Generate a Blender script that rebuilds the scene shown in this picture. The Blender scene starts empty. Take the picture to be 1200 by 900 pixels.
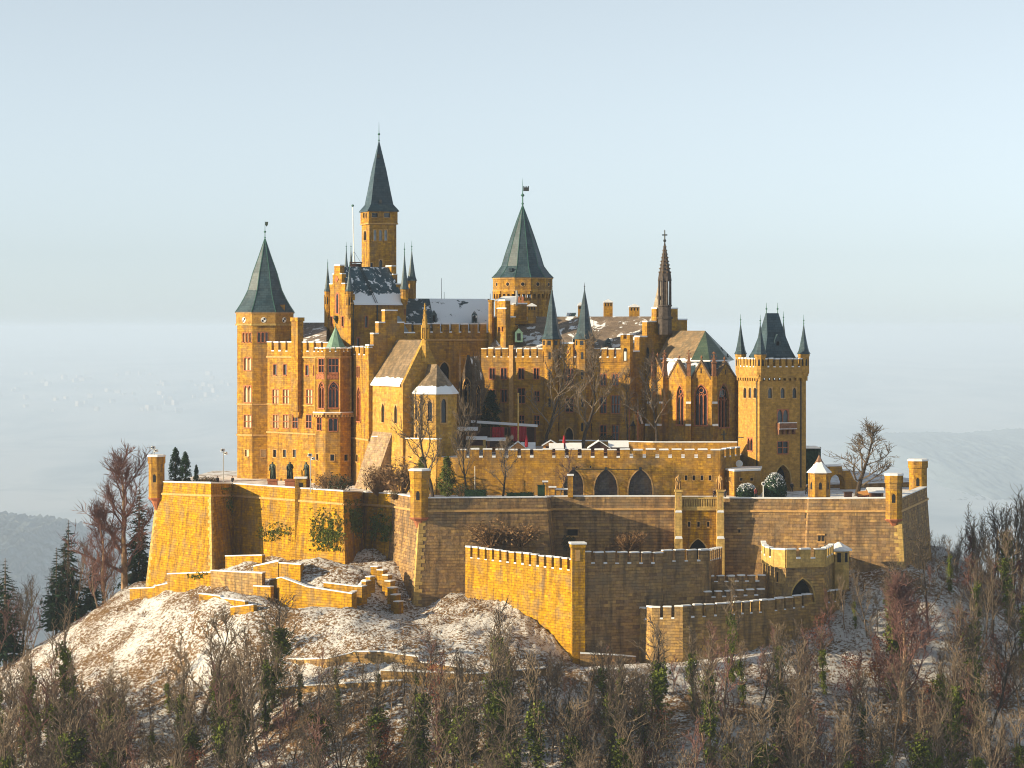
import bpy, math, random
import numpy as np
from mathutils import Vector, noise

random.seed(7)
S = bpy.context.scene
COL = S.collection
R = math.radians

# ------------------------------------------------------------------ camera
D, HC, F = 450.0, 28.0, 3150.0       # distance, eye height above the terrace, focal length in px of the 1200 px photo
cam = bpy.data.cameras.new('camera')
camo = bpy.data.objects.new('camera', cam)
COL.objects.link(camo)
camo.location = (0, -D, HC)
camo.rotation_euler = (R(90), 0, 0)
cam.sensor_width = 36
cam.lens = 36 * F / 1200
cam.shift_y = -65 / 1200
cam.clip_start = 1
cam.clip_end = 200000
S.camera = camo

# ------------------------------------------------------------------ light
SUN_AZ, SUN_EL = -75.0, 16.0         # degrees: azimuth from the direction towards the camera (minus = left), elevation
w = bpy.data.worlds.new('World')
S.world = w
w.use_nodes = True
nt = w.node_tree
bg = nt.nodes['Background']
sky = nt.nodes.new('ShaderNodeTexSky')
sky.sky_type = 'NISHITA'
sky.sun_disc = False
sky.sun_elevation = R(SUN_EL)
sdir = Vector((math.sin(R(SUN_AZ)) * math.cos(R(SUN_EL)), -math.cos(R(SUN_AZ)) * math.cos(R(SUN_EL)), math.sin(R(SUN_EL))))
sky.sun_rotation = math.atan2(sdir.x, sdir.y)
sky.air_density = 0.65
sky.dust_density = 0.3
sky.ozone_density = 2.3
bg.inputs['Strength'].default_value = 0.10
hsv = nt.nodes.new('ShaderNodeHueSaturation')      # veiled winter sky: paler than the clear-air model
hsv.inputs['Saturation'].default_value = 0.22
nt.links.new(sky.outputs[0], hsv.inputs['Color'])
tint = nt.nodes.new('ShaderNodeMix'); tint.data_type = 'RGBA'; tint.blend_type = 'MULTIPLY'
tint.inputs[0].default_value = 1.0
tint.inputs[7].default_value = (0.86, 0.95, 0.985, 1)
nt.links.new(hsv.outputs[0], tint.inputs[6])
nt.links.new(tint.outputs[2], bg.inputs['Color'])
sl = bpy.data.lights.new('sun', 'SUN')
slo = bpy.data.objects.new('sun', sl)
COL.objects.link(slo)
sl.energy = 5.0
sl.angle = R(0.5)
sl.color = (1.0, 0.81, 0.52)
slo.rotation_euler = sdir.to_track_quat('Z', 'Y').to_euler()
slo.location = sdir * 300
S.view_settings.view_transform = 'Standard'
S.view_settings.look = 'None'
S.view_settings.gamma = 1
S.view_settings.use_curve_mapping = False
S.view_settings.exposure = 0.82
S.cycles.filter_width = 1.1
S.cycles.use_denoising = True
S.cycles.max_bounces = 6
S.cycles.diffuse_bounces = 3
S.cycles.glossy_bounces = 2
S.cycles.volume_bounces = 4
S.cycles.transparent_max_bounces = 6

# ------------------------------------------------------------------ helpers
def PX(px, Y): return (px - 600) * (D + Y) / F
def PZ(py, Y): return HC - (py - 385) * (D + Y) / F
def P(px, py, Y): return Vector((PX(px, Y), Y, PZ(py, Y)))
def XY(px, Y): return Vector((PX(px, Y), Y))

LOC = {}
def root_loc(o):
    while o is not None and o.name not in LOC:
        o = o.parent
    return LOC[o.name] if o else Vector((0, 0, 0))

def tag(o, label=None, cat=None, group=None, kind=None):
    if label: o['label'] = label
    if cat: o['category'] = cat
    if group: o['group'] = group
    if kind: o['kind'] = kind
    return o

def T(name, label, cat, loc, group=None, kind='thing', rz=0):
    o = bpy.data.objects.new(name, None)
    COL.objects.link(o)
    o.location = loc
    o.rotation_euler.z = rz
    o.empty_display_size = 0.5
    LOC[o.name] = Vector(loc)
    return tag(o, label, cat, group, kind)

def copy_tree(o, parent=None):
    c = o.copy()
    COL.objects.link(c)
    if parent: c.parent = parent
    for ch in [k for k in o.children]:
        copy_tree(ch, c)
    return c

class MB:
    """collects faces; build() links them as one mesh object with box-projected UVs in metres"""
    def __init__(s):
        s.v = []; s.f = []; s.smooth = False
    def add(s, vs, fs):
        n = len(s.v)
        s.v.extend([tuple(p) for p in vs])
        s.f.extend([tuple(i + n for i in f) for f in fs])
    def quad(s, *ps):
        s.add(ps, [tuple(range(len(ps)))])
    def box(s, c, sx, sy, z0, z1, rz=0.0, taper=1.0):
        ca, sa = math.cos(rz), math.sin(rz)
        vs = []
        for z, k in ((z0, 1.0), (z1, taper)):
            for x, y in ((-1, -1), (1, -1), (1, 1), (-1, 1)):
                X, Y = x * sx / 2 * k, y * sy / 2 * k
                vs.append((c[0] + X * ca - Y * sa, c[1] + X * sa + Y * ca, z))
        s.add(vs, [(3, 2, 1, 0), (4, 5, 6, 7), (0, 1, 5, 4), (1, 2, 6, 5), (2, 3, 7, 6), (3, 0, 4, 7)])
    def prism(s, poly, z0, z1, top=True, bot=True):
        n = len(poly)
        vs = [(p[0], p[1], z0) for p in poly] + [(p[0], p[1], z1) for p in poly]
        fs = [(i, (i + 1) % n, n + (i + 1) % n, n + i) for i in range(n)]
        if top: fs.append(tuple(range(n, 2 * n)))
        if bot: fs.append(tuple(range(n - 1, -1, -1)))
        s.add(vs, fs)
    def loft(s, rings, closed=True, cap0=True, cap1=True):
        n = len(rings[0]); vs = [p for r in rings for p in r]; fs = []
        m = n if closed else n - 1
        for k in range(len(rings) - 1):
            for i in range(m):
                j = (i + 1) % n
                fs.append((k * n + i, k * n + j, (k + 1) * n + j, (k + 1) * n + i))
        if cap0: fs.append(tuple(range(n - 1, -1, -1)))
        if cap1: fs.append(tuple(range((len(rings) - 1) * n, len(rings) * n)))
        s.add(vs, fs)
    def ngon_loft(s, c, prof, n=8, a0=0.0, cap0=True, cap1=True):
        """prof: (radius, z) list; vertices at angles a0 + k*360/n measured from the camera direction to the right"""
        rings = []
        for r, z in prof:
            rings.append([(c[0] + r * math.sin(a0 + 2 * math.pi * k / n), c[1] - r * math.cos(a0 + 2 * math.pi * k / n), z) for k in range(n)])
        s.loft(rings, True, cap0, cap1)
    def tube(s, p0, p1, r0, r1=None, n=6, caps=True):
        p0, p1 = Vector(p0), Vector(p1)
        r1 = r0 if r1 is None else r1
        d = (p1 - p0)
        if d.length < 1e-6: return
        d.normalize()
        a = d.orthogonal().normalized(); b = d.cross(a)
        rg = []
        for p, r in ((p0, r0), (p1, r1)):
            rg.append([p + (a * math.cos(2 * math.pi * k / n) + b * math.sin(2 * math.pi * k / n)) * r for k in range(n)])
        s.loft(rg, True, caps, caps)
    def sphere(s, c, r, n=8, m=5, sz=1.0):
        rings = []
        for k in range(1, m):
            t = math.pi * k / m
            rings.append([(c[0] + r * math.sin(t) * math.cos(2 * math.pi * i / n), c[1] + r * math.sin(t) * math.sin(2 * math.pi * i / n), c[2] - r * sz * math.cos(t)) for i in range(n)])
        s.loft(rings)
    def build(s, name, mat, parent=None, smooth=False, uv=True):
        off = root_loc(parent)
        me = bpy.data.meshes.new(name)
        if off.length: me.from_pydata([(a - off.x, b - off.y, c - off.z) for a, b, c in s.v], [], s.f)
        else: me.from_pydata(s.v, [], s.f)
        if uv:
            box_uv(me)
        if smooth:
            me.shade_smooth()
        for m_ in (mat if isinstance(mat, (list, tuple)) else [mat]): me.materials.append(m_)
        o = bpy.data.objects.new(name, me)
        COL.objects.link(o)
        if parent: o.parent = parent
        if name == 'snow_cap': o['kind'] = 'stuff'
        return o

def box_uv(me):
    n = len(me.polygons)
    if not n: return
    nl = len(me.loops)
    vi = np.empty(nl, np.int32); me.loops.foreach_get('vertex_index', vi)
    co = np.empty(len(me.vertices) * 3, np.float32); me.vertices.foreach_get('co', co); co = co.reshape(-1, 3)
    nr = np.empty(n * 3, np.float32); me.polygons.foreach_get('normal', nr); nr = nr.reshape(-1, 3)
    tot = np.empty(n, np.int32); me.polygons.foreach_get('loop_total', tot)
    N = np.repeat(nr, tot, axis=0)
    t = np.stack([-N[:, 1], N[:, 0], np.zeros(nl, np.float32)], 1)
    L = np.linalg.norm(t, axis=1)
    flat = L < 0.1
    t[flat] = (1, 0, 0); L[flat] = 1
    t /= L[:, None]
    b = np.cross(N, t)
    p = co[vi]
    uvl = me.uv_layers.new(name='UVMap')
    uvs = np.stack([(p * t).sum(1), (p * b).sum(1)], 1).astype(np.float32)
    uvl.data.foreach_set('uv', uvs.ravel())

def MESH(name, fn, mat, parent=None, smooth=False):
    m = MB(); fn(m)
    return m.build(name, mat, parent, smooth)

# ------------------------------------------------------------------ materials
def new_mat(name):
    m = bpy.data.materials.new(name)
    m.use_nodes = True
    t = m.node_tree
    b = t.nodes['Principled BSDF']
    return m, t, b
def N_(t, typ, **kw):
    n = t.nodes.new(typ)
    for k, v in kw.items(): setattr(n, k, v)
    return n
def mixc(t, fac, a, b, blend='MIX'):
    n = t.nodes.new('ShaderNodeMix'); n.data_type = 'RGBA'; n.blend_type = blend
    for sock, v in ((n.inputs[0], fac), (n.inputs[6], a), (n.inputs[7], b)):
        if hasattr(v, 'links') or isinstance(v, bpy.types.NodeSocket): t.links.new(v, sock)
        elif isinstance(v, (int, float)): sock.default_value = v
        else: sock.default_value = (*v, 1) if len(v) == 3 else v
    return n.outputs[2]
def ramp(t, src, stops):
    n = t.nodes.new('ShaderNodeValToRGB')
    el = n.color_ramp.elements
    el[0].position, el[0].color = stops[0][0], (*[stops[0][1]] * 3, 1) if not isinstance(stops[0][1], tuple) else (*stops[0][1], 1)
    el[1].position, el[1].color = stops[-1][0], (*[stops[-1][1]] * 3, 1) if not isinstance(stops[-1][1], tuple) else (*stops[-1][1], 1)
    for p, c in stops[1:-1]:
        e = el.new(p); e.color = (*[c] * 3, 1) if not isinstance(c, tuple) else (*c, 1)
    t.links.new(src, n.inputs[0])
    return n.outputs[0]
def nz(t, scale, detail=4, rough=0.55, vec=None, dist=0.0):
    n = t.nodes.new('ShaderNodeTexNoise')
    n.inputs['Scale'].default_value = scale
    n.inputs['Detail'].default_value = detail
    n.inputs['Roughness'].default_value = rough
    n.inputs['Distortion'].default_value = dist
    if vec is not None: t.links.new(vec, n.inputs['Vector'])
    return n.outputs[0]
def geo_pos(t):
    return t.nodes.new('ShaderNodeNewGeometry').outputs['Position']

def stone(name, c1, c2, mortar, bw=0.95, bh=0.36, stain=(0.10, 0.055, 0.03), stain_amt=0.75, rough_face=0.6, contrast=1.2):
    m, t, b = new_mat(name)
    uv = t.nodes.new('ShaderNodeUVMap').outputs[0]
    # slightly bent courses
    br = t.nodes.new('ShaderNodeTexBrick')
    br.inputs['Scale'].default_value = 1
    br.inputs['Brick Width'].default_value = bw
    br.inputs['Row Height'].default_value = bh
    br.inputs['Mortar Size'].default_value = 0.022
    br.inputs['Mortar Smooth'].default_value = 0.4
    br.inputs['Bias'].default_value = -0.1
    br.inputs['Color1'].default_value = (*c1, 1)
    br.inputs['Color2'].default_value = (*c2, 1)
    br.inputs['Mortar'].default_value = (*mortar, 1)
    br.offset_frequency = 2
    t.links.new(uv, br.inputs['Vector'])
    br2 = t.nodes.new('ShaderNodeTexBrick')
    for k in ('Scale', 'Brick Width', 'Row Height'):
        br2.inputs[k].default_value = br.inputs[k].default_value
    br2.inputs['Mortar Size'].default_value = 0
    br2.inputs['Bias'].default_value = 0
    br2.inputs['Color1'].default_value = (1, 1, 1, 1)
    br2.inputs['Color2'].default_value = (0.52, 0.54, 0.95, 1)
    mp = t.nodes.new('ShaderNodeMapping')
    mp.inputs['Location'].default_value = (bw * 14, bh * 26, 0)
    t.links.new(uv, mp.inputs['Vector'])
    t.links.new(mp.outputs[0], br2.inputs['Vector'])
    pos = geo_pos(t)
    n1 = nz(t, 0.35, 5, 0.6, pos)
    n2 = nz(t, 1.6, 4, 0.65, pos)
    col = mixc(t, 0.45 * contrast, br.outputs[0], br2.outputs[0], 'MULTIPLY')
    col = mixc(t, 0.75, col, ramp(t, n2, [(0.28, 0.45), (0.72, 1.3)]), 'MULTIPLY')
    # run-off stains: noise stretched vertically
    mp2 = t.nodes.new('ShaderNodeMapping')
    mp2.inputs['Scale'].default_value = (0.55, 0.55, 0.07)
    t.links.new(pos, mp2.inputs['Vector'])
    n3 = nz(t, 1.6, 5, 0.65, mp2.outputs[0])
    st = ramp(t, n3, [(0.47, 0.0), (0.68, stain_amt)])
    col = mixc(t, st, col, stain)
    st2 = ramp(t, n1, [(0.48, 0.0), (0.7, stain_amt * 0.7)])
    col = mixc(t, st2, col, (0.21, 0.16, 0.105))
    t.links.new(col, b.inputs['Base Color'])
    b.inputs['Roughness'].default_value = 0.9
    b.inputs['Specular IOR Level'].default_value = 0.08
    bp = t.nodes.new('ShaderNodeBump')
    bp.inputs['Strength'].default_value = rough_face
    bp.inputs['Distance'].default_value = 0.12
    sub = N_(t, 'ShaderNodeMath', operation='SUBTRACT')
    t.links.new(n2, sub.inputs[0]); t.links.new(br.outputs['Fac'], sub.inputs[1])
    t.links.new(sub.outputs[0], bp.inputs['Height'])
    t.links.new(bp.outputs[0], b.inputs['Normal'])
    return m

def slate(name, col=(0.022, 0.050, 0.068), col2=(0.048, 0.080, 0.096), snow=0.0, snow_scale=0.25, moss=None, zsnow=None):
    """slate courses; snow = share of the roof under patchy snow; zsnow = (z_full, z_none): settled snow near the eaves"""
    m, t, b = new_mat(name)
    uv = t.nodes.new('ShaderNodeUVMap').outputs[0]
    br = t.nodes.new('ShaderNodeTexBrick')
    br.inputs['Scale'].default_value = 1
    br.inputs['Brick Width'].default_value = 0.8
    br.inputs['Row Height'].default_value = 0.48
    br.inputs['Mortar Size'].default_value = 0.02
    br.inputs['Color1'].default_value = (*col, 1)
    br.inputs['Color2'].default_value = (*col2, 1)
    br.inputs['Mortar'].default_value = (*[x * 0.5 for x in col], 1)
    t.links.new(uv, br.inputs['Vector'])
    pos = geo_pos(t)
    n1 = nz(t, 0.5, 5, 0.6, pos)
    c = mixc(t, 0.8, br.outputs[0], ramp(t, n1, [(0.3, 0.6), (0.7, 1.35)]), 'MULTIPLY')
    if moss: c = mixc(t, ramp(t, nz(t, 0.9, 4, 0.6, pos), [(0.45, 0.0), (0.6, 0.85)]), c, moss)
    rough = 0.45
    b.inputs['Roughness'].default_value = rough
    if snow > 0 or zsnow:
        ns = nz(t, snow_scale, 7, 0.62, pos, 0.4)
        lo = 0.66 - 0.32 * snow
        fac = ramp(t, ns, [(lo, 0.0), (lo + 0.035, 1.0)])
        if snow <= 0: fac = None
        if zsnow:
            sx = N_(t, 'ShaderNodeSeparateXYZ'); t.links.new(pos, sx.inputs[0])
            mr = N_(t, 'ShaderNodeMapRange'); mr.clamp = False
            mr.inputs['From Min'].default_value = zsnow[0]; mr.inputs['From Max'].default_value = zsnow[1]
            mr.inputs['To Min'].default_value = 1.0; mr.inputs['To Max'].default_value = 0.0
            t.links.new(sx.outputs[2], mr.inputs[0])
            ad = N_(t, 'ShaderNodeMath', operation='ADD')
            n5 = nz(t, 0.8, 5, 0.6, pos)
            t.links.new(mr.outputs[0], ad.inputs[0]); t.links.new(n5, ad.inputs[1])
            f2 = ramp(t, ad.outputs[0], [(0.72, 0.0), (0.78, 1.0)])
            if fac is None: fac = f2
            else:
                mx = N_(t, 'ShaderNodeMath', operation='MAXIMUM')
                t.links.new(fac, mx.inputs[0]); t.links.new(f2, mx.inputs[1]); fac = mx.outputs[0]
        c = mixc(t, fac, c, (0.80, 0.82, 0.85))
        t.links.new(mixc(t, fac, (0.5, 0.5, 0.5), (0.9, 0.9, 0.9)), b.inputs['Roughness'])
        bp = t.nodes.new('ShaderNodeBump'); bp.inputs['Strength'].default_value = 0.5; bp.inputs['Distance'].default_value = 0.15
        t.links.new(fac, bp.inputs['Height']); t.links.new(bp.outputs[0], b.inputs['Normal'])
    t.links.new(c, b.inputs['Base Color'])
    b.inputs['Specular IOR Level'].default_value = 0.4
    return m

def plain(name, col, rough=0.8, var=0.25, scale=3.0, spec=0.3, metal=0.0):
    m, t, b = new_mat(name)
    n1 = nz(t, scale, 4, 0.6, geo_pos(t))
    c = mixc(t, 1.0, col, ramp(t, n1, [(0.3, 1 - var), (0.7, 1 + var)]), 'MULTIPLY')
    t.links.new(c, b.inputs['Base Color'])
    b.inputs['Roughness'].default_value = rough
    b.inputs['Specular IOR Level'].default_value = spec
    b.inputs['Metallic'].default_value = metal
    return m

M = {}
OC1, OC2, OCM = (0.59, 0.315, 0.034), (0.41, 0.205, 0.032), (0.42, 0.21, 0.04)
M['ashlar'] = stone('ochre_ashlar', OC1, OC2, OCM)
M['ashlar_fine'] = stone('fine_ochre_ashlar', (0.53, 0.295, 0.06), (0.45, 0.245, 0.05), (0.38, 0.22, 0.07), 0.8, 0.3, stain_amt=0.25, rough_face=0.35, contrast=0.7)
M['rubble'] = stone('bastion_masonry', (0.65, 0.345, 0.012), (0.47, 0.24, 0.012), (0.48, 0.26, 0.05), 1.2, 0.42, stain=(0.15, 0.08, 0.03), stain_amt=0.9, rough_face=1.0, contrast=1.1)  # gold of the sunlit walls is put into this copy's colour
M['grey_rubble'] = stone('weathered_shade_greyed_masonry', (0.50, 0.305, 0.11), (0.31, 0.18, 0.07), (0.32, 0.21, 0.10), 1.4, 0.5, stain=(0.10, 0.07, 0.045), stain_amt=0.95, rough_face=1.0, contrast=1.6)  # greyer copy for unlit walls: shade tone in the colour, stains on top
M['ramp_stone'] = stone('ramp_masonry', (0.58, 0.36, 0.11), (0.38, 0.225, 0.07), (0.40, 0.26, 0.11), 1.3, 0.46, stain=(0.11, 0.08, 0.05), stain_amt=0.85, rough_face=1.0, contrast=1.5)
M['pale_stone'] = stone('pale_sandstone', (0.64, 0.43, 0.13), (0.52, 0.34, 0.10), (0.45, 0.31, 0.11), 1.2, 0.45, stain_amt=0.3, rough_face=0.3, contrast=0.5)
M['chapel_stone'] = stone('old_chapel_masonry', (0.62, 0.37, 0.07), (0.50, 0.27, 0.035), (0.52, 0.34, 0.10), 0.9, 0.4, stain=(0.30, 0.15, 0.05), stain_amt=0.5)
M['red_stone'] = plain('red_sandstone', (0.36, 0.13, 0.06), 0.85, 0.3, 2.0)
M['brown_stone'] = plain('dark_brown_carved_stone', (0.070, 0.056, 0.048), 0.9, 0.45, 2.0)
M['pinnacle_stone'] = plain('weathered_red_stone', (0.22, 0.10, 0.052), 0.9, 0.4, 2.0)
M['trim'] = plain('sandstone_trim', (0.48, 0.28, 0.10), 0.85, 0.25, 2.0)
M['slate'] = slate('dark_slate')
M['slate_snow'] = slate('slate_under_patchy_snow', snow=0.55)
M['slate_eave_snow'] = None
M['grey_roof'] = slate('weathered_grey_slate', (0.17, 0.13, 0.10), (0.25, 0.19, 0.14), snow=0.36, snow_scale=0.4)
M['brown_roof'] = slate('brown_slate', (0.17, 0.12, 0.07), (0.25, 0.18, 0.10), snow=0.0, moss=(0.10, 0.08, 0.05))
M['copper'] = plain('green_copper', (0.16, 0.27, 0.20), 0.6, 0.25, 1.5)
M['iron'] = plain('dark_iron', (0.03, 0.035, 0.035), 0.5, 0.2)
M['verdigris'] = plain('verdigris_finial', (0.05, 0.14, 0.11), 0.5, 0.2)
M['bronze'] = plain('green_bronze', (0.03, 0.045, 0.03), 0.5, 0.6, 4.0)
M['glass'] = plain('dark_window_glass', (0.016, 0.022, 0.032), 0.18, 0.3, 0.8, 0.5)
M['glass_light'] = plain('sky_tinted_window_glass', (0.07, 0.085, 0.10), 0.15, 0.4, 0.6, 0.6)  # bluish base colour stands in for sky reflected in some panes
M['blind'] = plain('pale_window_blind', (0.62, 0.50, 0.28), 0.7, 0.2)
M['wood'] = plain('brown_wood', (0.20, 0.09, 0.035), 0.8, 0.3)
M['darkwood'] = plain('dark_wood', (0.05, 0.022, 0.015), 0.8, 0.3)
M['orangewood'] = plain('orange_wood', (0.42, 0.20, 0.06), 0.8, 0.2)
M['red_cloth'] = plain('red_cloth', (0.33, 0.012, 0.025), 0.85, 0.25, 2.0)
M['white'] = plain('white_paint', (0.75, 0.74, 0.70), 0.6, 0.08)
M['grey_metal'] = plain('grey_metal', (0.35, 0.35, 0.34), 0.45, 0.1)
M['black'] = plain('black_opening', (0.012, 0.012, 0.014), 0.9, 0.2)
M['leaf_dark'] = plain('dark_evergreen', (0.014, 0.035, 0.018), 0.8, 0.5, 1.5, 0.1)
M['leaf_olive'] = plain('olive_conifer', (0.06, 0.075, 0.015), 0.8, 0.5, 1.5, 0.1)
M['ivy'] = plain('ivy_leaves', (0.10, 0.125, 0.016), 0.75, 0.6, 1.2, 0.2)
M['russet'] = plain('russet_leaves', (0.17, 0.055, 0.032), 0.85, 0.4, 1.2, 0.1)
M['bark'] = plain('grey_brown_bark', (0.16, 0.12, 0.085), 0.9, 0.45, 1.0, 0.1)
M['darkbark'] = plain('dark_bark', (0.055, 0.042, 0.032), 0.9, 0.4, 1.0, 0.1)
M['darktwig'] = plain('dark_twigs', (0.085, 0.066, 0.05), 0.9, 0.4, 0.6, 0.1)
M['twig'] = plain('brown_twigs', (0.155, 0.118, 0.083), 0.9, 0.4, 0.6, 0.1)
M['twig_red'] = plain('reddish_twigs', (0.165, 0.09, 0.078), 0.9, 0.4, 0.6, 0.1)
M['palebark'] = plain('pale_bark', (0.30, 0.20, 0.12), 0.9, 0.4, 1.0, 0.1)
M['brush'] = plain('dry_brush', (0.20, 0.12, 0.06), 0.9, 0.5, 0.8, 0.1)

def snow_mat():
    m, t, b = new_mat('settled_snow')
    pos = geo_pos(t)
    n = nz(t, 1.2, 5, 0.6, pos)
    t.links.new(ramp(t, n, [(0.3, (0.74, 0.75, 0.78)), (0.7, (0.86, 0.87, 0.88))]), b.inputs['Base Color'])
    b.inputs['Roughness'].default_value = 0.7
    bp = t.nodes.new('ShaderNodeBump'); bp.inputs['Strength'].default_value = 0.4; bp.inputs['Distance'].default_value = 0.1
    t.links.new(n, bp.inputs['Height']); t.links.new(bp.outputs[0], b.inputs['Normal'])
    return m
M['snow'] = snow_mat()
# ------------------------------------------------------------------ terrain
CP = []
def cp(px, py, Y):
    p = P(px, py, Y); CP.append((p.x, p.y, p.z))
for a in [
    # foot of the bastions, from the west round to the east
    (150, 690, 42), (168, 692, 34), (247, 676, 16), (272, 662, 27), (300, 652, 22), (345, 655, 12), (402, 662, 0), (425, 640, 13), (462, 650, 6),
    (470, 672, -4), (493, 714, -13), (520, 704, -16), (560, 704, -20), (610, 716, -26), (650, 745, -32), (668, 772, -36),
    # terraces on the west side
    (130, 702, 30), (175, 703, 11), (195, 697, 6.5), (215, 692, 4), (245, 690, -3.5), (275, 696, -9.5), (305, 698, -16), (318, 714, -11), (330, 718, -18.5), (360, 716, -21.5), (412, 712, -27.5), (235, 704, -14.5), (285, 714, -23.5), (283, 722, -27), (350, 668, -7), (420, 674, -10), (275, 664, 8), (215, 676, 12), (455, 690, -9), (440, 730, -22), (500, 745, -36), (580, 755, -42), (630, 768, -44), (440, 762, -45), (500, 767, -47), (380, 768, -42), (560, 782, -51),
    # road level below
    (350, 789, -42.5), (400, 788, -47.5), (440, 784, -49.5), (500, 792, -52), (545, 798, -54), (470, 803, -57), (560, 806, -58.5), (640, 800, -53.5), (350, 818, -54), (440, 816, -59), (660, 790, -48), (720, 782, -42), (800, 778, -38), (880, 762, -32), (960, 745, -26), (1020, 700, -18),
    (745, 778, -34), (980, 705, -14), (1056, 662, -9), (1085, 655, 20), (1095, 640, 40),
    # west hillside
    (110, 722, 34), (60, 750, 30), (0, 792, 26), (-60, 830, 22), (120, 760, 0), (60, 800, -5), (0, 850, -10), (200, 790, -22), (260, 830, -36), (120, 840, -34),
    # wooded front slope
    (60, 900, -44), (250, 900, -60), (450, 900, -70), (600, 900, -76), (800, 900, -72), (1000, 890, -58), (1180, 860, -40), (700, 840, -58), (900, 830, -50), (1080, 800, -34),
    (1200, 740, -4), (1130, 700, 8), (1110, 665, 30), (1180, 690, 40), (1260, 720, 40),
]: cp(*a)
CP += [(0, -115, -62), (-60, -110, -66), (60, -110, -58), (-110, -70, -62), (110, -70, -52), (-130, 0, -60), (125, 0, -42), (-120, 60, -52), (120, 70, -40),
       (-90, 62, -34), (-70, 75, -26), (0, 150, -30), (-50, 120, -30), (60, 140, -30), (90, 110, -28), (0, 60, -12), (-30, 60, -12), (30, 60, -12), (0, 20, -14), (30, 25, -14), (60, 50, -14),
       (0, -190, -108), (-190, 0, -100), (190, 0, -88), (0, 220, -80), (140, -140, -98), (-140, -140, -108), (-140, 150, -95), (140, 150, -78)]
CP = np.array(CP)
def _tps(r2): return 0.5 * r2 * np.log(np.maximum(r2, 1e-9))
def _fit():
    x = CP[:, :2] / 100; n = len(x)
    K = _tps(((x[:, None] - x[None]) ** 2).sum(2)) + np.eye(n) * 2e-4
    Pm = np.c_[np.ones(n), x]
    A = np.zeros((n + 3, n + 3)); A[:n, :n] = K; A[:n, n:] = Pm; A[n:, :n] = Pm.T
    return np.linalg.solve(A, np.r_[CP[:, 2], 0, 0, 0])
WTS = _fit()
def tps(X, Y):
    X = np.atleast_1d(np.asarray(X, float)) / 100; Y = np.atleast_1d(np.asarray(Y, float)) / 100
    c = CP[:, :2] / 100
    out = np.empty(X.shape)
    for i in range(0, len(X), 20000):
        d2 = (X[i:i + 20000, None] - c[:, 0]) ** 2 + (Y[i:i + 20000, None] - c[:, 1]) ** 2
        out[i:i + 20000] = _tps(d2) @ WTS[:-3] + WTS[-3] + WTS[-2] * X[i:i + 20000] + WTS[-1] * Y[i:i + 20000]
    return out
def cone_h(r):
    return np.interp(r, [0, 160, 240, 600, 1500, 3000, 7000, 12000, 23000, 34000, 60000], [-70, -85, -125, -270, -470, -700, -900, -900, -900, -560, -300])
def ground(X, Y):
    X = np.atleast_1d(np.asarray(X, float)); Y = np.atleast_1d(np.asarray(Y, float))
    r = np.hypot(X, Y)
    k = np.clip((r - 150) / 80, 0, 1); k = k * k * (3 - 2 * k)
    z = cone_h(r)
    near = r < 232
    zz = z.copy()
    if near.any(): zz[near] = tps(X[near], Y[near])
    return zz * (1 - k) + z * k
def gz(x, y): return float(ground([x], [y])[0])

def snow_slope_mat():
    m, t, b = new_mat('snowy_hillside')
    pos = geo_pos(t)
    mp = t.nodes.new('ShaderNodeMapping'); mp.inputs['Scale'].default_value = (0.6, 0.75, 0.9); mp.inputs['Rotation'].default_value = (0, 0, 0.6)
    t.links.new(pos, mp.inputs['Vector'])
    n1 = nz(t, 2.8, 9, 0.76, mp.outputs[0], 0.25)
    n2 = nz(t, 0.09, 4, 0.6, pos)
    n3 = nz(t, 3.5, 5, 0.7, pos)
    ad = N_(t, 'ShaderNodeMath', operation='ADD'); t.links.new(n1, ad.inputs[0])
    mu = N_(t, 'ShaderNodeMath', operation='MULTIPLY'); t.links.new(n2, mu.inputs[0]); mu.inputs[1].default_value = 0.45
    t.links.new(mu.outputs[0], ad.inputs[1])
    fac = ramp(t, ad.outputs[0], [(0.69, 0.0), (0.745, 1.0)])
    grass = ramp(t, n3, [(0.3, (0.05, 0.03, 0.016)), (0.5, (0.20, 0.115, 0.05)), (0.7, (0.36, 0.23, 0.11))])
    col = mixc(t, fac, grass, (0.78, 0.77, 0.76))
    # far away: fields and woods under thin snow, colours evened to read as fog
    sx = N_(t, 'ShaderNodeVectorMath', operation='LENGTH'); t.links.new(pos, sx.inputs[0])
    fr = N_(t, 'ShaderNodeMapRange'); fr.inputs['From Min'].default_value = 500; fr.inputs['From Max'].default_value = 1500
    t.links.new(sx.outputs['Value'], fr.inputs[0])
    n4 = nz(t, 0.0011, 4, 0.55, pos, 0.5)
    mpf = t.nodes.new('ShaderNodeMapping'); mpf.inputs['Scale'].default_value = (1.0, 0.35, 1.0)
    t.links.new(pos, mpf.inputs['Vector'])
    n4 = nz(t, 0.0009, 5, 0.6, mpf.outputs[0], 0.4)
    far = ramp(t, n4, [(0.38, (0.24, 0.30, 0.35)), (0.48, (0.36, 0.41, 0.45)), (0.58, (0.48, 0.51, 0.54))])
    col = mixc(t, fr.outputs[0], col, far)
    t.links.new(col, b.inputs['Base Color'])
    b.inputs['Roughness'].default_value = 0.9
    b.inputs['Specular IOR Level'].default_value = 0.1
    bp = t.nodes.new('ShaderNodeBump'); bp.inputs['Strength'].default_value = 1.0; bp.inputs['Distance'].default_value = 0.5
    t.links.new(n1, bp.inputs['Height']); t.links.new(bp.outputs[0], b.inputs['Normal'])
    return m
M['hillside'] = snow_slope_mat()

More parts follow.
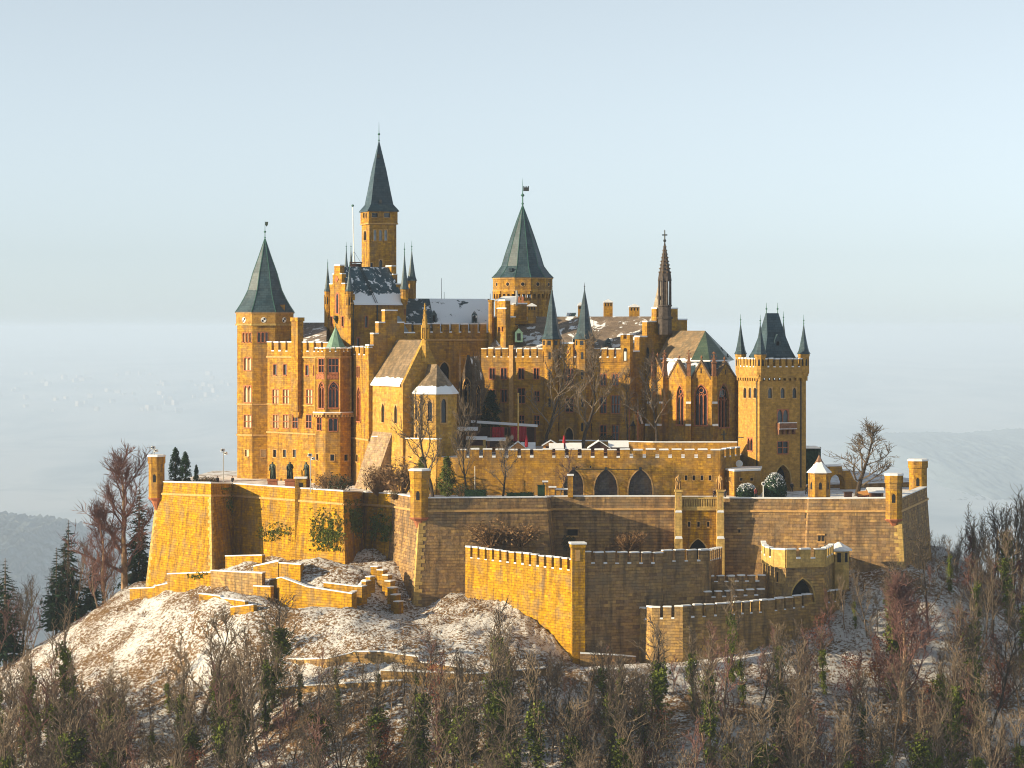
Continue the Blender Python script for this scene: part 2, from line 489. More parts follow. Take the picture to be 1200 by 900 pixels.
def make_ground():
    rad = list(np.arange(0, 170, 1.25)); r = 170.0; st = 2.0
    while r < 60000:
        rad.append(r); r += st; st *= 1.085
    rad = np.array(rad); na = 520
    th = np.linspace(0, 2 * np.pi, na, endpoint=False)
    Rr, Th = np.meshgrid(rad[1:], th, indexing='ij')
    X = (Rr * np.sin(Th)).ravel(); Y = (Rr * np.cos(Th)).ravel()
    Z = ground(X, Y)
    rr = np.hypot(X, Y)
    rng = np.random.RandomState(3)
    amp = np.interp(rr, [0, 170, 400, 2000, 60000], [0.16, 0.16, 1.0, 4, 12])
    lump = np.array([noise.fractal(Vector((x / 5.0, y / 5.0, 0.3)), 0.8, 2.1, 4) if q < 200 else noise.fractal(Vector((x / 900.0, y / 900.0, 0.3)), 0.8, 2.1, 3) * 5 for x, y, q in zip(X, Y, rr)])
    Z = Z + lump * np.where(rr < 200, 0.75, amp) + rng.randn(len(Z)) * np.where(rr < 170, 0.12, 0)
    vs = np.c_[X, Y, Z].tolist()
    vs.append((0, 0, gz(0, 0)))
    c = len(vs) - 1
    fs = []
    nr = len(rad) - 1
    for i in range(na):
        fs.append((c, (i + 1) % na, i))
    for k in range(nr - 1):
        a = k * na; b_ = a + na
        for i in range(na):
            j = (i + 1) % na
            fs.append((a + i, a + j, b_ + j, b_ + i))
    me = bpy.data.meshes.new('hillside_ground'); me.from_pydata(vs, [], fs); me.shade_smooth()
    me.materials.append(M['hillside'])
    o = bpy.data.objects.new('hillside_ground', me); COL.objects.link(o)
    tag(o, kind='structure')
    if me.polygons[0].normal.z < 0: me.flip_normals()
make_ground()

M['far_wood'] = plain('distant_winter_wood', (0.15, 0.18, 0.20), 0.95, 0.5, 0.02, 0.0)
M['hazed_wood'] = plain('haze_tinted_wood', (0.17, 0.215, 0.24), 0.95, 0.15, 0.004, 0.0)  # haze is mixed into the base colour of the farther hill
def far_hill(name, Y0, pts, depth, res, tree, seed, mat='far_wood'):
    """wooded hill far off: pts = (photo column, photo row) of the crest at distance Y0"""
    rng = np.random.RandomState(seed)
    xs = np.arange(PX(pts[0][0], Y0), PX(pts[-1][0], Y0), res)
    zc = np.interp(xs, [PX(a, Y0) for a, b in pts], [PZ(b, Y0) for a, b in pts])
    rows = 34; vs = []; fs = []
    for k in range(rows):
        q = k / (rows - 1)
        y = Y0 - depth + q * depth * 1.25
        h = math.sin(min(1, q / 0.8) * math.pi / 2) ** 0.8 if q <= 0.8 else 1 - (q - 0.8) * 0.6
        base = -900
        bump = rng.rand(len(xs)) ** 2 * tree
        for x, z, bu in zip(xs, zc, bump):
            zz = base + (z - base) * h + noise.noise(Vector((x / 500, y / 500, seed))) * 10 * h
            vs.append((x, y + rng.rand() * 10, zz + bu))
    n = len(xs)
    for k in range(rows - 1):
        for i in range(n - 1):
            fs.append((k * n + i, k * n + i + 1, (k + 1) * n + i + 1, (k + 1) * n + i))
    me = bpy.data.meshes.new(name); me.from_pydata(vs, [], fs); me.materials.append(M[mat]); me.shade_smooth()
    o = bpy.data.objects.new(name, me); COL.objects.link(o)
    tag(o, kind='structure')
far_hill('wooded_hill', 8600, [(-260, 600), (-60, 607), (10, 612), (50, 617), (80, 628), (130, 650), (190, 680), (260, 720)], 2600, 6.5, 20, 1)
far_hill('wooded_hill', 19000, [(900, 640), (960, 580), (1000, 540), (1030, 517), (1060, 514), (1120, 512), (1160, 514), (1240, 508), (1360, 500), (1500, 505)], 5000, 14, 15, 2, 'hazed_wood')

# pale houses of a far village on the plain
M['far_house'] = plain('far_house_walls', (0.46, 0.42, 0.40), .9, .2, .01)
def village():
    rng = random.Random(5); mb = MB()
    for i in range(70):
        Y = rng.uniform(26000, 34000)
        px = rng.choice([rng.gauss(60, 40), rng.gauss(190, 25), rng.gauss(250, 15), rng.gauss(130, 20)])
        x = PX(px, Y); z = gz(x, Y) - 4
        s = rng.uniform(35, 80)
        mb.box((x, Y), s, s * .7, z, z + s * .7, rng.uniform(0, 3))
    o = mb.build('village_houses', M['far_house'])
    tag(o, 'pale houses of a far village fading into the haze of the plain', 'village', kind='stuff')
village()

# ------------------------------------------------------------------ haze
def haze():
    mb = MB()
    mb.box((0, 12000), 110000, 100000, -1000, 75)
    m = bpy.data.materials.new('haze'); m.use_nodes = True
    t = m.node_tree; t.nodes.clear()
    out = t.nodes.new('ShaderNodeOutputMaterial')
    v = t.nodes.new('ShaderNodeVolumePrincipled')
    v.inputs['Color'].default_value = (0.62, 0.755, 0.95, 1)
    v.inputs['Density'].default_value = 0.00007
    v.inputs['Anisotropy'].default_value = 0.0
    t.links.new(v.outputs[0], out.inputs['Volume'])
    o = mb.build('haze', m, uv=False)
    tag(o, 'thin pale winter haze over the plain', 'haze', kind='stuff')
haze()

# ------------------------------------------------------------------ floors inside the walls
def floor_mat():
    m, t, b = new_mat('trodden_snow')
    pos = geo_pos(t)
    n = nz(t, 0.5, 6, 0.65, pos, 0.4)
    c = mixc(t, ramp(t, n, [(0.40, 0.0), (0.50, 1.0)]), (0.33, 0.26, 0.20), (0.76, 0.76, 0.78))
    t.links.new(c, b.inputs['Base Color']); b.inputs['Roughness'].default_value = 0.85
    return m
M['floor'] = floor_mat()
# ------------------------------------------------------------------ building kit
EPS = [0]
def eps():
    EPS[0] = (EPS[0] + 1) % 7
    return EPS[0] * 0.004

class Face:
    """vertical wall face from A to B (A at the left as seen from outside)"""
    def __init__(s, A, B, z0, z1):
        s.A, s.B, s.z0, s.z1 = Vector(A[:2]), Vector(B[:2]), z0, z1
        d = s.B - s.A; s.L = d.length; s.t = d / s.L
        s.n = Vector((s.t.y, -s.t.x)); s.holes = []
    def pt(s, u, z, d=0.0):
        p = s.A + s.t * u + s.n * d
        return (p.x, p.y, z)
    def u(s, px):
        k = (px - 600) / F
        return (k * (s.A.y + D) - s.A.x) / (s.t.x - k * s.t.y)
    def z(s, px, py):
        return PZ(py, s.A.y + s.t.y * s.u(px))
    def wall(s, mb, depth=0.32):
        us = sorted({0.0, s.L, *[h[0] for h in s.holes], *[h[2] for h in s.holes]})
        zs = sorted({s.z0, s.z1, *[h[1] for h in s.holes], *[h[3] for h in s.holes]})
        for i in range(len(us) - 1):
            j = 0
            uc = (us[i] + us[i + 1]) / 2
            while j < len(zs) - 1:
                if any(h[0] < uc < h[2] and h[1] < (zs[j] + zs[j + 1]) / 2 < h[3] for h in s.holes):
                    j += 1; continue
                k = j + 1
                while k < len(zs) - 1 and not any(h[0] < uc < h[2] and h[1] < (zs[k] + zs[k + 1]) / 2 < h[3] for h in s.holes): k += 1
                mb.quad(s.pt(us[i], zs[j]), s.pt(us[i + 1], zs[j]), s.pt(us[i + 1], zs[k]), s.pt(us[i], zs[k]))
                j = k
        for h in s.holes:
            a, c, b, e = h[:4]; dp = -h[4]
            mb.quad(s.pt(a, c), s.pt(a, c, dp), s.pt(a, e, dp), s.pt(a, e))
            mb.quad(s.pt(b, c, dp), s.pt(b, c), s.pt(b, e), s.pt(b, e, dp))
            mb.quad(s.pt(a, e, dp), s.pt(b, e, dp), s.pt(b, e), s.pt(a, e))
            mb.quad(s.pt(a, c), s.pt(b, c), s.pt(b, c, dp), s.pt(a, c, dp))
    def extr(s, mb, pts, d0, d1):
        """outline pts (u, z), anticlockwise seen from outside, extruded from depth d0 (inner) to d1 (outer)"""
        n = len(pts)
        vs = [s.pt(u, z, d1) for u, z in pts] + [s.pt(u, z, d0) for u, z in pts]
        fs = [tuple(range(n)), tuple(range(2 * n - 1, n - 1, -1))]
        fs += [((i + 1) % n, i, n + i, n + (i + 1) % n) for i in range(n)]
        mb.add(vs, fs)
    def bar(s, mb, u0, u1, z0, z1, d0, d1):
        s.extr(mb, [(u0, z0), (u1, z0), (u1, z1), (u0, z1)], d0, d1)

def arch_pts(u0, u1, zs, zt, kind, n=6):
    """arch curve from the left springing to the right one"""
    c = (u0 + u1) / 2; hw = (u1 - u0) / 2; out = []
    for k in range(2 * n + 1):
        q = k / n - 1                      # -1..1
        if kind == 'round': h = math.sqrt(max(0, 1 - q * q)); x = q
        else:
            x = q; h = math.sqrt(max(0, 1 - ((1 + abs(q)) / 2) ** 2)) / math.sqrt(0.75)
        out.append((c + x * hw, zs + (zt - zs) * h))
    return out

def window(face, parent, u0, z0, u1, z1, lights=1, rows=1, arch=None, mat='red_stone', pane='glass', depth=0.32, name='window', bord=0.12, proud=0.04, mull=0.10, hood=False):
    """a real opening: stone frame with its lights in the wall face, a pane set back inside"""
    face.holes.append((u0, z0, u1, z1, depth))
    mb = MB()
    W = u1 - u0
    if pane == 'glass' and random.random() < .35: pane = 'glass_light'
    bord = min(bord, W * 0.2)
    # outer border
    face.bar(mb, u0 - bord, u0 + 0.02, z0 - bord, z1 + bord, -0.1, proud)
    face.bar(mb, u1 - 0.02, u1 + bord, z0 - bord, z1 + bord, -0.1, proud)
    face.bar(mb, u0 + 0.02, u1 - 0.02, z1 - 0.02, z1 + bord, -0.1, proud - 0.003)
    face.bar(mb, u0 + 0.02, u1 - 0.02, z0 - bord * 1.3, z0 + 0.02, -0.12, proud + 0.1)
    mull = min(mull, W / lights * 0.28)
    lw = (W - mull * (lights - 1)) / lights
    for i in range(lights):
        a = u0 + i * (lw + mull)
        if i: face.bar(mb, a - mull, a, z0, z1, -0.2, proud - 0.012)
        if arch:
            zs = z1 - min(lw * (0.95 if arch == 'point' else 0.5), (z1 - z0) * 0.5)
            c = arch_pts(a, a + lw, zs, z1 - 0.02, arch)
            for q in range(len(c) - 1):
                (x0, y0), (x1, y1) = c[q], c[q + 1]
                mb.quad(face.pt(x0, y0, proud - 0.015), face.pt(x1, y1, proud - 0.015), face.pt(x1, z1, proud - 0.015), face.pt(x0, z1, proud - 0.015))
                mb.quad(face.pt(x0, y0, -0.2), face.pt(x1, y1, -0.2), face.pt(x1, y1, proud - 0.015), face.pt(x0, y0, proud - 0.015))
    for k in range(1, rows):
        z = z0 + (z1 - z0) * k / rows
        face.bar(mb, u0, u1, z - 0.06, z + 0.06, -0.18, proud - 0.02)
    o = mb.build(name, M[mat], parent)
    pm = MB(); d = -depth + 0.04
    pm.quad(face.pt(u0, z0, d), face.pt(u1, z0, d), face.pt(u1, z1, d), face.pt(u0, z1, d))
    pm.build('pane', M[pane], o)
    return o

def big_arch_window(face, parent, u0, z0, u1, z1, lights=2, mat='red_stone', pane='glass', depth=0.5, name='window', tracery=True, plate='ashlar'):
    """tall pointed church window: one pointed opening with slim lights and a traceried head"""
    face.holes.append((u0, z0, u1, z1, depth))
    mb = MB(); W = u1 - u0; pl = MB()
    zs = z1 - W * 0.85
    c = arch_pts(u0, u1, zs, z1 - 0.03, 'point', 8)
    for q in range(len(c) - 1):
        (x0, y0), (x1, y1) = c[q], c[q + 1]
        pl.quad(face.pt(x0, y0, 0.01), face.pt(x1, y1, 0.01), face.pt(x1, z1 + 0.06, 0.01), face.pt(x0, z1 + 0.06, 0.01))
        pl.quad(face.pt(x0, y0, -depth + .1), face.pt(x1, y1, -depth + .1), face.pt(x1, y1, 0.01), face.pt(x0, y0, 0.01))
    # moulded edge
    bw = min(0.2, W * 0.15)
    for q in range(len(c) - 1):
        (x0, y0), (x1, y1) = c[q], c[q + 1]
        m = (u0 + u1) / 2
        k = 1 + bw * 2 / W
        X0, X1 = m + (x0 - m) * k, m + (x1 - m) * k
        Y0, Y1 = y0 + bw, y1 + bw
        mb.quad(face.pt(x0, y0, 0.06), face.pt(x1, y1, 0.06), face.pt(X1, Y1, 0.06), face.pt(X0, Y0, 0.06))
        mb.quad(face.pt(X0, Y0, 0.06), face.pt(X1, Y1, 0.06), face.pt(X1, Y1, 0.0), face.pt(X0, Y0, 0.0))
    face.bar(mb, u0 - bw, u0, z0, zs + bw * 0.6, -0.1, 0.06)
    face.bar(mb, u1, u1 + bw, z0, zs + bw * 0.6, -0.1, 0.06)
    face.bar(mb, u0 - bw, u1 + bw, z0 - 0.25, z0, -0.1, 0.16)
    lw = W / lights
    if tracery:
        for i in range(1, lights):
            face.bar(mb, u0 + i * lw - 0.07, u0 + i * lw + 0.07, z0, zs + (0.3 * W if lights == 2 else 0.2 * W), -depth + .08, -0.1)
        for i in range(lights):
            a = u0 + i * lw
            cc = arch_pts(a + 0.07, a + lw - 0.07, zs - lw * 0.7, zs + lw * 0.25, 'point', 4)
            for q in range(len(cc) - 1):
                (x0, y0), (x1, y1) = cc[q], cc[q + 1]
                mb.quad(face.pt(x0, y0, -0.16), face.pt(x1, y1, -0.16), face.pt(x1, y1 + 0.16, -0.16), face.pt(x0, y0 + 0.16, -0.16))
        for k in range(10):
            t0, t1 = 2 * math.pi * k / 10, 2 * math.pi * (k + 1) / 10
            r0, r1 = W * 0.17, W * 0.17 + 0.13
            m = (u0 + u1) / 2; zc = zs + W * 0.42
            mb.quad(*[face.pt(m + r * math.cos(a), zc + r * math.sin(a), -0.15) for r, a in ((r0, t0), (r1, t0), (r1, t1), (r0, t1))])
    pl.build('arch_spandrel', M[plate], parent)
    o = mb.build(name, M[mat], parent)
    pm = MB(); d = -depth + 0.04
    pm.quad(face.pt(u0, z0, d), face.pt(u1, z0, d), face.pt(u1, z1, d), face.pt(u0, z1, d))
    pm.build('pane', M[pane], o)
    return o

def cren(face, mb, sn, zbase, zc, zt, pitch, gap, thick=0.7, d=0.0, u0=0.0, u1=None, start=None, snow=0.24):
    """one crenellated parapet: outline from zbase with crenels at zc and merlons to zt; snow beds go to sn"""
    u1 = face.L if u1 is None else u1
    e = eps()
    n = max(1, round((u1 - u0 + gap) / pitch))
    p = (u1 - u0 + gap) / n
    crown(face, mb, sn, [(u0 + i * p, u0 + (i + 1) * p - gap, zt + e) for i in range(n)], [zc] * (n - 1), zbase, zbase, thick, d, snow)

def crown(face, mb, sn, merl, sills, zb0, zb1, thick, d, snow=0.22):
    """one connected parapet outline with merlons (u0, u1, top) and sills between, snow lying on both"""
    top = []
    merl = [(a + (random.uniform(-.04, .04) if i else 0), b + (random.uniform(-.04, .04) if i < len(merl) - 1 else 0), z + random.uniform(-.06, .05)) for i, (a, b, z) in enumerate(merl)]
    for i, (a, b, z) in enumerate(merl):
        top += [(a, z), (b, z)]
        h = snow * random.uniform(.75, 1.2)
        if sn is not None:
            face.extr(sn, [(a - .04, z + .003), (b + .04, z + .003), (b + .04, z + h * .75), (b - .06, z + h), (a + .06, z + h * random.uniform(.8, 1.0)), (a - .04, z + h * .7)], d - thick - .05, d + .06)
        if i < len(merl) - 1:
            c, y = merl[i + 1][0], sills[i]; h = snow * random.uniform(.6, 1.2)
            top += [(b, y), (c, y)]
            if sn is not None: face.bar(sn, b + .01, c - .01, y + .003, y + h, d - thick, d + .04)
    face.extr(mb, [(merl[0][0], zb0), (merl[-1][1], zb1)] + top[::-1], d - thick, d)

def corbels(face, mb, z0, z1, pitch, width, d):
    """corbel table: a band whose lower edge is cut into corbels"""
    n = max(1, round(face.L / pitch)); p = face.L / n
    zm = z0 + (z1 - z0) * 0.55
    low = []
    for i in range(n):
        a = i * p; b = a + width
        low += [(a, z0), (b, z0), (b, zm), (a + p, zm)]
    low[-1] = (face.L, zm)
    face.extr(mb, low + [(face.L, z1), (0, z1)], 0.0, d)

class Bld:
    def __init__(s, name, label, cat, base, wallmat='ashlar', group=None):
        s.root = T(name, label, cat, base, group)
        s.mat = wallmat; s.faces = []; s.caps = []
    def poly(s, pts, z0, z1, cap=True):
        pts = [XY(*p) if not isinstance(p, Vector) else p for p in pts]
        fs = [Face(pts[i], pts[(i + 1) % len(pts)], z0, z1) for i in range(len(pts))]
        s.faces += fs
        if cap: s.caps.append([(p.x, p.y, z1) for p in pts])
        return fs
    def ngon(s, c, r, n, a0, z0, z1, cap=True):
        a0 = R(a0)
        return s.poly([Vector((c[0] + r * math.sin(a0 + 2 * math.pi * k / n), c[1] - r * math.cos(a0 + 2 * math.pi * k / n))) for k in range(n)], z0, z1, cap)
    def win(s, f, l, t, r, b, *a, **kw):
        u0, u1 = f.u(l), f.u(r); z1, z0 = f.z((l + r) / 2, t), f.z((l + r) / 2, b)
        return window(f, s.root, u0, z0, u1, z1, *a, **kw)
    def awin(s, f, l, t, r, b, *a, **kw):
        u0, u1 = f.u(l), f.u(r); z1, z0 = f.z((l + r) / 2, t), f.z((l + r) / 2, b)
        kw.setdefault('plate', s.mat)
        return big_arch_window(f, s.root, u0, z0, u1, z1, *a, **kw)
    def done(s, name='wall'):
        mb = MB()
        for f in s.faces: f.wall(mb)
        for c in s.caps: mb.quad(*c)
        return mb.build(name, M[s.mat], s.root)
    def part(s, name, mat, fn, parent=None, smooth=False):
        mb = MB(); fn(mb)
        return mb.build(name, M[mat] if isinstance(mat, str) else mat, parent or s.root, smooth)
    def battlement(s, faces, zbase, zc, zt, pitch, gap, thick=0.7, d=0.0, snow=True, mat=None):
        mb, sn = MB(), MB()
        for f in faces:
            e = eps()
            cren(f, mb, sn if snow else None, zbase, zc + e, zt + e, pitch, gap, thick, d, u0=0.0, u1=f.L)
        o = mb.build('battlement', M[mat or s.mat], s.root)
        if snow: sn.build('snow_cap', M['snow'], o)
        return o
    def band(s, faces, z, h=0.3, d=0.14, mat='trim', name='string_course'):
        mb = MB()
        for f in faces: f.bar(mb, -d * 0.7, f.L + d * 0.7, z, z + h, -0.1, d)
        return mb.build(name, M[mat], s.root)

def spire(parent, c, prof, n, a0, mat='slate', tip=1.6, finial='verdigris', name='spire'):
    mb = MB(); mb.ngon_loft(c, prof, n, R(a0))
    o = mb.build(name, M[mat] if isinstance(mat, str) else mat, parent)
    if tip:
        z = prof[-1][1]; k = tip / 3.0
        m = MB(); m.tube((c[0], c[1], z - 0.4), (c[0], c[1], z + tip), 0.09 * max(1, k), 0.02, 6)
        m.ngon_loft(c, [(0.03, z + tip * .30), (0.22 * max(.8, k), z + tip * .38), (0.03, z + tip * .46)], 8)
        m.ngon_loft(c, [(0.03, z + tip * .02), (0.17 * max(.8, k), z + tip * .07), (0.03, z + tip * .12)], 8)
        m.build('finial', M[finial], o)
    return o

def turret(parent, px, Y, hw, ybase, ywall, ytip, ycorb=None, n=8, a0=-22.5, shaft=None, tip=1.2, mat='ashlar', roofmat='slate', win=True, flare=1.0):
    """corner turret with a slim spire: ybase = spire foot, ywall = foot of the turret wall, ycorb = tip of its corbel (photo rows)"""
    s = (D + Y) / F
    c = XY(px, Y); r = hw * s
    zr, zw, zt = PZ(ybase, Y), PZ(ywall, Y), PZ(ytip, Y)
    mb = MB()
    prof = []
    if ycorb: prof += [(r * 0.25, PZ(ycorb, Y))]
    prof += [(r * 0.88, zw), (r * 0.88, zr - 0.45), (r * 0.97, zr - 0.4), (r * 0.97, zr)]
    mb.ngon_loft(c, prof, n, R(a0))
    o = mb.build('turret', M[mat], parent)
    h = zt - zr
    spire(o, c, [(r * 1.12, zr), (r * 0.86, zr + h * 0.10), (r * 0.62, zr + h * 0.3), (r * 0.3, zr + h * 0.65), (0.05, zt)], n, a0, roofmat, tip)
    if win:
        w = MB()
        for k in range(n):
            a = R(a0) + 2 * math.pi * (k + .5) / n
            rr = r * 0.88 * math.cos(math.pi / n)
            A = Vector((c.x + rr * math.sin(a), c.y - rr * math.cos(a)))
            tt = Vector((math.cos(a), math.sin(a)))
            hh = (zr - zw); ww = r * 0.16
            f = Face(A - tt * ww, A + tt * ww, 0, 1)
            pts = [(0, zw + hh * .38), (f.L, zw + hh * .38)] + arch_pts(0, f.L, zw + hh * .62, zw + hh * .75, 'round', 3)[::-1]
            if hh > 0.5: f.extr(w, pts, -0.05, 0.015)
        w.build('window', M['black'], o)
    return o

def wallrun(name, label, cat, verts, zbot, mat='rubble', batter=0.0, thick=1.1, cordon=None, crenel=None, group=None, snow=True, quoin=(), slots=()):
    """a length of wall: verts = (photo column, photo row of its top, depth Y); battered outer face, coping under snow or crenels"""
    P3 = [P(*v) for v in verts]
    n = len(P3)
    mid = P3[n // 2]
    root = T(name, label, cat, (P3[0].x, P3[0].y, zbot), group)
    dirs = []
    for i in range(n - 1):
        t = (P3[i + 1] - P3[i]).to_2d().normalized(); dirs.append(Vector((t.y, -t.x)))
    off = []
    for i in range(n):
        a = dirs[max(0, i - 1)]; b = dirs[min(n - 2, i)]
        m = (a + b); m = m / max(0.35, m.dot(a)) if m.length > 1e-4 else a
        off.append(m)
    def at(i, z, d):
        q = P3[i].to_2d() + off[i] * d
        return (q.x, q.y, z)
    mb = MB(); cop = MB(); cor = MB(); sn = MB()
    zc_ = lambda i: P3[i].z - (crenel[0] if crenel else 0)
    for i in range(n - 1):
        j = i + 1
        zi, zj = zc_(i), zc_(j)
        bi, bj = (zi - zbot) * batter, (zj - zbot) * batter
        L = (P3[j] - P3[i]).length
        mb.quad(at(i, zbot, bi), at(j, zbot, bj), at(j, zj, 0), at(i, zi, 0))
        mb.quad(at(j, zbot, -thick), at(i, zbot, -thick), at(i, zi, -thick), at(j, zj, -thick))
        mb.quad(at(i, zi, 0), at(j, zj, 0), at(j, zj, -thick), at(i, zi, -thick))
        if not crenel and snow:
            sn.loft([[at(i, zi + 0.003, 0.08), at(i, zi + 0.17, 0.08), at(i, zi + 0.17, -thick), at(i, zi + 0.003, -thick)],
                     [at(j, zj + 0.003, 0.08), at(j, zj + 0.17, 0.08), at(j, zj + 0.17, -thick), at(j, zj + 0.003, -thick)]])
        if cordon:
            k = cordon
            b0, b1 = k * batter, (k + .35) * batter
            cor.loft([[at(i, zi - k - .35, b1), at(i, zi - k - .35, b1 + .2), at(i, zi - k, b0 + .2), at(i, zi - k, b0)],
                      [at(j, zj - k - .35, b1), at(j, zj - k - .35, b1 + .2), at(j, zj - k, b0 + .2), at(j, zj - k, b0)]])
    for i, flip in ((0, False), (n - 1, True)):
        q = [at(i, zbot, (zc_(i) - zbot) * batter), at(i, zc_(i), 0), at(i, zc_(i), -thick), at(i, zbot, -thick)]
        mb.quad(*(q[::-1] if flip else q))
    wo = mb.build('masonry', M[mat], root)
    if crenel:
        h, pitch, gap = crenel
        cm = MB()
        for i in range(n - 1):
            j = i + 1
            L = (P3[j] - P3[i]).to_2d().length
            # follow the slope in short level steps
            m = max(1, round((L + gap) / pitch)); p = (L + gap) / m
            fc = Face(P3[i].to_2d(), P3[j].to_2d(), 0, 1)
            zc0 = zc_(i); sl = (zc_(j) - zc0) / L
            merl = [(q * p, min(L, q * p + p - gap), zc0 + sl * (q * p + (p - gap) / 2) + h + eps()) for q in range(m)]
            sills = [zc0 + sl * (q * p + p - gap / 2) + .05 for q in range(m - 1)]
            crown(fc, cm, sn, merl, sills, zc0 - .6, zc_(j) - .6, .6, .012)
        cb = cm.build('battlement', M[mat], root)
        if snow: sn.build('snow_cap', M['snow'], cb)
    elif snow:
        sn.build('snow_cap', M['snow'], root)
    if cordon: cor.build('string_course', M['trim'], root)
    if quoin:
        for i in quoin:
            q = MB()
            z = zbot + 2; k = 0; top = zc_(i) - (cordon or 0) - .4
            while z < top:
                for sg, j in ((-1, i - 1), (1, i)):
                    if not 0 <= j < n - 1: continue
                    t = (P3[j + 1] - P3[j]).to_2d().normalized() * sg; ln = (1.25, .75)[(k + (sg > 0)) % 2] * random.uniform(.85, 1.15)
                    o2 = dirs[j] * .025
                    def c(zz, a):
                        x, y, _ = at(i, zz, (zc_(i) - zz) * batter); return (x + t.x * a + o2.x, y + t.y * a + o2.y, zz)
                    p4 = [c(z, -.02), c(z, ln), c(z + .56, ln), c(z + .56, -.02)]
                    q.quad(*(p4 if sg > 0 else p4[::-1]))
                z += .6; k += 1
            q.build('quoin', M['pale_stone'], root)
    for l, t_, r, b_ in slots:
        for i in range(n - 1):
            fc = Face(P3[i].to_2d(), P3[i + 1].to_2d(), 0, 1)
            if verts[i][0] <= l < verts[i + 1][0]:
                zm = fc.z(l, (t_ + b_) / 2); d = (zc_(i) - zm) * batter
                m = MB(); fc.bar(m, fc.u(l), fc.u(r), fc.z(l, b_), fc.z(l, t_), -.3, d + .06); o = m.build('opening', M['black'], root)
                m = MB(); fc.bar(m, fc.u(l) - .2, fc.u(r) + .2, fc.z(l, b_) - .25, fc.z(l, b_), -.3, d + .14); m.build('sill', M['trim'], o); m = MB(); fc.bar(m, fc.u(l) - .2, fc.u(r) + .2, fc.z(l, t_), fc.z(l, t_) + .25, -.3, d + .12); m.build('lintel', M['trim'], o)
    return root, P3

def box_px(mb, l, r, yt, yb, Y, depth, rz=0.0):
    """upright box whose front shows between photo columns l..r and rows yt..yb at depth Y"""
    s = (D + Y) / F
    mb.box((PX((l + r) / 2, Y), Y + depth / 2), (r - l) * s, depth, PZ(yb, Y), PZ(yt, Y), rz)

def gable_solid(mb, a, b, c, d, r1, r2, z, zr):
    """gable roof over corners a b c d (XY, anticlockwise from the front left), ridge r1-r2 (XY) at zr"""
    V = [(*p, z) for p in (a, b, c, d)] + [(*r1, zr), (*r2, zr)]
    return V
# ------------------------------------------------------------------ outer ring of bastions
wallrun('bastion_wall', 'tall sunlit ochre bastion at the west end, below the turret with a floodlight', 'bastion',
        [(185, 565, 38), (247, 566.5, 20), (272, 567, 31)], -26, 'rubble', 0.13, 1.2, 1.9, quoin=(0, 1))
wallrun('curtain_wall', 'sunlit ochre curtain wall with ivy under the three bronze statues', 'wall',
        [(272.3, 567, 31), (345.5, 572, 12.5), (402, 576, 1), (425, 577, 13)], -24, 'rubble', 0.08, 1.2, 1.9)
wallrun('curtain_wall', 'short sunlit curtain wall patched with ivy, beside the great bastion', 'wall',
        [(425.3, 577, 13), (461.5, 579, 4.5)], -24, 'rubble', 0.05, 1.2, 1.9)
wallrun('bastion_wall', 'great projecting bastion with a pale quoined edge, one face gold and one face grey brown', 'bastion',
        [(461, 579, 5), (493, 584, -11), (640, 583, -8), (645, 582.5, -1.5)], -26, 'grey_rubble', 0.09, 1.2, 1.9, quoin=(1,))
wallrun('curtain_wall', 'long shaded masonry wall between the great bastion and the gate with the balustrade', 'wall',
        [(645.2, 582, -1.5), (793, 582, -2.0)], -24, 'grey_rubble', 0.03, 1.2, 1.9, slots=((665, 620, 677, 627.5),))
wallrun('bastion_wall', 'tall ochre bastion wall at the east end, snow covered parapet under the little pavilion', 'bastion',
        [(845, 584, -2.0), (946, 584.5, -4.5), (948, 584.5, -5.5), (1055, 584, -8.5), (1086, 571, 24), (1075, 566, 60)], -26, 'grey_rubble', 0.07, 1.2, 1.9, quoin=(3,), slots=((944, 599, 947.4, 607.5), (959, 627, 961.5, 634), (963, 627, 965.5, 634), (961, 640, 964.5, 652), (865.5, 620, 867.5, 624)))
wallrun('rear_wall', 'low dark rear parapet wall of the castle terrace', 'wall',
        [(187, 564.5, 42), (215, 563, 58), (272, 563, 66)], -20, 'rubble', 0.0, 1.0)

# pale quoins on the great bastion's edge
def quoins(label, px, Y, ytop, ybot, dx, dirs, zb, batter):
    mb = MB(); c = XY(px, Y); s = (D + Y) / F
    z = PZ(ybot, Y); k = 0; zt = PZ(ytop, Y)
    while z < zt:
        b = (zt + 1.9 - z) * batter
        for d in dirs:
            d = Vector(d).normalized()
            ln = 1.5 if (k % 2) else 1.0
            n = Vector((d.y, -d.x)) if d.x > 0 else Vector((-d.y, d.x))
            if n.y > 0: n = -n
            A = c + d * (ln / 2) + Vector(dx) * b
            mb.box((A.x, A.y), ln, 0.16, z, z + 0.62, math.atan2(d.y, d.x))
        z += 0.64; k += 1
    return mb

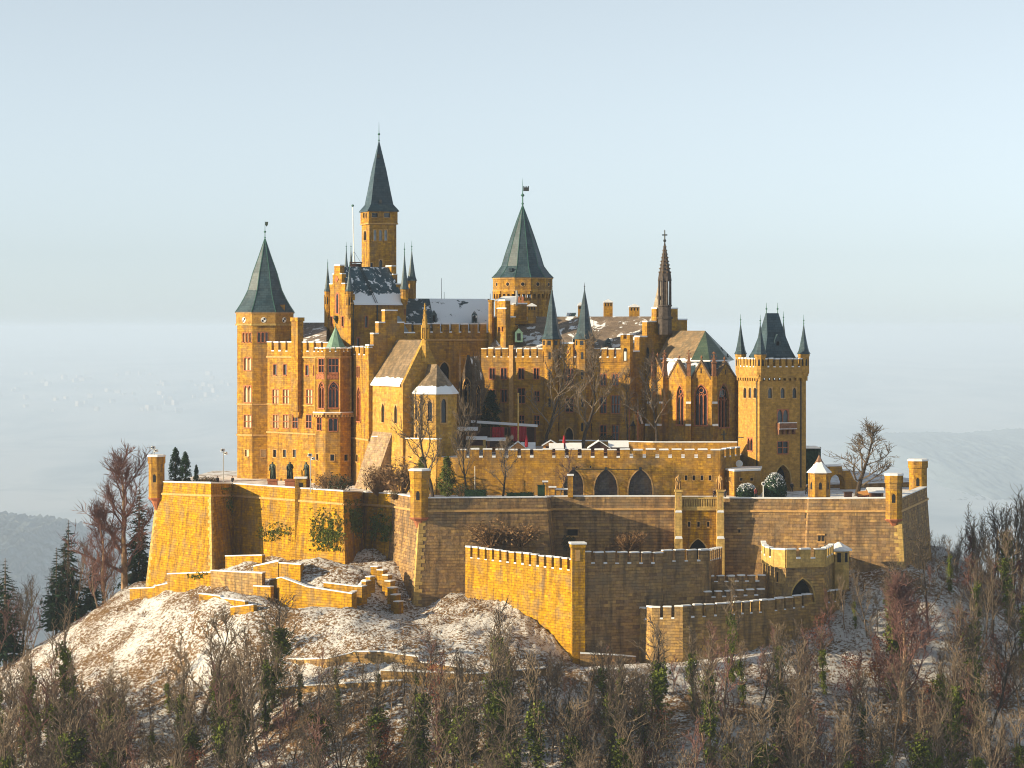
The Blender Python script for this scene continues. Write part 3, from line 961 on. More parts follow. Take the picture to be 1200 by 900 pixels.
def watch_turret(name, label, px, Y, hw, ytop, ybot, ycorb, lamp=False):
    """prismatic corner turret standing out from a bastion edge on a corbel"""
    s = (D + Y) / F
    c = XY(px, Y); r = hw * s / 0.93
    root = T(name, label, 'turret', (c.x, c.y, PZ(ybot, Y)))
    zt, zb = PZ(ytop, Y), PZ(ybot, Y)
    a0 = R(-22.5 - 10)
    mb = MB()
    mb.ngon_loft(c, [(r * .90, zb), (r * .90, zt - 1.35), (r, zt - 1.15), (r, zt)], 8, a0)
    mb.build('wall', M['ashlar'], root)
    m2 = MB()
    m2.ngon_loft(c, [(r * .12, PZ(ycorb, Y)), (r * .62, zb - 0.55), (r * .74, zb - 0.5), (r * .98, zb - 0.12), (r * .98, zb + 0.02)], 8, a0)
    m2.build('corbel', M['red_stone'], root)
    m3 = MB(); m3.ngon_loft(c, [(r * 1.06, zt + .003), (r * 1.06, zt + .22), (r * .9, zt + .36)], 8, a0)
    m3.build('snow_cap', M['snow'], root)
    rr = r * .90 * math.cos(math.pi / 8)
    for k in range(8):
        a = a0 + 2 * math.pi * (k + .5) / 8
        if math.cos(a) < 0.4 or (k % 2 and math.cos(a) < .9): continue
        A = Vector((c.x + rr * math.sin(a), c.y - rr * math.cos(a))); tt = Vector((math.cos(a), math.sin(a)))
        f = Face(A - tt * .28, A + tt * .28, 0, 1)
        zw = zb + (zt - zb) * 0.38; zh = zw + 1.1
        w = MB()
        f.extr(w, [(0, zw), (f.L, zw)] + arch_pts(0, f.L, zh, zh + .35, 'round', 3)[::-1], -0.05, 0.02)
        w.build('window', M['black'], root)
    return root, c, zt
_, c_, zt_ = watch_turret('corner_turret', 'ochre corner turret at the west tip of the bastion, floodlight mast on its flat top', 183.5, 37, 9.6, 535, 583, 598)
WEST_TURRET = (c_, zt_)
watch_turret('corner_turret', 'flat topped ochre turret on the gold and grey edge of the great bastion', 491.8, -10.5, 11.6, 551.5, 606, 624)
watch_turret('corner_turret', 'sunlit flat topped turret on the edge of the east bastion, in front of the stall', 1047.5, -8, 10.8, 557, 608, 622)
watch_turret('corner_turret', 'shaded brown flat topped turret at the far eastern tip of the walls', 1075.8, 25, 11.5, 540, 587, 594)

def small_pier(label, l, r, yt, yb, Y, depth, mat='ashlar', hole=None):
    root = T('wall_pier', label, 'pier', P((l + r) / 2, yb, Y))
    mb = MB(); box_px(mb, l, r, yt, yb, Y, depth); mb.build('shaft', M[mat], root)
    sn = MB(); s = (D + Y) / F
    sn.box((PX((l + r) / 2, Y), Y + depth / 2), (r - l) * s + .25, depth + .25, PZ(yt, Y) + .003, PZ(yt, Y) + .25); sn.build('snow_cap', M['snow'], root)
    if hole:
        h = MB(); box_px(h, *hole, Y - .02, .3); h.build('opening', M['black'], root)
small_pier('small square sunlit pier on the curtain wall beside the third bronze statue', 345.5, 358.5, 561, 640, 11, 2.2, 'rubble', (350, 355, 566, 571))
small_pier('slim chimney like pier on the shaded wall in front of the first arch', 665.5, 671.5, 557.5, 583, -2.2, 0.9)

# ------------------------------------------------------------------ gate with the balustrade
def gate():
    b = Bld('balustrade_gate', 'gatehouse with a pale stone balustrade, pointed archway and two statues on its piers', 'gatehouse', P(818, 660, -5), 'rubble')
    YF = -3.4
    A, B = XY(793.5, YF), XY(846, YF)
    f = b.poly([A, B, Vector((B.x, -0.5)), Vector((A.x, -0.5))], -22, PZ(597, YF))[0]
    # deep arch
    u0, u1 = f.u(806.5), f.u(829.5)
    big_arch_window(f, b.root, u0, f.z(818, 665), u1, f.z(818, 631.5), 1, 'pale_stone', 'black', 2.2, 'archway', False, 'rubble')
    for x in (806, 817, 828.5): b.win(f, x, 611.5, x + 3.2, 617.5, mat='trim', pane='black', bord=.08)
    b.done()
    s = (D + YF) / F
    for l, r in ((791.5, 798), (840.5, 847)):
        def pier(mb, l=l, r=r):
            x = PX((l + r) / 2, YF); wd = (r - l) * s
            mb.box((x, YF - .25), wd + .1, 1.5, PZ(598, YF), PZ(574.5, YF))
            mb.box((x, YF - .35), wd + .35, 1.75, PZ(576, YF) , PZ(574, YF) + .02)
            mb.box((x, YF - .40), wd + .30, 1.6, PZ(600, YF), PZ(596.5, YF))
            mb.box((x, YF - .55), wd + .25, 1.4, PZ(630, YF), PZ(600.2, YF))
            mb.box((x, YF - .85), wd + .30, 1.9, -22, PZ(630.4, YF))
        po = b.part('gate_pier', 'pale_stone', pier)
        def snw(mb, l=l, r=r):
            x = PX((l + r) / 2, YF); wd = (r - l) * s
            mb.box((x, YF - 1.6), wd + .3, .5, PZ(630.4, YF) + .004, PZ(627.5, YF), taper=.8)
            mb.box((x, YF - 1.15), wd + .24, .35, PZ(600, YF) + .004, PZ(597.5, YF), taper=.8)
        b.part('snow_cap', 'snow', snw, po)
        def niche(mb, l=l, r=r):
            ff = Face((PX(l, YF), YF - 1.0), (PX(r, YF), YF - 1.0), 0, 1)
            L = ff.L
            ff.extr(mb, [(L * .3, PZ(594, YF)), (L * .7, PZ(594, YF))] + arch_pts(L * .3, L * .7, PZ(585, YF), PZ(581, YF), 'point', 3)[::-1], -.03, .03)
        b.part('niche', 'trim', niche, po)
    def bal(mb):
        x0, x1 = PX(798, YF), PX(840.5, YF)
        mb.box(((x0 + x1) / 2, YF), x1 - x0, .55, PZ(584.5, YF), PZ(582.3, YF))
        mb.box(((x0 + x1) / 2, YF), x1 - x0, .6, PZ(598, YF), PZ(593.5, YF))
        n = 15
        for i in range(n):
            x = x0 + (x1 - x0) * (i + .5) / n
            mb.box((x, YF), .22, .34, PZ(593.5, YF), PZ(584.5, YF))
    b.part('balustrade', 'pale_stone', bal)
    b.part('parapet', 'trim', lambda m: m.box(((PX(798, YF) + PX(840.5, YF)) / 2, YF + .5), PX(840.5, YF) - PX(798, YF), .3, PZ(598, YF), PZ(585, YF)))
    return b
gate()

# ------------------------------------------------------------------ lower walls
wallrun('crenellated_wall', 'brightly sunlit crenellated wall standing on the snowy mound in front of the great bastion', 'wall',
        [(545.5, 641, -14), (674, 656.5, -37)], -24, 'rubble', 0.02, 1.3, None, (1.75, 1.95, .62))
def corner_pier():
    root = T('corner_pier', 'square stone corner pier with snow on top, between the sunlit and shaded crenellated walls', 'pier', P(677, 750, -37))
    mb = MB(); c = XY(677, -36.6)
    mb.box(c, 2.0, 2.2, -24, PZ(642, -37), 0.12); mb.box(c, 2.3, 2.5, PZ(642, -37) + .003, PZ(637.5, -37), 0.12)
    mb.build('shaft', M['rubble'], root)
    sn = MB(); sn.box(c, 2.45, 2.65, PZ(637.5, -37) + .003, PZ(635.5, -37), .12); sn.build('snow_cap', M['snow'], root)
    f = MB(); f.box((c.x, c.y - 1.12), .7, .1, PZ(657, -37), PZ(644, -37), 0.12); f.build('recess', M['trim'], root)
corner_pier()
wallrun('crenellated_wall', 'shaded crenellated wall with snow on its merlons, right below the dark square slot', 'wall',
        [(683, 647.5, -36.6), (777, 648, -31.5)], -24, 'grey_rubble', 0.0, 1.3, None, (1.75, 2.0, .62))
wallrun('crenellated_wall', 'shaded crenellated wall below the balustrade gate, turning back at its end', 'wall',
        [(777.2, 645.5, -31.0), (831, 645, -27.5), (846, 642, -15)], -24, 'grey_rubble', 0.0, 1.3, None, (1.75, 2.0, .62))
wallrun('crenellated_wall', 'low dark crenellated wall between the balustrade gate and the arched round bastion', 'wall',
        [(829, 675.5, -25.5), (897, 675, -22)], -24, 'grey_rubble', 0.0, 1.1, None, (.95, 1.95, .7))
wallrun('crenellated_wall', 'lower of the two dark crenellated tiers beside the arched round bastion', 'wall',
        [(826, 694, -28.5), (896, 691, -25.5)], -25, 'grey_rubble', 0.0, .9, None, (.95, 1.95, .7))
def round_bastion():
    b = Bld('round_bastion', 'sunlit crenellated gate bastion with a wide dark archway', 'bastion', P(935, 720, -18), 'ramp_stone')
    pts = [(893.5, -10), (895, -16.5), (900, -20.5), (908, -23.2), (921, -25), (966, -23.5), (975.5, -15), (970, -8)]
    zc = PZ(654, -23); zt = PZ(643.5, -23)
    fs = b.poly(pts, -24, zc)
    f = fs[4]
    big_arch_window(f, b.root, f.u(927), f.z(940, 706), f.u(954.5), f.z(940, 678), 1, 'pale_stone', 'black', 2.0, 'archway', False, 'ramp_stone')
    for x, y in ((902.8, 673),): b.win(fs[3], 909.5, 670, 912.5, 682, mat='trim', pane='black', bord=.08)
    b.done()
    b.battlement(fs[:6], PZ(664, -23), zc, zt, 2.2, .8, .7, .22, mat='pale_stone')
round_bastion()
def gate_hut():
    root = T('gate_hut', 'small hut with a hipped snowy roof behind the arched round bastion', 'hut', P(984, 665, -14))
    mb = MB(); c = XY(983, -13); mb.ngon_loft(c, [(1.75, PZ(690, -13)), (1.75, PZ(645, -13))], 8, .3); mb.build('wall', M['pale_stone'], root)
    r = MB(); r.ngon_loft(c, [(2.3, PZ(645, -13) + .003), (2.3, PZ(643.5, -13)), (.15, PZ(635, -13))], 8, .3); r.build('roof', M['snow'], root)
    for k in range(3):
        w = MB(); a = .3 + math.pi / 8 + (k - 1) * math.pi / 4; rr = 1.75 * math.cos(math.pi / 8)
        A = Vector((c.x + rr * math.sin(a), c.y - rr * math.cos(a))); w.box(A, .6, .1, PZ(658, -13), PZ(647, -13), a); w.build('window', M['black'], root)
gate_hut()
wallrun('crenellated_wall', 'lowest crenellated wall, curving round the ramp from its sunlit end', 'wall',
        [(742.5, 713, -28), (750, 713, -33), (764, 712, -36.5), (800, 710.5, -37.5), (850, 707.5, -35), (900, 703.5, -30), (950, 697, -24), (985, 691, -17)], -27, 'ramp_stone', 0.03, 1.2, None, (1.9, 1.85, .5))
wallrun('parapet_wall', 'low dark parapet wall with snow along the road below the shaded crenellated wall', 'wall',
        [(680, 766, -39), (720, 768, -39), (745, 770, -36)], -27, 'grey_rubble', 0.0, .8)

# road below the walls: a strip following the slope
def road():
    pts = [(640, 800, -52), (690, 787, -46), (740, 783, -43.5), (800, 781, -42), (850, 775, -39.5), (900, 766, -35), (950, 757, -30), (1000, 742, -24), (1040, 728, -16)]
    mb = MB(); L = [P(*p) for p in pts]
    rows = []
    for i, p in enumerate(L):
        a = L[max(0, i - 1)]; c = L[min(len(L) - 1, i + 1)]
        t = (c - a).to_2d().normalized(); n = Vector((-t.y, t.x))
        rows.append([(p.x - n.x * .2, p.y - n.y * .2, p.z - 3), (p.x - n.x * .2, p.y - n.y * .2, p.z), (p.x + n.x * 4.5, p.y + n.y * 4.5, p.z + .05), (p.x + n.x * 4.5, p.y + n.y * 4.5, p.z - 3)])
    mb.loft(rows, closed=False, cap0=True, cap1=True)
    o = mb.build('castle_road', M['floor']); tag(o, kind='structure')
road()

# retaining walls and steps on the west slope
def rwall(label, verts, mat='rubble', depth=6.0, thick=.7, name='retaining_wall'):
    zb = min(P(*v).z for v in verts) - depth
    return wallrun(name, label, 'wall', verts, zb, mat, 0.0, thick)
rwall('stepped low retaining wall at the foot of the west bastion, highest of the slope', [(152, 690, 20), (181, 689, 12), (182, 687, 11.8), (197, 684, 8)], depth=5)
rwall('low sunlit retaining wall under the west bastion with ivy hanging over its top', [(196, 673, 8), (247, 671, -2)], depth=4.5)
rwall('pale smooth retaining wall below the ivy covered bastion corner', [(247, 669, -3), (307, 672, -14.5), (311, 671, -11)], 'ramp_stone', 5)
rwall('small upper retaining wall in the snow beneath the curtain wall', [(264, 652, 14), (307, 651, 6)], depth=3)
rwall('short retaining wall block near the projecting curtain corner', [(297, 664, 0), (326, 658, -6), (330, 657, 0)], depth=5)
rwall('low sunlit retaining wall in front of the curtain corner', [(327, 660, -6), (352, 662, -10.5), (356, 660, -6)], depth=4)
rwall('large sunlit retaining wall with an angled corner, centre of the west slope', [(316, 680, -9), (330, 677, -17), (360, 688, -20), (412, 696, -26), (418, 693, -22)], depth=6)
rwall('upper short wall above the large angled retaining wall', [(379, 683, -14), (421, 688, -19), (430, 680, -16)], depth=3)
rwall('connecting low wall between the pale wall and the angled wall', [(297, 687, -13), (317, 688, -16)], depth=4)
rwall('long low garden wall stepping down the west slope', [(233, 696, -13), (258, 699, -17), (259, 701, -17), (287, 705, -22)], depth=3)
rwall('lowest short garden wall piece of the west slope steps', [(270, 712, -23), (297, 709, -27)], depth=2.5)
rwall('snow topped lower terrace wall, west part, behind the ivy clad trees', [(332, 772, -36), (352, 773, -41), (383, 772, -45), (413, 765, -46)], 'ramp_stone', depth=5)
rwall('snow topped lower terrace wall under the mound', [(413, 764, -46), (448, 764, -48), (490, 770, -50), (491, 776, -50), (545, 783, -52)], 'ramp_stone', depth=6)
rwall('lower edge wall of the road under the mound', [(446, 786, -55), (500, 788, -56), (560, 790, -57), (640, 783, -52)], 'ramp_stone', depth=5)
rwall('bottom terrace wall among the trees on the west slope', [(326, 806, -50), (420, 800, -56), (470, 798, -58)], 'ramp_stone', depth=4)

def stone_steps(name, label, steps, wd):
    root = T(name, label, 'steps', P(*steps[0][:2], steps[0][2]))
    mb = MB(); sn = MB()
    for (px, py, Y, ln) in steps:
        p = P(px, py, Y); s = (D + Y) / F
        mb.box((p.x, p.y), ln * s * .62, wd, p.z - 2.6, p.z, -0.5)
        sn.box((p.x, p.y), ln * s * .62 + .1, wd + .1, p.z + .003, p.z + .16, -0.5)
    mb.build('masonry', M['rubble'], root); sn.build('snow_cap', M['snow'], root)
stone_steps('stepped_wall', 'stepped flank wall descending beside the great bastion like a stair', [(441, 664, -8, 15), (448, 668, -9.5, 13), (454, 674, -11, 12), (457, 681, -12.5, 12), (460, 689, -14, 12), (464, 697, -15.5, 11), (467, 705, -17, 11)], 1.5)
stone_steps('stepped_wall', 'short flight of snowy wall steps above the angled retaining wall', [(434, 676, -16, 10), (429, 681, -17.5, 10), (424, 687, -19, 11)], 1.5)

# floors
def floor_poly(name, pts, z, mat='floor'):
    mb = MB(); mb.quad(*[(p[0], p[1], z) for p in pts])
    o = mb.build(name, M[mat]); tag(o, kind='structure')
floor_poly('terrace_ground', [XY(186, 37), XY(247, 21), XY(272, 32), XY(345, 13.5), XY(402, 2), XY(425, 14), XY(462, 5), XY(494, -10), XY(639, -7), XY(646, -1), XY(793, -1), XY(845, -1), XY(946, -3.5), XY(1054, -7.5), XY(1085, 24), XY(1073, 60), XY(1000, 90), XY(250, 90)], -0.55)
floor_poly('courtyard_ground', [XY(437, 31), XY(463, 24.5), XY(513, 12), XY(600, 11), XY(640, 11), XY(844, 9.6), XY(866, 17), XY(875, 40), XY(840, 85), XY(470, 85)], 5.8)

# ------------------------------------------------------------------ inner arched retaining wall of the courtyard
wallrun('courtyard_wall', 'bright ochre retaining wall under the old chapel, snow along its ledge', 'wall',
        [(436, 512, 30.5), (462, 512, 24), (470, 514, 21.5), (512, 515, 11.5)], -1, 'chapel_stone', 0.02, 1.0)
def arcade():
    b = Bld('arched_wall', 'crenellated courtyard wall with three large blind pointed arches', 'wall', P(720, 580, 14), 'ashlar')
    pts = [(512.3, 11.3), (536, 10.5), (636, 10.2), (844, 9), (867, 17)]
    zc = 5.9
    P_ = [XY(*p) for p in pts]
    fs = [Face(P_[i], P_[i + 1], -1.0, zc) for i in range(4)]
    b.faces = fs
    f = fs[2]
    for c, w in ((672, 23), (710, 27), (750.5, 28)):
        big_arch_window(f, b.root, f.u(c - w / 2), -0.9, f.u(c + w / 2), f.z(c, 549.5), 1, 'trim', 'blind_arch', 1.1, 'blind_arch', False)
    for x in (794, 804, 813, 822.5, 832): b.win(f, x - 1.6, 557, x + 1.6, 563, mat='trim', pane='black', bord=.06)
    for x in (676, 692): b.win(f, x - 1, 546, x + 1, 548.5, mat='trim', pane='black', bord=.05)
    b.done()
    # drain pipe along the arches
    def pipe(mb):
        for c in (672, 710, 750.5):
            u = f.u(c); f.bar(mb, u - .22, u + .22, f.z(c, 551), f.z(c, 547.5), 0, .2)
        f.bar(mb, f.u(674), f.u(749), f.z(710, 550.2), f.z(710, 549.6), 0, .1)
    b.part('pipe', 'iron', pipe)
    b.battlement(fs[1:], zc - .7, zc + .003, f.z(740, 527.5), 2.15, .62, .7, .03)
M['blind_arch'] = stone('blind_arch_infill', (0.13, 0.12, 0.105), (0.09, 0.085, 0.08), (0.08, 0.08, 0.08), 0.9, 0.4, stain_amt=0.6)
arcade()

# low block beside the gate tower
def low_block():
    b = Bld('guard_block', 'low crenellated guard block with a snowy top, joining the arched wall to the gate tower', 'building', P(868, 577, 9), 'ashlar')
    zt = PZ(551, 11)
    fs = b.poly([(838, 16), (860.5, 7), (891, 10), (893, 19)], -1, zt)
    for x in (866.5, 879): b.win(fs[1], x, 560, x + 4, 563.5, mat='trim', pane='black', bord=.06)
    for x in (845, 851, 855.5): b.win(fs[0], x - .8, 559, x + .8, 564, mat='trim', pane='black', bord=.04)
    b.done()
    b.part('snow_cap', 'snow', lambda mb: mb.prism([XY(837.5, 16.2), XY(860.4, 6.8), XY(891.3, 9.8), XY(893, 19)], zt + .003, zt + .32))
    d = MB(); c = P(867, 543.5, 15); d.tube(c, c + Vector((-.15, -.35, .05)), .55, .62, 14)
    o = d.build('satellite_dish', M['white']); tag(o, 'round white dish on the snowy roof of the low guard block', 'dish')
    o.parent = None
low_block()
# ------------------------------------------------------------------ the castle: west octagonal tower
def disc(face, mb, u, z, r, d0, d1, n=12):
    face.extr(mb, [(u + r * math.cos(2 * math.pi * k / n), z + r * math.sin(2 * math.pi * k / n)) for k in range(n)], d0, d1)

def west_tower():
    Y = 66; s = (D + Y) / F; c = XY(310.5, Y)
    b = Bld('octagonal_tower', 'westernmost octagonal ochre tower with round black and white shields under its pointed roof', 'tower', (c.x, c.y, -1))
    fs = b.ngon(c, 34.3 * s, 8, -65, -2, PZ(381, Y))
    f0, f1 = fs[0], fs[1]            # lit face, front face
    for x in (284.3, 288.2, 292): b.win(f0, x, 390, x + 2.6, 401, 1, 1, 'round', pane='blind', bord=.08)
    for x in (301.8, 306.3, 310.9): b.win(f1, x, 389.5, x + 3, 401, 1, 1, 'round', bord=.1)
    b.win(f0, 286, 419, 294.3, 434, 2, 1, 'round', pane='blind'); b.win(f0, 286, 452, 294.5, 471.5, 2, 1, 'point', pane='blind')
    b.win(f0, 286, 486.5, 294.5, 501, 2, 2, pane='blind')
    b.win(f0, 287, 527, 291.5, 535, pane='blind', mat='trim'); b.win(f1, 305.5, 527, 311.5, 535.5, pane='blind', mat='trim')
    fw = fs[7]
    for y in (390, 420, 453, 487): b.win(fw, 278.6, y, 280.3, y + 13, bord=.1)
    b.done()
    cap = b.part('parapet_band', 'ashlar_fine', lambda mb: mb.ngon_loft(c, [(35.6 * s, PZ(381, Y)), (35.6 * s, PZ(366.5, Y))], 8, R(-65)))
    capf = Bld.__new__(Bld); capf.faces = []; capf.caps = []
    cf = Bld.ngon(capf, c, 35.6 * s, 8, -65, PZ(381, Y), PZ(366.5, Y))
    b.band(cf, PZ(381.5, Y), .35, .12, 'pale_stone'); b.band(cf, PZ(367.5, Y), .3, .14, 'trim', 'cornice')
    b.band(fs, PZ(474, Y), .3, .1); b.band(fs, PZ(510, Y), .35, .15)
    for k in range(4):
        f = cf[k] if k < 3 else cf[7]
        mb = MB(); z = PZ(375, Y)
        disc(f, mb, f.L / 2, z, .52, -.1, .05)
        o = mb.build('shield', M['white'], b.root)
        q = MB(); f.bar(q, f.L / 2, f.L / 2 + .36, z, z + .36, .05, .062); f.bar(q, f.L / 2 - .36, f.L / 2, z - .36, z, .05, .062)
        q.build('emblem', M['black'], o)
    prof = [(35.6, 366.3), (30.0, 358), (25.3, 350), (20.3, 340), (14.6, 320), (7.3, 300), (.5, 280)]
    sp = spire(b.root, c, [(a * s / .965, PZ(y, Y)) for a, y in prof], 8, -65, 'slate', PZ(258, Y) - PZ(280, Y))
    # ridge seams and a weather vane
    def vane(mb):
        z = PZ(263, Y); mb.add([(c.x + .05, c.y, z + .5), (c.x + .62, c.y - .05, z + .5), (c.x + .55, c.y - .05, z - .1), (c.x + .3, c.y - .03, z - .42), (c.x + .05, c.y, z - .1),
                               (c.x + .05, c.y + .06, z + .5), (c.x + .62, c.y + .03, z + .5), (c.x + .55, c.y + .03, z - .1), (c.x + .3, c.y + .03, z - .42), (c.x + .05, c.y + .06, z - .1)],
                              [(0, 4, 3, 2, 1), (5, 6, 7, 8, 9), (0, 1, 6, 5), (1, 2, 7, 6), (2, 3, 8, 7), (3, 4, 9, 8), (4, 0, 5, 9)])
    b.part('weather_vane', 'bronze', vane, sp)
    def seam(mb):
        for k in range(8):
            a = R(-65) + 2 * math.pi * k / 8
            pr = [(c.x + r * s / .965 * math.sin(a), c.y - r * s / .965 * math.cos(a), PZ(y, Y)) for r, y in prof]
            for i in range(len(pr) - 1): mb.tube(pr[i], pr[i + 1], .09, .09, 4)
    b.part('ridge_seam', 'verdigris', seam, sp)
    ch = b.part('chimney', 'ashlar', lambda mb: box_px(mb, 327, 333.6, 357, 372, Y - 3.5, 1.0))
    def sn(mb):
        r = 36.2 * s / .965
        for a, e in ((-12, 12), (24, 62)):
            A, E = R(a), R(e)
            mb.loft([[(c.x + q * math.sin(t), c.y - q * math.cos(t), z) for t in (A, (A + E) / 2, E)] for q, z in ((r * .985, PZ(366, Y)), (r * .955, PZ(364.6, Y)), (r * .86, PZ(360.5, Y)))], closed=False, cap0=False, cap1=False)
    return b
west_tower()

# ------------------------------------------------------------------ west wing and its bay tower
def west_wing():
    b = Bld('west_wing', 'sunlit ochre wing with red framed windows between the octagonal tower and the bay tower', 'castle wing', (*XY(350, 40), -1))
    A, B = XY(313.5, 58), XY(385, 43.5)
    n = (B - A).normalized(); back = Vector((-n.y, n.x)) * 11
    zc = PZ(412, 50)
    fs = b.poly([A, B, XY(403, 50), XY(345, 72)], -2, zc)
    f = fs[0]
    w = b.win
    for x in (320.3, 332): w(f, x, 427, x + 4, 439.3)
    w(f, 358, 428, 361.8, 440); w(f, 367.3, 428, 370, 440.5); w(f, 344.6, 426, 347, 429.5, pane='blind')
    w(f, 341.5, 436, 348.3, 452, 2, 1, 'round')
    for x in (319.5, 331.6, 359): w(f, x, 456.5, x + 7, 473, 2, 2, pane='blind')
    w(f, 342.8, 465, 348, 475.5, 2)
    for x in (320, 331.7, 342.8, 358.7): w(f, x, 486.3, x + 6.4, 501.5, 2, 2, pane='blind' if x < 340 else 'glass')
    for x in (320, 331.5, 343): w(f, x, 526.8, x + 4, 535.8, mat='trim')
    b.done()
    b.battlement([f], zc - .9, zc, PZ(401.5, 50), 2.2, .72, .7, .12)
    b.band([f], zc - 1.2, .3, .2); b.band([f], f.z(350, 509), .3, .2); b.band([f], f.z(330, 474.5), .18, .14, 'pale_stone', 'sill_band')
    # chimney breast standing out from the wall
    u0, u1 = f.u(346.5), f.u(354)
    def ch(mb):
        f.bar(mb, u0, u1, f.z(350, 482), f.z(350, 373), -.3, 1.0)
        f.bar(mb, u0 - .15, u1 + .15, f.z(350, 376.5), f.z(350, 372), -.45, 1.15)
        for y in (421, 446): f.bar(mb, u0 - .12, u1 + .12, f.z(350, y), f.z(350, y) + .2, -.1, 1.1)
        f.extr(mb, [(u0 + .3, f.z(350, 489)), (u1 - .3, f.z(350, 489)), (u1, f.z(350, 482)), (u0, f.z(350, 482))], -.1, .7)
    b.part('chimney_breast', 'ashlar', ch)
    # sandstone apron below the twin window
    b.part('tracery_panel', 'red_stone', lambda mb: f.bar(mb, f.u(341), f.u(349), f.z(345, 459), f.z(345, 453), -.1, .06))
    # roof behind the battlement
    zr = PZ(378, 70)
    def roof(mb):
        e0, e1, r0, r1 = XY(318, 59), XY(382, 46), XY(342, 72), XY(383, 70)
        mb.quad((*e0, zc + .1), (*e1, zc + .1), (*r1, zr), (*r0, zr)); mb.quad((*XY(383, 80), zc), (*XY(345, 80), zc), (*r0, zr), (*r1, zr))
        mb.quad((*XY(345, 80), zc), (*e0, zc + .1), (*r0, zr)); mb.quad((*e1, zc + .1), (*XY(383, 80), zc), (*r1, zr))
    b.part('roof', M['grey_roof'], roof)
west_wing()

def bay_tower():
    Y = 41; s = (D + Y) / F; c = XY(390.5, Y)
    b = Bld('bay_tower', 'polygonal bay tower with red traceried windows and a small green copper roof', 'tower', (c.x, c.y, -1))
    z1 = PZ(414, Y); zm = PZ(483, Y)
    up = b.ngon(c, 22.3 * s, 8, -65, zm, z1)
    lo = b.ngon(c, 22.6 * s, 8, -65, -2, zm - .5, False)
    f0, f1 = up[0], up[1]; g0, g1, g2 = lo[0], lo[1], lo[2]
    b.win(f1, 385.3, 420.5, 396.3, 436.5, 3, 2, bord=.2); b.win(f0, 373.4, 420.5, 379.6, 436.5, 2, 2, bord=.15)
    b.awin(f1, 385.4, 447.5, 396.4, 477.5, 3); b.awin(f0, 373.4, 447.5, 379.6, 478, 2)
    b.win(g1, 385.3, 490.5, 395.3, 505, 2, 1, 'round'); b.win(g0, 371.5, 489.5, 376.8, 504, 2, 2)
    b.win(g1, 387, 532.5, 391.8, 540, mat='trim'); b.win(g2, 403.3, 532.5, 407.8, 540, mat='trim')
    b.win(g0, 370.5, 532, 373, 539, mat='trim')
    b.done()
    def tr(mb):
        for f in (f0, f1):
            f.bar(mb, .25, f.L - .25, PZ(444.5, Y - 3), PZ(438.5, Y - 3), -.05, .05)
            n = 4 if f is f1 else 3
            for i in range(n):
                u = .25 + (f.L - .5) * (i + .5) / n
                f.extr(mb, [(u, PZ(444, Y - 3)), (u + .3, PZ(441.5, Y - 3)), (u, PZ(439, Y - 3)), (u - .3, PZ(441.5, Y - 3))], .05, .1)
    b.part('tracery_panel', 'red_stone', tr)
    def pil(mb):
        for f in up[:4] + [up[7]]:
            f.bar(mb, -.16, .16, zm, z1 - .9, -.1, .14)
    b.part('pilaster', 'ashlar_fine', pil)
    cor = MB()
    capf = Bld.__new__(Bld); capf.faces = []; capf.caps = []
    cf = Bld.ngon(capf, c, 23.2 * s, 8, -65, zm - .9, zm)
    for f in cf: corbels(f, cor, zm - .8, zm - .05, .62, .3, .45)
    o = cor.build('corbel_table', M['trim'], b.root)
    def sn(mb): mb.ngon_loft(c, [(25.6 * s, zm - .05), (25.4 * s, zm + .1), (22 * s, zm + .14)], 8, R(-65), False, False)
    b.part('snow_cap', 'snow', sn, o)
    bf = Bld.ngon(capf, c, 22.7 * s, 8, -65, 0, 1)
    b.battlement(bf, z1 - .5, PZ(412.3, Y), PZ(408.6, Y), .95, .34, .4, .0)
    b.band(bf, z1 - .75, .22, .1)
    cc = Vector((c.x + .45, c.y))
    spire(b.root, cc, [(13.2 * s, PZ(409.5, Y)), (12.4 * s, PZ(407.5, Y)), (.06, PZ(383, Y))], 8, -65, 'copper', .9)
bay_tower()

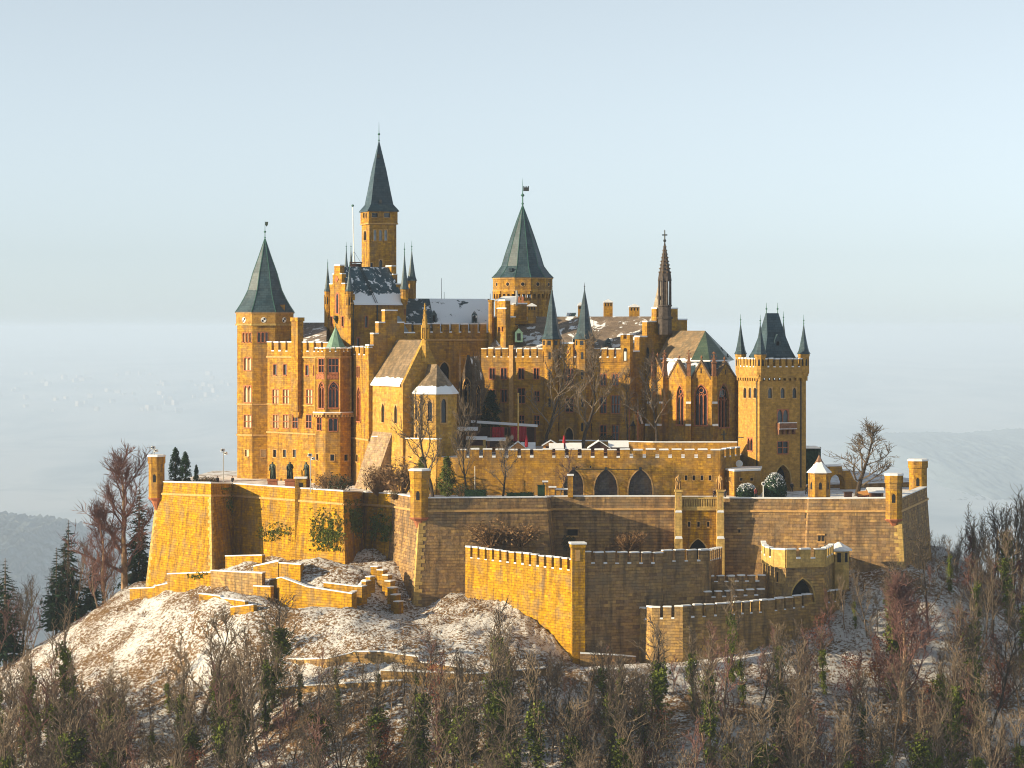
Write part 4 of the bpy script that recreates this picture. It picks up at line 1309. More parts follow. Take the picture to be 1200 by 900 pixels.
# ------------------------------------------------------------------ tall gabled keep
M['keep_roof'] = slate('keep_slate', (0.035, 0.075, 0.095), (0.055, 0.10, 0.12), snow=0.30, snow_scale=0.9, zsnow=(32.9, 35.2))
def keep():
    N, L, Rr = XY(411, 58), XY(380, 67), XY(476, 64.5)
    Bk = L + Rr - N
    b = Bld('gabled_keep', 'tall keep with a sunlit stepped gable and a steep blue slate roof half under snow', 'tower', (N.x, N.y, 0))
    ze = PZ(355, 60); zr = PZ(312.5, 64)
    fs = b.poly([L, N, Rr, Bk], 0, ze)
    gf, sf, rf = fs[0], fs[1], fs[2]
    # stepped gables
    def outline(f):
        L_ = f.L; m = L_ / 2; z = lambda y: PZ(y, 63)
        st = [(L_ * .20, z(333)), (L_ * .33, z(321.5)), (L_ * .39, z(311.5))]
        left = [(st[0][0], ze - 1)]
        pts = [(0.02, ze - 1), (L_ - .02, ze - 1), (L_ - .02, z(345)), (L_ - st[0][0], z(345)), (L_ - st[0][0], st[0][1]), (L_ - st[1][0], st[0][1]), (L_ - st[1][0], st[1][1]), (L_ - st[2][0], st[1][1]), (L_ - st[2][0], st[2][1]),
               (st[2][0], st[2][1]), (st[2][0], st[1][1]), (st[1][0], st[1][1]), (st[1][0], st[0][1]), (st[0][0], st[0][1]), (st[0][0], z(345)), (0.02, z(345))]
        return pts
    def gab(mb): gf.extr(mb, outline(gf), -.9, .05)
    go = b.part('stepped_gable', 'ashlar', gab)
    def gab2(mb): rf.extr(mb, outline(rf), -.9, .05)
    b.part('stepped_gable', 'ashlar', gab2)
    def gsn(mb):
        z = lambda y: PZ(y, 63)
        for a, e, y in ((.2, .33, 333), (.67, .8, 333), (.33, .39, 321.5), (.61, .67, 321.5), (.39, .61, 311.5)):
            gf.bar(mb, gf.L * a, gf.L * e, z(y) + .003, z(y) + .2, -.9, .1); rf.bar(mb, rf.L * a, rf.L * e, z(y) + .003, z(y) + .2, -.9, .1)
    b.part('snow_cap', 'snow', gsn, go)
    # windows: blind lancet in the gable stands proud of the wall as a framed recess
    gw = Face(L + gf.n * .05, N + gf.n * .05, 0, 1)
    def lanc(mb):
        gw.extr(mb, [(gw.u(393), gw.z(395, 368)), (gw.u(397.6), gw.z(395, 368))] + arch_pts(gw.u(393), gw.u(397.6), gw.z(395, 346), gw.z(395, 342), 'point', 4)[::-1], -.05, .03)
    b.part('lancet', 'red_stone', lanc)
    def lanc2(mb):
        gw.extr(mb, [(gw.u(394.3), gw.z(395, 367)), (gw.u(396.3), gw.z(395, 367))] + arch_pts(gw.u(394.3), gw.u(396.3), gw.z(395, 347), gw.z(395, 344), 'point', 4)[::-1], -.05, .045)
    b.part('window', 'glass', lanc2)
    for x in (387.5, 400.5): b.win(gf, x, 371, x + 2.4, 382.5, 1, 1, bord=.15)
    b.win(sf, 427.6, 370.5, 431, 383.5, 1, 1, 'round'); b.win(sf, 418, 395.5, 421.5, 406, 1, 1, 'point')
    b.win(sf, 474, 362.5, 475.3, 369, bord=.03)
    b.part('shield', 'red_stone', lambda mb: gw.extr(mb, [(gw.u(395), gw.z(395, 331)), (gw.u(397.2), gw.z(395, 327)), (gw.u(395), gw.z(395, 323)), (gw.u(392.8), gw.z(395, 327))], 0, .12))
    def bust(mb):
        p = gw.pt(gw.u(395), gw.z(395, 372.5), .35); mb.sphere(p, .42, 8, 6, 1.2); mb.tube(gw.pt(gw.u(395), gw.z(395, 379), .05), gw.pt(gw.u(395), gw.z(395, 374), .35), .12, .3)
    b.part('carved_bust', 'bronze', bust)
    b.done()
    b.band([sf], ze - .25, .3, .25, 'trim', 'cornice')
    # roof
    t = (Rr - N).normalized(); q = (L - N) / 2
    r0, r1 = N + q + t * .5, Rr + q - t * .5
    o = .45
    nN, nR = N - q.normalized() * o + t * .5, Rr - q.normalized() * o - t * .5
    lN, lR = L + q.normalized() * o + t * .5, Bk + q.normalized() * o - t * .5
    def roof(mb):
        zz = ze - .1
        mb.quad((*nN, zz), (*nR, zz), (*r1, zr), (*r0, zr)); mb.quad((*lR, zz), (*lN, zz), (*r0, zr), (*r1, zr))
        mb.quad((*nN, zz - .3), (*nR, zz - .3), (*nR, zz), (*nN, zz))
    ro = b.part('roof', 'keep_roof', roof)
    def ladder(mb):
        zz = ze - .1
        a, e = 0.42, 0.455
        for k in (a, e):
            lo = Vector((*nN.lerp(nR, k), zz)); hi = Vector((*r0.lerp(r1, k - .04), zr)); up = Vector((0, -.1, .12))
            mb.tube(lo + up, hi + up, .06, .06, 4)
    b.part('roof_ladder', 'iron', ladder, ro)
    def pipe(mb): sf.bar(mb, sf.u(441.3), sf.u(442.4), 14, ze, 0, .18); sf.bar(mb, sf.u(413.4), sf.u(414.2), 14, ze, 0, .15)
    b.part('drain_pipe', 'iron', pipe)
    # corner turrets
    turret(b.root, 384, 65.5, 4.3, 341.5, 366, 311, 373, tip=1.2)
    turret(b.root, 409.5, 58.4, 4.9, 341.5, 368, 314, 374, tip=1.1)
    turret(b.root, 474, 63.8, 5.4, 339, 352, 297, 360, tip=2.1, win=False)
    turret(b.root, 482.5, 72.5, 6, 329, 350, 293, 400, tip=1.8, win=False)
    turret(b.root, 405.8, 79, 4.3, 326, 345, 292, 350, tip=1.4, win=False)
    turret(b.root, 411.3, 83, 4.3, 326, 345, 292, 350, tip=1.4, win=False)
keep()

def flagpole():
    Y = 70; s = (D + Y) / F
    root = T('flagpole', 'tall pale flagpole braced with wires on the keep roof', 'flagpole', P(414, 312, Y))
    mb = MB(); a, t = P(415, 312, Y), P(413.3, 241, Y); mb.tube(a, t, .14, .07, 6); mb.build('pole', M['white'], root)
    k = MB(); k.sphere(t, .26, 8, 6); k.build('knob', M['verdigris'], root)
    wv = MB()
    m = P(414.5, 294, Y)
    for x, dy in ((410.5, 0), (423, 0), (417, -1.5)): wv.tube(m, P(x, 308, Y) + Vector((0, dy, 0)), .035, .035, 4)
    wv.build('guy_wire', M['iron'], root)
    pl = MB(); box_px(pl, 410, 424, 307, 308, Y - 1, 3); box_px(pl, 410.2, 411.2, 308, 314, Y - 1, .3); box_px(pl, 416.5, 417.5, 308, 314, Y - 1, .3); box_px(pl, 422.8, 423.8, 308, 314, Y - 1, .3); box_px(pl, 411, 423, 309.2, 314, Y - .4, .3)
    pl.build('platform', M['darkwood'], root)
flagpole()

def high_tower():
    Y = 87; s = (D + Y) / F; c = XY(444.1, Y)
    b = Bld('square_tower', 'tallest tower, slender square shaft with a high slate spire above the keep', 'tower', (c.x, c.y, 5))
    r = 23.2 * s
    fs = b.ngon(c, r, 4, -26 - 90, 5, PZ(263, Y))
    lf, ff = fs[0], fs[1]
    for x in (437.8, 444.2, 450.4): b.win(ff, x, 269.5, x + 3.5, 282, 1, 1, 'round', pane='painted_sky', mat='trim', bord=.12)
    b.win(lf, 426.2, 270, 429.4, 282, 1, 1, 'round', mat='trim'); b.win(ff, 444.2, 304, 448.4, 314, 1, 1, 'point', mat='trim'); b.win(ff, 434, 308, 437, 314, mat='trim')
    b.done()
    pf = b.poly([Vector((c.x + r * 1.07 * math.sin(R(a)), c.y - r * 1.07 * math.cos(R(a)))) for a in (-116, -26, 64, 154)], PZ(263, Y), PZ(248.5, Y))
    b2 = b.faces; b.faces = pf; b.caps = []
    for x in (435.6, 450): b.win(pf[1], x, 249.5, x + 7.4, 255, mat='trim', depth=.6, bord=.05)
    b.win(pf[0], 425.3, 249.5, 427.5, 255.5, mat='trim', bord=.05); b.win(pf[0], 428.4, 249.5, 430, 255.5, mat='trim', bord=.05)
    b.done('parapet_band'); b.faces = b2
    b.band(pf, PZ(263.5, Y), .25, .1)
    prof = [(23.2, 248.6), (22.6, 247), (16.5, 240), (13.3, 224.5), (8.6, 200), (.6, 166)]
    sp = spire(b.root, c, [(a * s / .857, PZ(y, Y)) for a, y in prof], 4, -26, 'slate', PZ(143, Y) - PZ(166, Y))
    def dorm(mb):
        for x, y in ((446, 236), (443.3, 182.5)): box_px(mb, x - 1.3, x + 1.3, y - 2, y + 2, Y - (3.0 if y > 200 else 1.3), 1.2)
    b.part('roof_hatch', 'iron', dorm, sp)
M['painted_sky'] = plain('painted_sky_glass', (0.30, 0.36, 0.42), 0.2, 0.3, 1.0, 0.5)  # pale colour paints in the sky seen in the tower openings
high_tower()

# ------------------------------------------------------------------ stepped gable house and the old chapel
def gable_house():
    N, L = XY(432, 31), XY(411, 42)
    Rr = XY(487, 35.5)
    back = Vector((0.06, 1.0)) * 14
    b = Bld('stepped_gable_house', 'house with a dark stepped gable and a sunlit crenellated side with one tall blind window', 'building', (N.x, N.y, -1))
    zc = PZ(416, 40)
    fs = b.poly([L, N, Rr, Rr + back, N + back], -2, zc)
    lf, ff = fs[0], fs[1]
    for x in (418, 420.2): b.win(lf, x, 429.5, x + 1.4, 441.5, bord=.08)
    b.awin(lf, 418.2, 453.5, 422.5, 493.5, 2, pane='red_stone')
    b.win(lf, 417, 532.5, 419.3, 541, mat='trim', pane='black')
    b.win(ff, 470, 373, 473.5, 382, bord=.1) if False else None
    b.done()
    b.battlement([lf], zc - .8, zc, PZ(407, 40), 3.2, .9, .7, .05)
    b.band([lf], lf.z(420, 515), .3, .15)
    z = lambda y: PZ(y, 35)
    ux = lambda x: ff.u(x)
    steps = [(432.1, 405), (437.5, 405), (437.5, 391.5), (443.5, 391.5), (443.5, 378.5), (451, 378.5), (451, 364.5), (465.5, 364.5), (465.5, 378.5), (473.5, 378.5), (473.5, 390.5), (486, 390.5)]
    def gab(mb): ff.extr(mb, [(0.02, zc - 1), (ff.L - .02, zc - 1)] + [(ux(x), z(y)) for x, y in steps[::-1]], -1.3, .04)
    go = b.part('stepped_gable', 'ashlar', gab)
    def sn(mb):
        for i in range(0, len(steps), 2):
            (x0, y0), (x1, y1) = steps[i], steps[i + 1]
            ff.bar(mb, ux(x0) - .03, ux(x1) + .05, z(y0) + .003, z(y0) + .24, -1.35, .1)
    b.part('snow_cap', 'snow', sn, go)
    q = back.normalized(); m = N.lerp(Rr, .48)
    def roof(mb):
        a0, a1 = N + q * 1.25, N + back; c0, c1 = Rr + q * 1.25, Rr + back; r0, r1 = m + q * 1.25, m + back
        zr = z(370)
        mb.quad((*a1, zc), (*a0, zc), (*r0, zr), (*r1, zr)); mb.quad((*c0, zc), (*c1, zc), (*r1, zr), (*r0, zr))
    b.part('roof', 'slate', roof)
gable_house()

M['chapel_roof'] = slate('old_chapel_slate', (0.20, 0.135, 0.075), (0.27, 0.19, 0.11), snow=0.0, moss=(0.12, 0.09, 0.055), zsnow=(18.5, 19.6))
M['apse_roof'] = slate('apse_slate', (0.19, 0.135, 0.08), (0.26, 0.19, 0.12), snow=0.0, moss=(0.12, 0.09, 0.055), zsnow=(17.1, 18.3))
def old_chapel():
    A, B, C = XY(434.8, 31.8), XY(472, 20), XY(523, 26.5)
    Dd = C + (A - B)
    b = Bld('old_chapel', 'small old chapel with a brown slate roof, polygonal apse and a slim bell turret', 'chapel', (B.x, B.y, 6), 'chapel_stone')
    ze = PZ(449, 26); zr = 26.0
    fs = b.poly([A, B, C, Dd], 4, ze)
    lf, gf = fs[0], fs[1]
    b.win(lf, 447, 472.5, 450.3, 495, 1, 1, 'point', mat='trim', bord=.12); b.win(lf, 462, 474.5, 465.4, 496, 1, 1, 'point', mat='trim', bord=.12)
    m = B.lerp(C, .5); mb_ = A.lerp(Dd, .5)
    ux = gf.u
    def gab(mb): gf.extr(mb, [(0.01, ze - .5), (gf.L - .01, ze - .5), (gf.L - .01, ze), (gf.L / 2, zr + .25), (.01, ze + .0)], -.6, .02)
    b.part('gable', 'chapel_stone', gab)
    t = (A - B).normalized(); q = (B - C).normalized()
    def roof(mb):
        o = q * .4
        B0, A0 = B + o + t * .55, A + o; C0, D0 = C - o + t * .55, Dd - o; m0 = m + t * .55; zz = ze - .25
        mb.quad((*A0, zz), (*B0, zz), (*m0, zr), (*mb_, zr)); mb.quad((*C0, zz), (*D0, zz), (*mb_, zr), (*m0, zr))
        mb.quad((*A0, zz - .25), (*B0, zz - .25), (*B0, zz), (*A0, zz))
    b.part('roof', 'chapel_roof', roof)
    # apse
    Y = 21; s = (D + Y) / F; c = XY(510, Y); r = 25.5 * s
    ap = b.ngon(c, r, 8, -41, 4, PZ(459.5, Y - 2))
    f0, f1 = ap[0], ap[1]
    b.win(ap[0], 501, 469.5, 506.5, 493.5, 1, 1, 'point', mat='trim', bord=.2); b.win(ap[1], 517, 467, 523.2, 495.5, 1, 1, 'point', mat='trim', bord=.2)
    b.win(ap[7], 486.5, 469, 489.5, 492, 1, 1, 'point', mat='trim', bord=.1); b.win(ap[7], 486, 507.5, 489.3, 513.2, 1, 1, 'round', mat='trim', bord=.1)
    b.done()
    b.part('drain_pipe', 'iron', lambda mb: ap[0].bar(mb, .02, .2, 4, PZ(460, Y - 2), 0, .16))
    k = Vector((c.x + t.x * 3.2, c.y + t.y * 3.2))
    def aroof(mb):
        zz = PZ(459.5, Y - 2) - .1; R_ = r * 1.08
        ring = [(c.x + R_ * math.sin(R(-41 + 45 * i)), c.y - R_ * math.cos(R(-41 + 45 * i)), zz) for i in range(8)]
        top = Vector((c.x + .3, c.y - .2, PZ(427, Y))); tb = Vector((k.x, k.y, PZ(427, Y)))
        for i in range(8):
            j = (i + 1) % 8
            if i in (3, 4): mb.quad(ring[i], ring[j], tb) if i == 4 else mb.quad(ring[i], ring[j], tb, top)
            elif i == 5: mb.quad(ring[i], ring[j], top, tb)
            else: mb.quad(ring[i], ring[j], top)
        mb.add([(x, y, z - .25) for x, y, z in ring] + ring, [(i, (i + 1) % 8, 8 + (i + 1) % 8, 8 + i) for i in range(8)])
    b.part('apse_roof', 'apse_roof', aroof)
    # bell turret on the gable
    g = Vector((m.x, m.y)) - t * .1; Yg = g.y; S_ = (D + Yg) / F
    zb, zt = PZ(417, Yg), PZ(381, Yg)
    def bt(mb):
        mb.ngon_loft(g, [(5.0 * S_, zb - 1), (5.0 * S_, PZ(404, Yg)), (4.2 * S_, PZ(403, Yg)), (4.2 * S_, PZ(399, Yg)), (2.2 * S_, PZ(398.5, Yg)), (2.2 * S_, PZ(385, Yg)), (4.9 * S_, PZ(384, Yg)), (4.9 * S_, zt)], 6, .2)
    o = b.part('bell_turret', 'chapel_stone', bt)
    def cols(mb):
        for i in range(6):
            a = .2 + i * math.pi / 3; x, y = g.x + 4.1 * S_ * math.sin(a), g.y - 4.1 * S_ * math.cos(a)
            mb.tube((x, y, PZ(397, Yg)), (x, y, PZ(384, Yg)), .13, .13, 5)
    b.part('column', 'chapel_stone', cols, o)
    sp = MB(); sp.ngon_loft(g, [(3.5 * S_, zt), (2.6 * S_, zt + 1), (.06, PZ(355, Yg))], 6, .2)
    for i in range(6):
        for kk in range(4):
            a = .2 + i * math.pi / 3; rr = 2.8 * S_ * (1 - kk * .24); sp.sphere((g.x + rr * math.sin(a), g.y - rr * math.cos(a), zt + .9 + kk * .85), .12, 5, 4)
    sp.build('spire', M['chapel_stone'], o)
    # big raking buttress
    n = Vector((-t.y, t.x)); n = lf.n
    a1, b1 = lf.pt(.3, 9.6), lf.pt(lf.u(459.5), 9.6)
    d = 3.4
    def but(mb):
        a, e = Vector(a1), Vector(b1); o = Vector((lf.n.x, lf.n.y, 0)) * d; dn = Vector((0, 0, -10.8))
        x = Vector((lf.t.x, lf.t.y, 0))
        a2 = a + o + dn - x * .5; e2 = e + o + dn - x * 1.5
        i = Vector((-lf.n.x, -lf.n.y, 0)) * 1.2
        mb.add([a + i, e + i, e, a, a2, e2, e2 + i * 3.5, a2 + i * 3.5], [(3, 2, 1, 0), (4, 5, 2, 3), (5, 6, 1, 2), (7, 4, 3, 0), (6, 7, 0, 1)])
    b.part('buttress', 'buttress', but)
M['buttress'] = stone('pale_raking_masonry', (0.50, 0.36, 0.20), (0.38, 0.26, 0.13), (0.34, 0.25, 0.15), 0.8, 0.4, stain_amt=0.5)
old_chapel()
# ------------------------------------------------------------------ long middle wing and the round tower behind it
M['snowy_roof'] = slate('slate_nearly_all_snow', snow=0.95, snow_scale=0.35)
M['streaked_roof'] = slate('slate_with_snow_streaks', (0.035, 0.065, 0.08), (0.06, 0.09, 0.10), snow=0.35, snow_scale=0.4)
def middle_wing():
    A, B = XY(474, 61), XY(581, 68.5)
    t = (B - A).normalized(); q = Vector((-t.y, t.x))
    b = Bld('middle_wing', 'long shaded wing with broad merlons, its slate roof mostly white with snow', 'castle wing', (A.x, A.y, 5))
    zc = PZ(390, 65); zt = PZ(380.3, 65)
    fs = b.poly([A, B, B + q * 14, A + q * 14], 4, zc)
    f = fs[0]
    b.awin(f, 515, 424, 526.5, 452, 1, mat='trim', pane='black', tracery=False)
    b.done()
    b.battlement([f], zc - .9, zc, zt, 1.98, .52, .7, .1); b.band([f], zc - 1.5, .3, .18)
    zr = PZ(350, 75)
    e = q * 1.0; r = q * 9.5
    def rp(k): return A.lerp(B, k)
    def roof1(mb):
        mb.quad((*(rp(0) + e), zc + .2), (*(rp(.36) + e), zc + .2), (*(rp(.47) + r), zr), (*(rp(-.02) + r), zr))
        mb.quad((*(rp(1.15) + q * 18), zc), (*(rp(0) + q * 18), zc), (*(rp(-.02) + r), zr), (*(rp(1.15) + r), zr))
    def roof2(mb): mb.quad((*(rp(.36) + e), zc + .2), (*(rp(1.0) + e), zc + .2), (*(rp(1.12) + r), zr), (*(rp(.47) + r), zr))
    b.part('roof', 'streaked_roof', roof1); b.part('roof', 'snowy_roof', roof2)
    for x, yt, yb in ((508.5, 363.5, 378), (556, 364, 378)):
        Y = 68.2; s = (D + Y) / F
        def dm(mb):
            w = 6.5 * s; c = XY(x, Y)
            F_ = Face((c.x - w / 2, Y - .8), (c.x + w / 2, Y - .8), 0, 1)
            F_.extr(mb, [(0, PZ(yb, Y)), (w, PZ(yb, Y)), (w, PZ(yt + 5, Y)), (w / 2, PZ(yt, Y)), (0, PZ(yt + 5, Y))], -3.2, 0)
        o = b.part('dormer', 'streaked_roof', dm)
        def dw(mb): box_px(mb, x - 1.5, x + 1.5, yt + 6, yb - 1, Y - .83, .2)
        b.part('window', 'black', dw, o)
    def rod(mb):
        for x, y in ((517.5, 326), (520.5, 342), (574.5, 344)):
            mb.tube(P(x, 352, 74.5), P(x, y, 74.5), .07, .05, 4)
    b.part('lightning_rod', 'iron', rod)
middle_wing()

def twelve_tower():
    Y = 88; s = (D + Y) / F; c = XY(612.5, Y)
    b = Bld('round_tower', 'many sided tower with a corbelled gallery and flag vane on its broad pointed roof', 'tower', (c.x, c.y, 10))
    a0 = -75
    fs = b.ngon(c, 33.5 * s, 12, a0, 10, PZ(349, Y))
    b.done()
    up = b.ngon(c, 36.0 * s, 12, a0, PZ(341, Y), PZ(326, Y))
    keepf = b.faces; b.faces = up; b.caps = []
    for f, x in ((up[0], 580.5), (up[1], 594.5), (up[2], 612.8), (up[3], 631.5), (up[4], 643.5)):
        u = f.L / 2; z = PZ(333, Y - 5)
        def ring(mb): disc(f, mb, u, z, .5, -.05, .05); 
        o = b.part('round_window', 'trim', ring)
        b.part('pane', 'black', lambda mb: disc(f, mb, u, z, .36, 0, .062), o)
    b.done('gallery'); b.faces = keepf
    mb = MB()
    for f in fs: corbels(f, mb, PZ(350, Y), PZ(340.8, Y), 1.04, .4, .5)
    b_o = mb.build('corbel_table', M['ashlar'], b.root)
    b.band(up, PZ(341.5, Y), .2, .08); b.band(up, PZ(327, Y), .25, .12, 'trim', 'cornice')
    prof = [(36.2, 325.8), (31, 320.5), (24.8, 312), (21.2, 300), (14.6, 280), (7.6, 260), (.5, 241)]
    sp = spire(b.root, c, [(a * s / .97, PZ(y, Y)) for a, y in prof], 12, a0, 'slate', PZ(209, Y) - PZ(241, Y))
    def vane(mb):
        z = PZ(221, Y); x = c.x + .12; k = .95
        F_ = Face((x, c.y - .04), (x + 1.2, c.y - .06), 0, 1)
        F_.extr(mb, [(0, z - .5), (1.2 * k, z - .5), (1.2 * k, z + .5), (.95 * k, z + .5), (.95 * k, z + .25), (.72 * k, z + .25), (.72 * k, z + .5), (.48 * k, z + .5), (.48 * k, z + .25), (.25 * k, z + .25), (.25 * k, z + .5), (0, z + .5)], -.05, 0)
    b.part('weather_vane', 'iron', vane, sp)
    def seam(mb):
        for k in range(12):
            a = R(a0) + 2 * math.pi * k / 12
            pr = [(c.x + r * s / .97 * math.sin(a), c.y - r * s / .97 * math.cos(a), PZ(y, Y)) for r, y in prof]
            for i in range(len(pr) - 1): mb.tube(pr[i], pr[i + 1], .08, .08, 4)
    b.part('ridge_seam', 'verdigris', seam, sp)
    def dm(mb): box_px(mb, 596.7, 600.3, 314, 318, Y - 4.9, 1.5); 
    b.part('dormer', 'slate', dm, sp)
twelve_tower()

# ------------------------------------------------------------------ central wing with the twin spires
def central_wing():
    A, B = XY(564, 62), XY(738.5, 52)
    t = (B - A).normalized(); q = Vector((-t.y, t.x))
    b = Bld('central_wing', 'wide courtyard front with three rows of windows and two slim slate spires', 'castle wing', (A.x, A.y, 5.8))
    zc = PZ(419, 57); zt = PZ(409, 57)
    B2 = XY(824, 66)
    fs = b.poly([A, B, B2, A + q * 26], 4, zc)
    f, g = fs[0], fs[1]
    w = b.win
    for l, r in ((573.5, 580), (587, 593.8), (607.5, 614), (625.5, 631.5)): w(f, l, 431.5, r, 444, 2)
    for l, r in ((573.8, 580), (587.3, 594)): w(f, l, 457, r, 471, 2)
    w(f, 606.8, 455, 615, 472.5, 2, 2); w(f, 626, 458.5, 632, 470.5, 2, 2, 'round')
    w(f, 608.3, 487, 614.2, 498, 2, 2); w(f, 626, 487, 632, 498.3, 2, 2)
    w(f, 662.3, 432.5, 671.8, 450.5, 3, 2); w(f, 662.8, 467, 671.8, 482.5, 2, 2)
    b.awin(f, 662.5, 501, 671.5, 519, 1, mat='trim', pane='black', tracery=False)
    for l, r in ((703.6, 710), (717.6, 724.2)): w(f, l, 438.5, r, 451.5, 2); w(f, l - .2, 498.5, r + .6, 516, 2, 2)
    w(f, 703.3, 465, 710.6, 484, 2, 2); w(f, 716.6, 463.5, 726.4, 484, 3, 2)
    b.done()
    # battlement in pieces between the turrets and the crest panel
    for l, r in ((564.2, 637), (696.5, 728)):
        mb, sn = MB(), MB()
        cren(f, mb, sn, zc - .9, zc, zt, 1.47, .42, .7, .1, f.u(l), f.u(r))
        o = mb.build('battlement', M['ashlar'], b.root); sn.build('snow_cap', M['snow'], o)
    for l, r in ((656.5, 659.2), (672.3, 674.5)):
        mb, sn = MB(), MB()
        f.bar(mb, f.u(l), f.u(r), zc - .9, zc, -.6, .1); f.bar(sn, f.u(l), f.u(r), zc + .003, zc + .26, -.6, .1)
        o = mb.build('parapet', M['ashlar'], b.root); sn.build('snow_cap', M['snow'], o)
    cp_ = b.part('crest_panel', 'ashlar', lambda m: f.bar(m, f.u(659.3), f.u(672.2), zc - 1.2, f.z(666, 403), -.7, .25))
    b.part('snow_cap', 'snow', lambda m: f.bar(m, f.u(659), f.u(672.6), f.z(666, 403) + .003, f.z(666, 401), -.75, .3), cp_)
    M['gold'] = plain('gilded_shield', (0.65, 0.36, 0.05), 0.5, 0.2)
    def shield(m):
        u = f.u(666); z = f.z(666, 412); f.extr(m, [(u, z - .85), (u + .5, z - .3), (u + .5, z + .75), (u - .5, z + .75), (u - .5, z - .3)], .2, .33)
    so = b.part('shield', 'gold', shield, cp_)
    b.part('emblem', 'red_stone', lambda m: (f.extr(m, [(f.u(666) - .28, f.z(666, 414)), (f.u(666) + .28, f.z(666, 414)), (f.u(666), f.z(666, 409.5))], .3, .36)), so)
    # dark pilaster strip
    b.part('drain_pipe', 'trim', lambda m: f.bar(m, f.u(597), f.u(601.8), 6, f.z(599, 404.5), -.5, .35))
    # twin stair turrets
    for px, hw in ((646.8, 11.2), (685, 11.2)):
        Yt = f.A.y + f.t.y * f.u(px) - .3; s = (D + Yt) / F; c = XY(px, Yt)
        m = MB(); m.ngon_loft(c, [(9.2 * s, 4), (9.2 * s, PZ(413, Yt)), (11.2 * s, PZ(408.5, Yt)), (11.2 * s, PZ(397, Yt))], 8, R(-22.5 - 20))
        to = m.build('stair_turret', M['ashlar'], b.root)
        h = PZ(337, Yt) - PZ(397, Yt)
        spire(to, c, [(12.8 * s, PZ(397.5, Yt)), (9.6 * s, PZ(391, Yt)), (7.3 * s, PZ(380, Yt)), (4.6 * s, PZ(362, Yt)), (.05, PZ(338.5, Yt))], 8, -42.5, 'slate', 1.2, 'iron')
        b.part('snow_cap', 'snow', lambda m: m.ngon_loft(c, [(12.95 * s, PZ(397.5, Yt) + .02), (11.3 * s, PZ(393.6, Yt))], 8, R(-42.5), False, False), to) if False else None
        wm = MB()
        for k in range(8):
            a = R(-42.5) + 2 * math.pi * (k + .5) / 8
            if math.cos(a) < .05: continue
            for rr, y0, y1, hwid in ((11.2, 404.5, 399, .34), (9.2, 421, 410, .22), (9.2, 444, 433, .22), (9.2, 477, 466, .22), (9.2, 505, 495, .22)):
                if y0 > 410 and k % 2: continue
                x = rr * s * math.cos(math.pi / 8)
                Aq = Vector((c.x + x * math.sin(a), c.y - x * math.cos(a))); tt = Vector((math.cos(a), math.sin(a)))
                ff = Face(Aq - tt * hwid, Aq + tt * hwid, 0, 1)
                if y0 < 410: ff.bar(wm, 0, ff.L, PZ(y0, Yt), PZ(y1, Yt), -.05, .02)
                else: ff.extr(wm, [(0, PZ(y0, Yt)), (ff.L, PZ(y0, Yt))] + arch_pts(0, ff.L, PZ(y1 + 2, Yt), PZ(y1, Yt), 'round', 3)[::-1], -.05, .02)
        wm.build('window', M['glass'], to)
    # corner turret with a niche
    c = XY(734.5, 51.6); s = (D + 51.6) / F; Y = 51.6
    m = MB(); w_ = 11.6 * s
    rz = math.atan2(t.y, t.x)
    m.box(c, w_, w_, PZ(436, Y), PZ(397, Y), rz); m.box(c, w_ * .85, w_ * .85, PZ(438, Y), PZ(436, Y), rz); m.box(c, w_ * .55, w_ * .55, PZ(441, Y), PZ(438, Y), rz)
    mf = Face((c - t * w_ / 2 - q * w_ / 2), (c + t * w_ / 2 - q * w_ / 2), 0, 1)
    for a, e in ((0, .3), (.66, 1)): mf.bar(m, w_ * a, w_ * e, PZ(397, Y), PZ(392.5, Y), -w_, .06)
    to = m.build('corner_turret', M['ashlar'], b.root)
    nm = MB(); mf.extr(nm, [(w_ * .3, PZ(423.5, Y)), (w_ * .7, PZ(423.5, Y))] + arch_pts(w_ * .3, w_ * .7, PZ(411, Y), PZ(407.5, Y), 'round', 4)[::-1], -.05, .03); no = nm.build('niche', M['black'], to)
    nm = MB(); mf.bar(nm, w_ * .38, w_ * .62, PZ(422.5, Y), PZ(412, Y), 0, .06); nm.build('pane', M['white'], no)
    sm = MB(); mf.bar(sm, 0, w_ * .3, PZ(392.5, Y) + .003, PZ(391, Y), -w_, .08); mf.bar(sm, w_ * .66, w_, PZ(392.5, Y) + .003, PZ(391, Y), -w_, .08); sm.build('snow_cap', M['snow'], to)
    # big stepped gable on the shaded end
    z = lambda y: PZ(y, 58)
    st = [(741, 412), (749, 412), (749, 395), (758, 395), (758, 377.5), (769, 377.5), (769, 362), (794, 362), (794, 375), (805, 375), (805, 392), (815, 392), (815, 412), (823, 412)]
    def gab(m): g.extr(m, [(0.02, zc - .8), (g.L - .02, zc - .8)] + [(g.u(x), z(y)) for x, y in st[::-1]], -1.2, .05)
    go = b.part('stepped_gable', 'ashlar', gab)
    def gsn(m):
        for i in range(0, len(st), 2): g.bar(m, g.u(st[i][0]), g.u(st[i + 1][0]) + .05, z(st[i][1]) + .003, z(st[i][1]) + .26, -1.25, .12)
    b.part('snow_cap', 'snow', gsn, go)
    gw = Face(g.A + g.n * .05, g.B + g.n * .05, 0, 1)
    def sl(m): gw.extr(m, [(gw.u(757.5), gw.z(759, 420)), (gw.u(760.5), gw.z(759, 420))] + arch_pts(gw.u(757.5), gw.u(760.5), gw.z(759, 410), gw.z(759, 407), 'round', 3)[::-1], -.05, .03)
    b.part('window', 'glass', sl)
    # roof
    zr = PZ(371, 72)
    e0, e1 = A + q * 1.0, B + q * 1.0
    r0 = XY(598, 74); r1 = XY(783, 66)
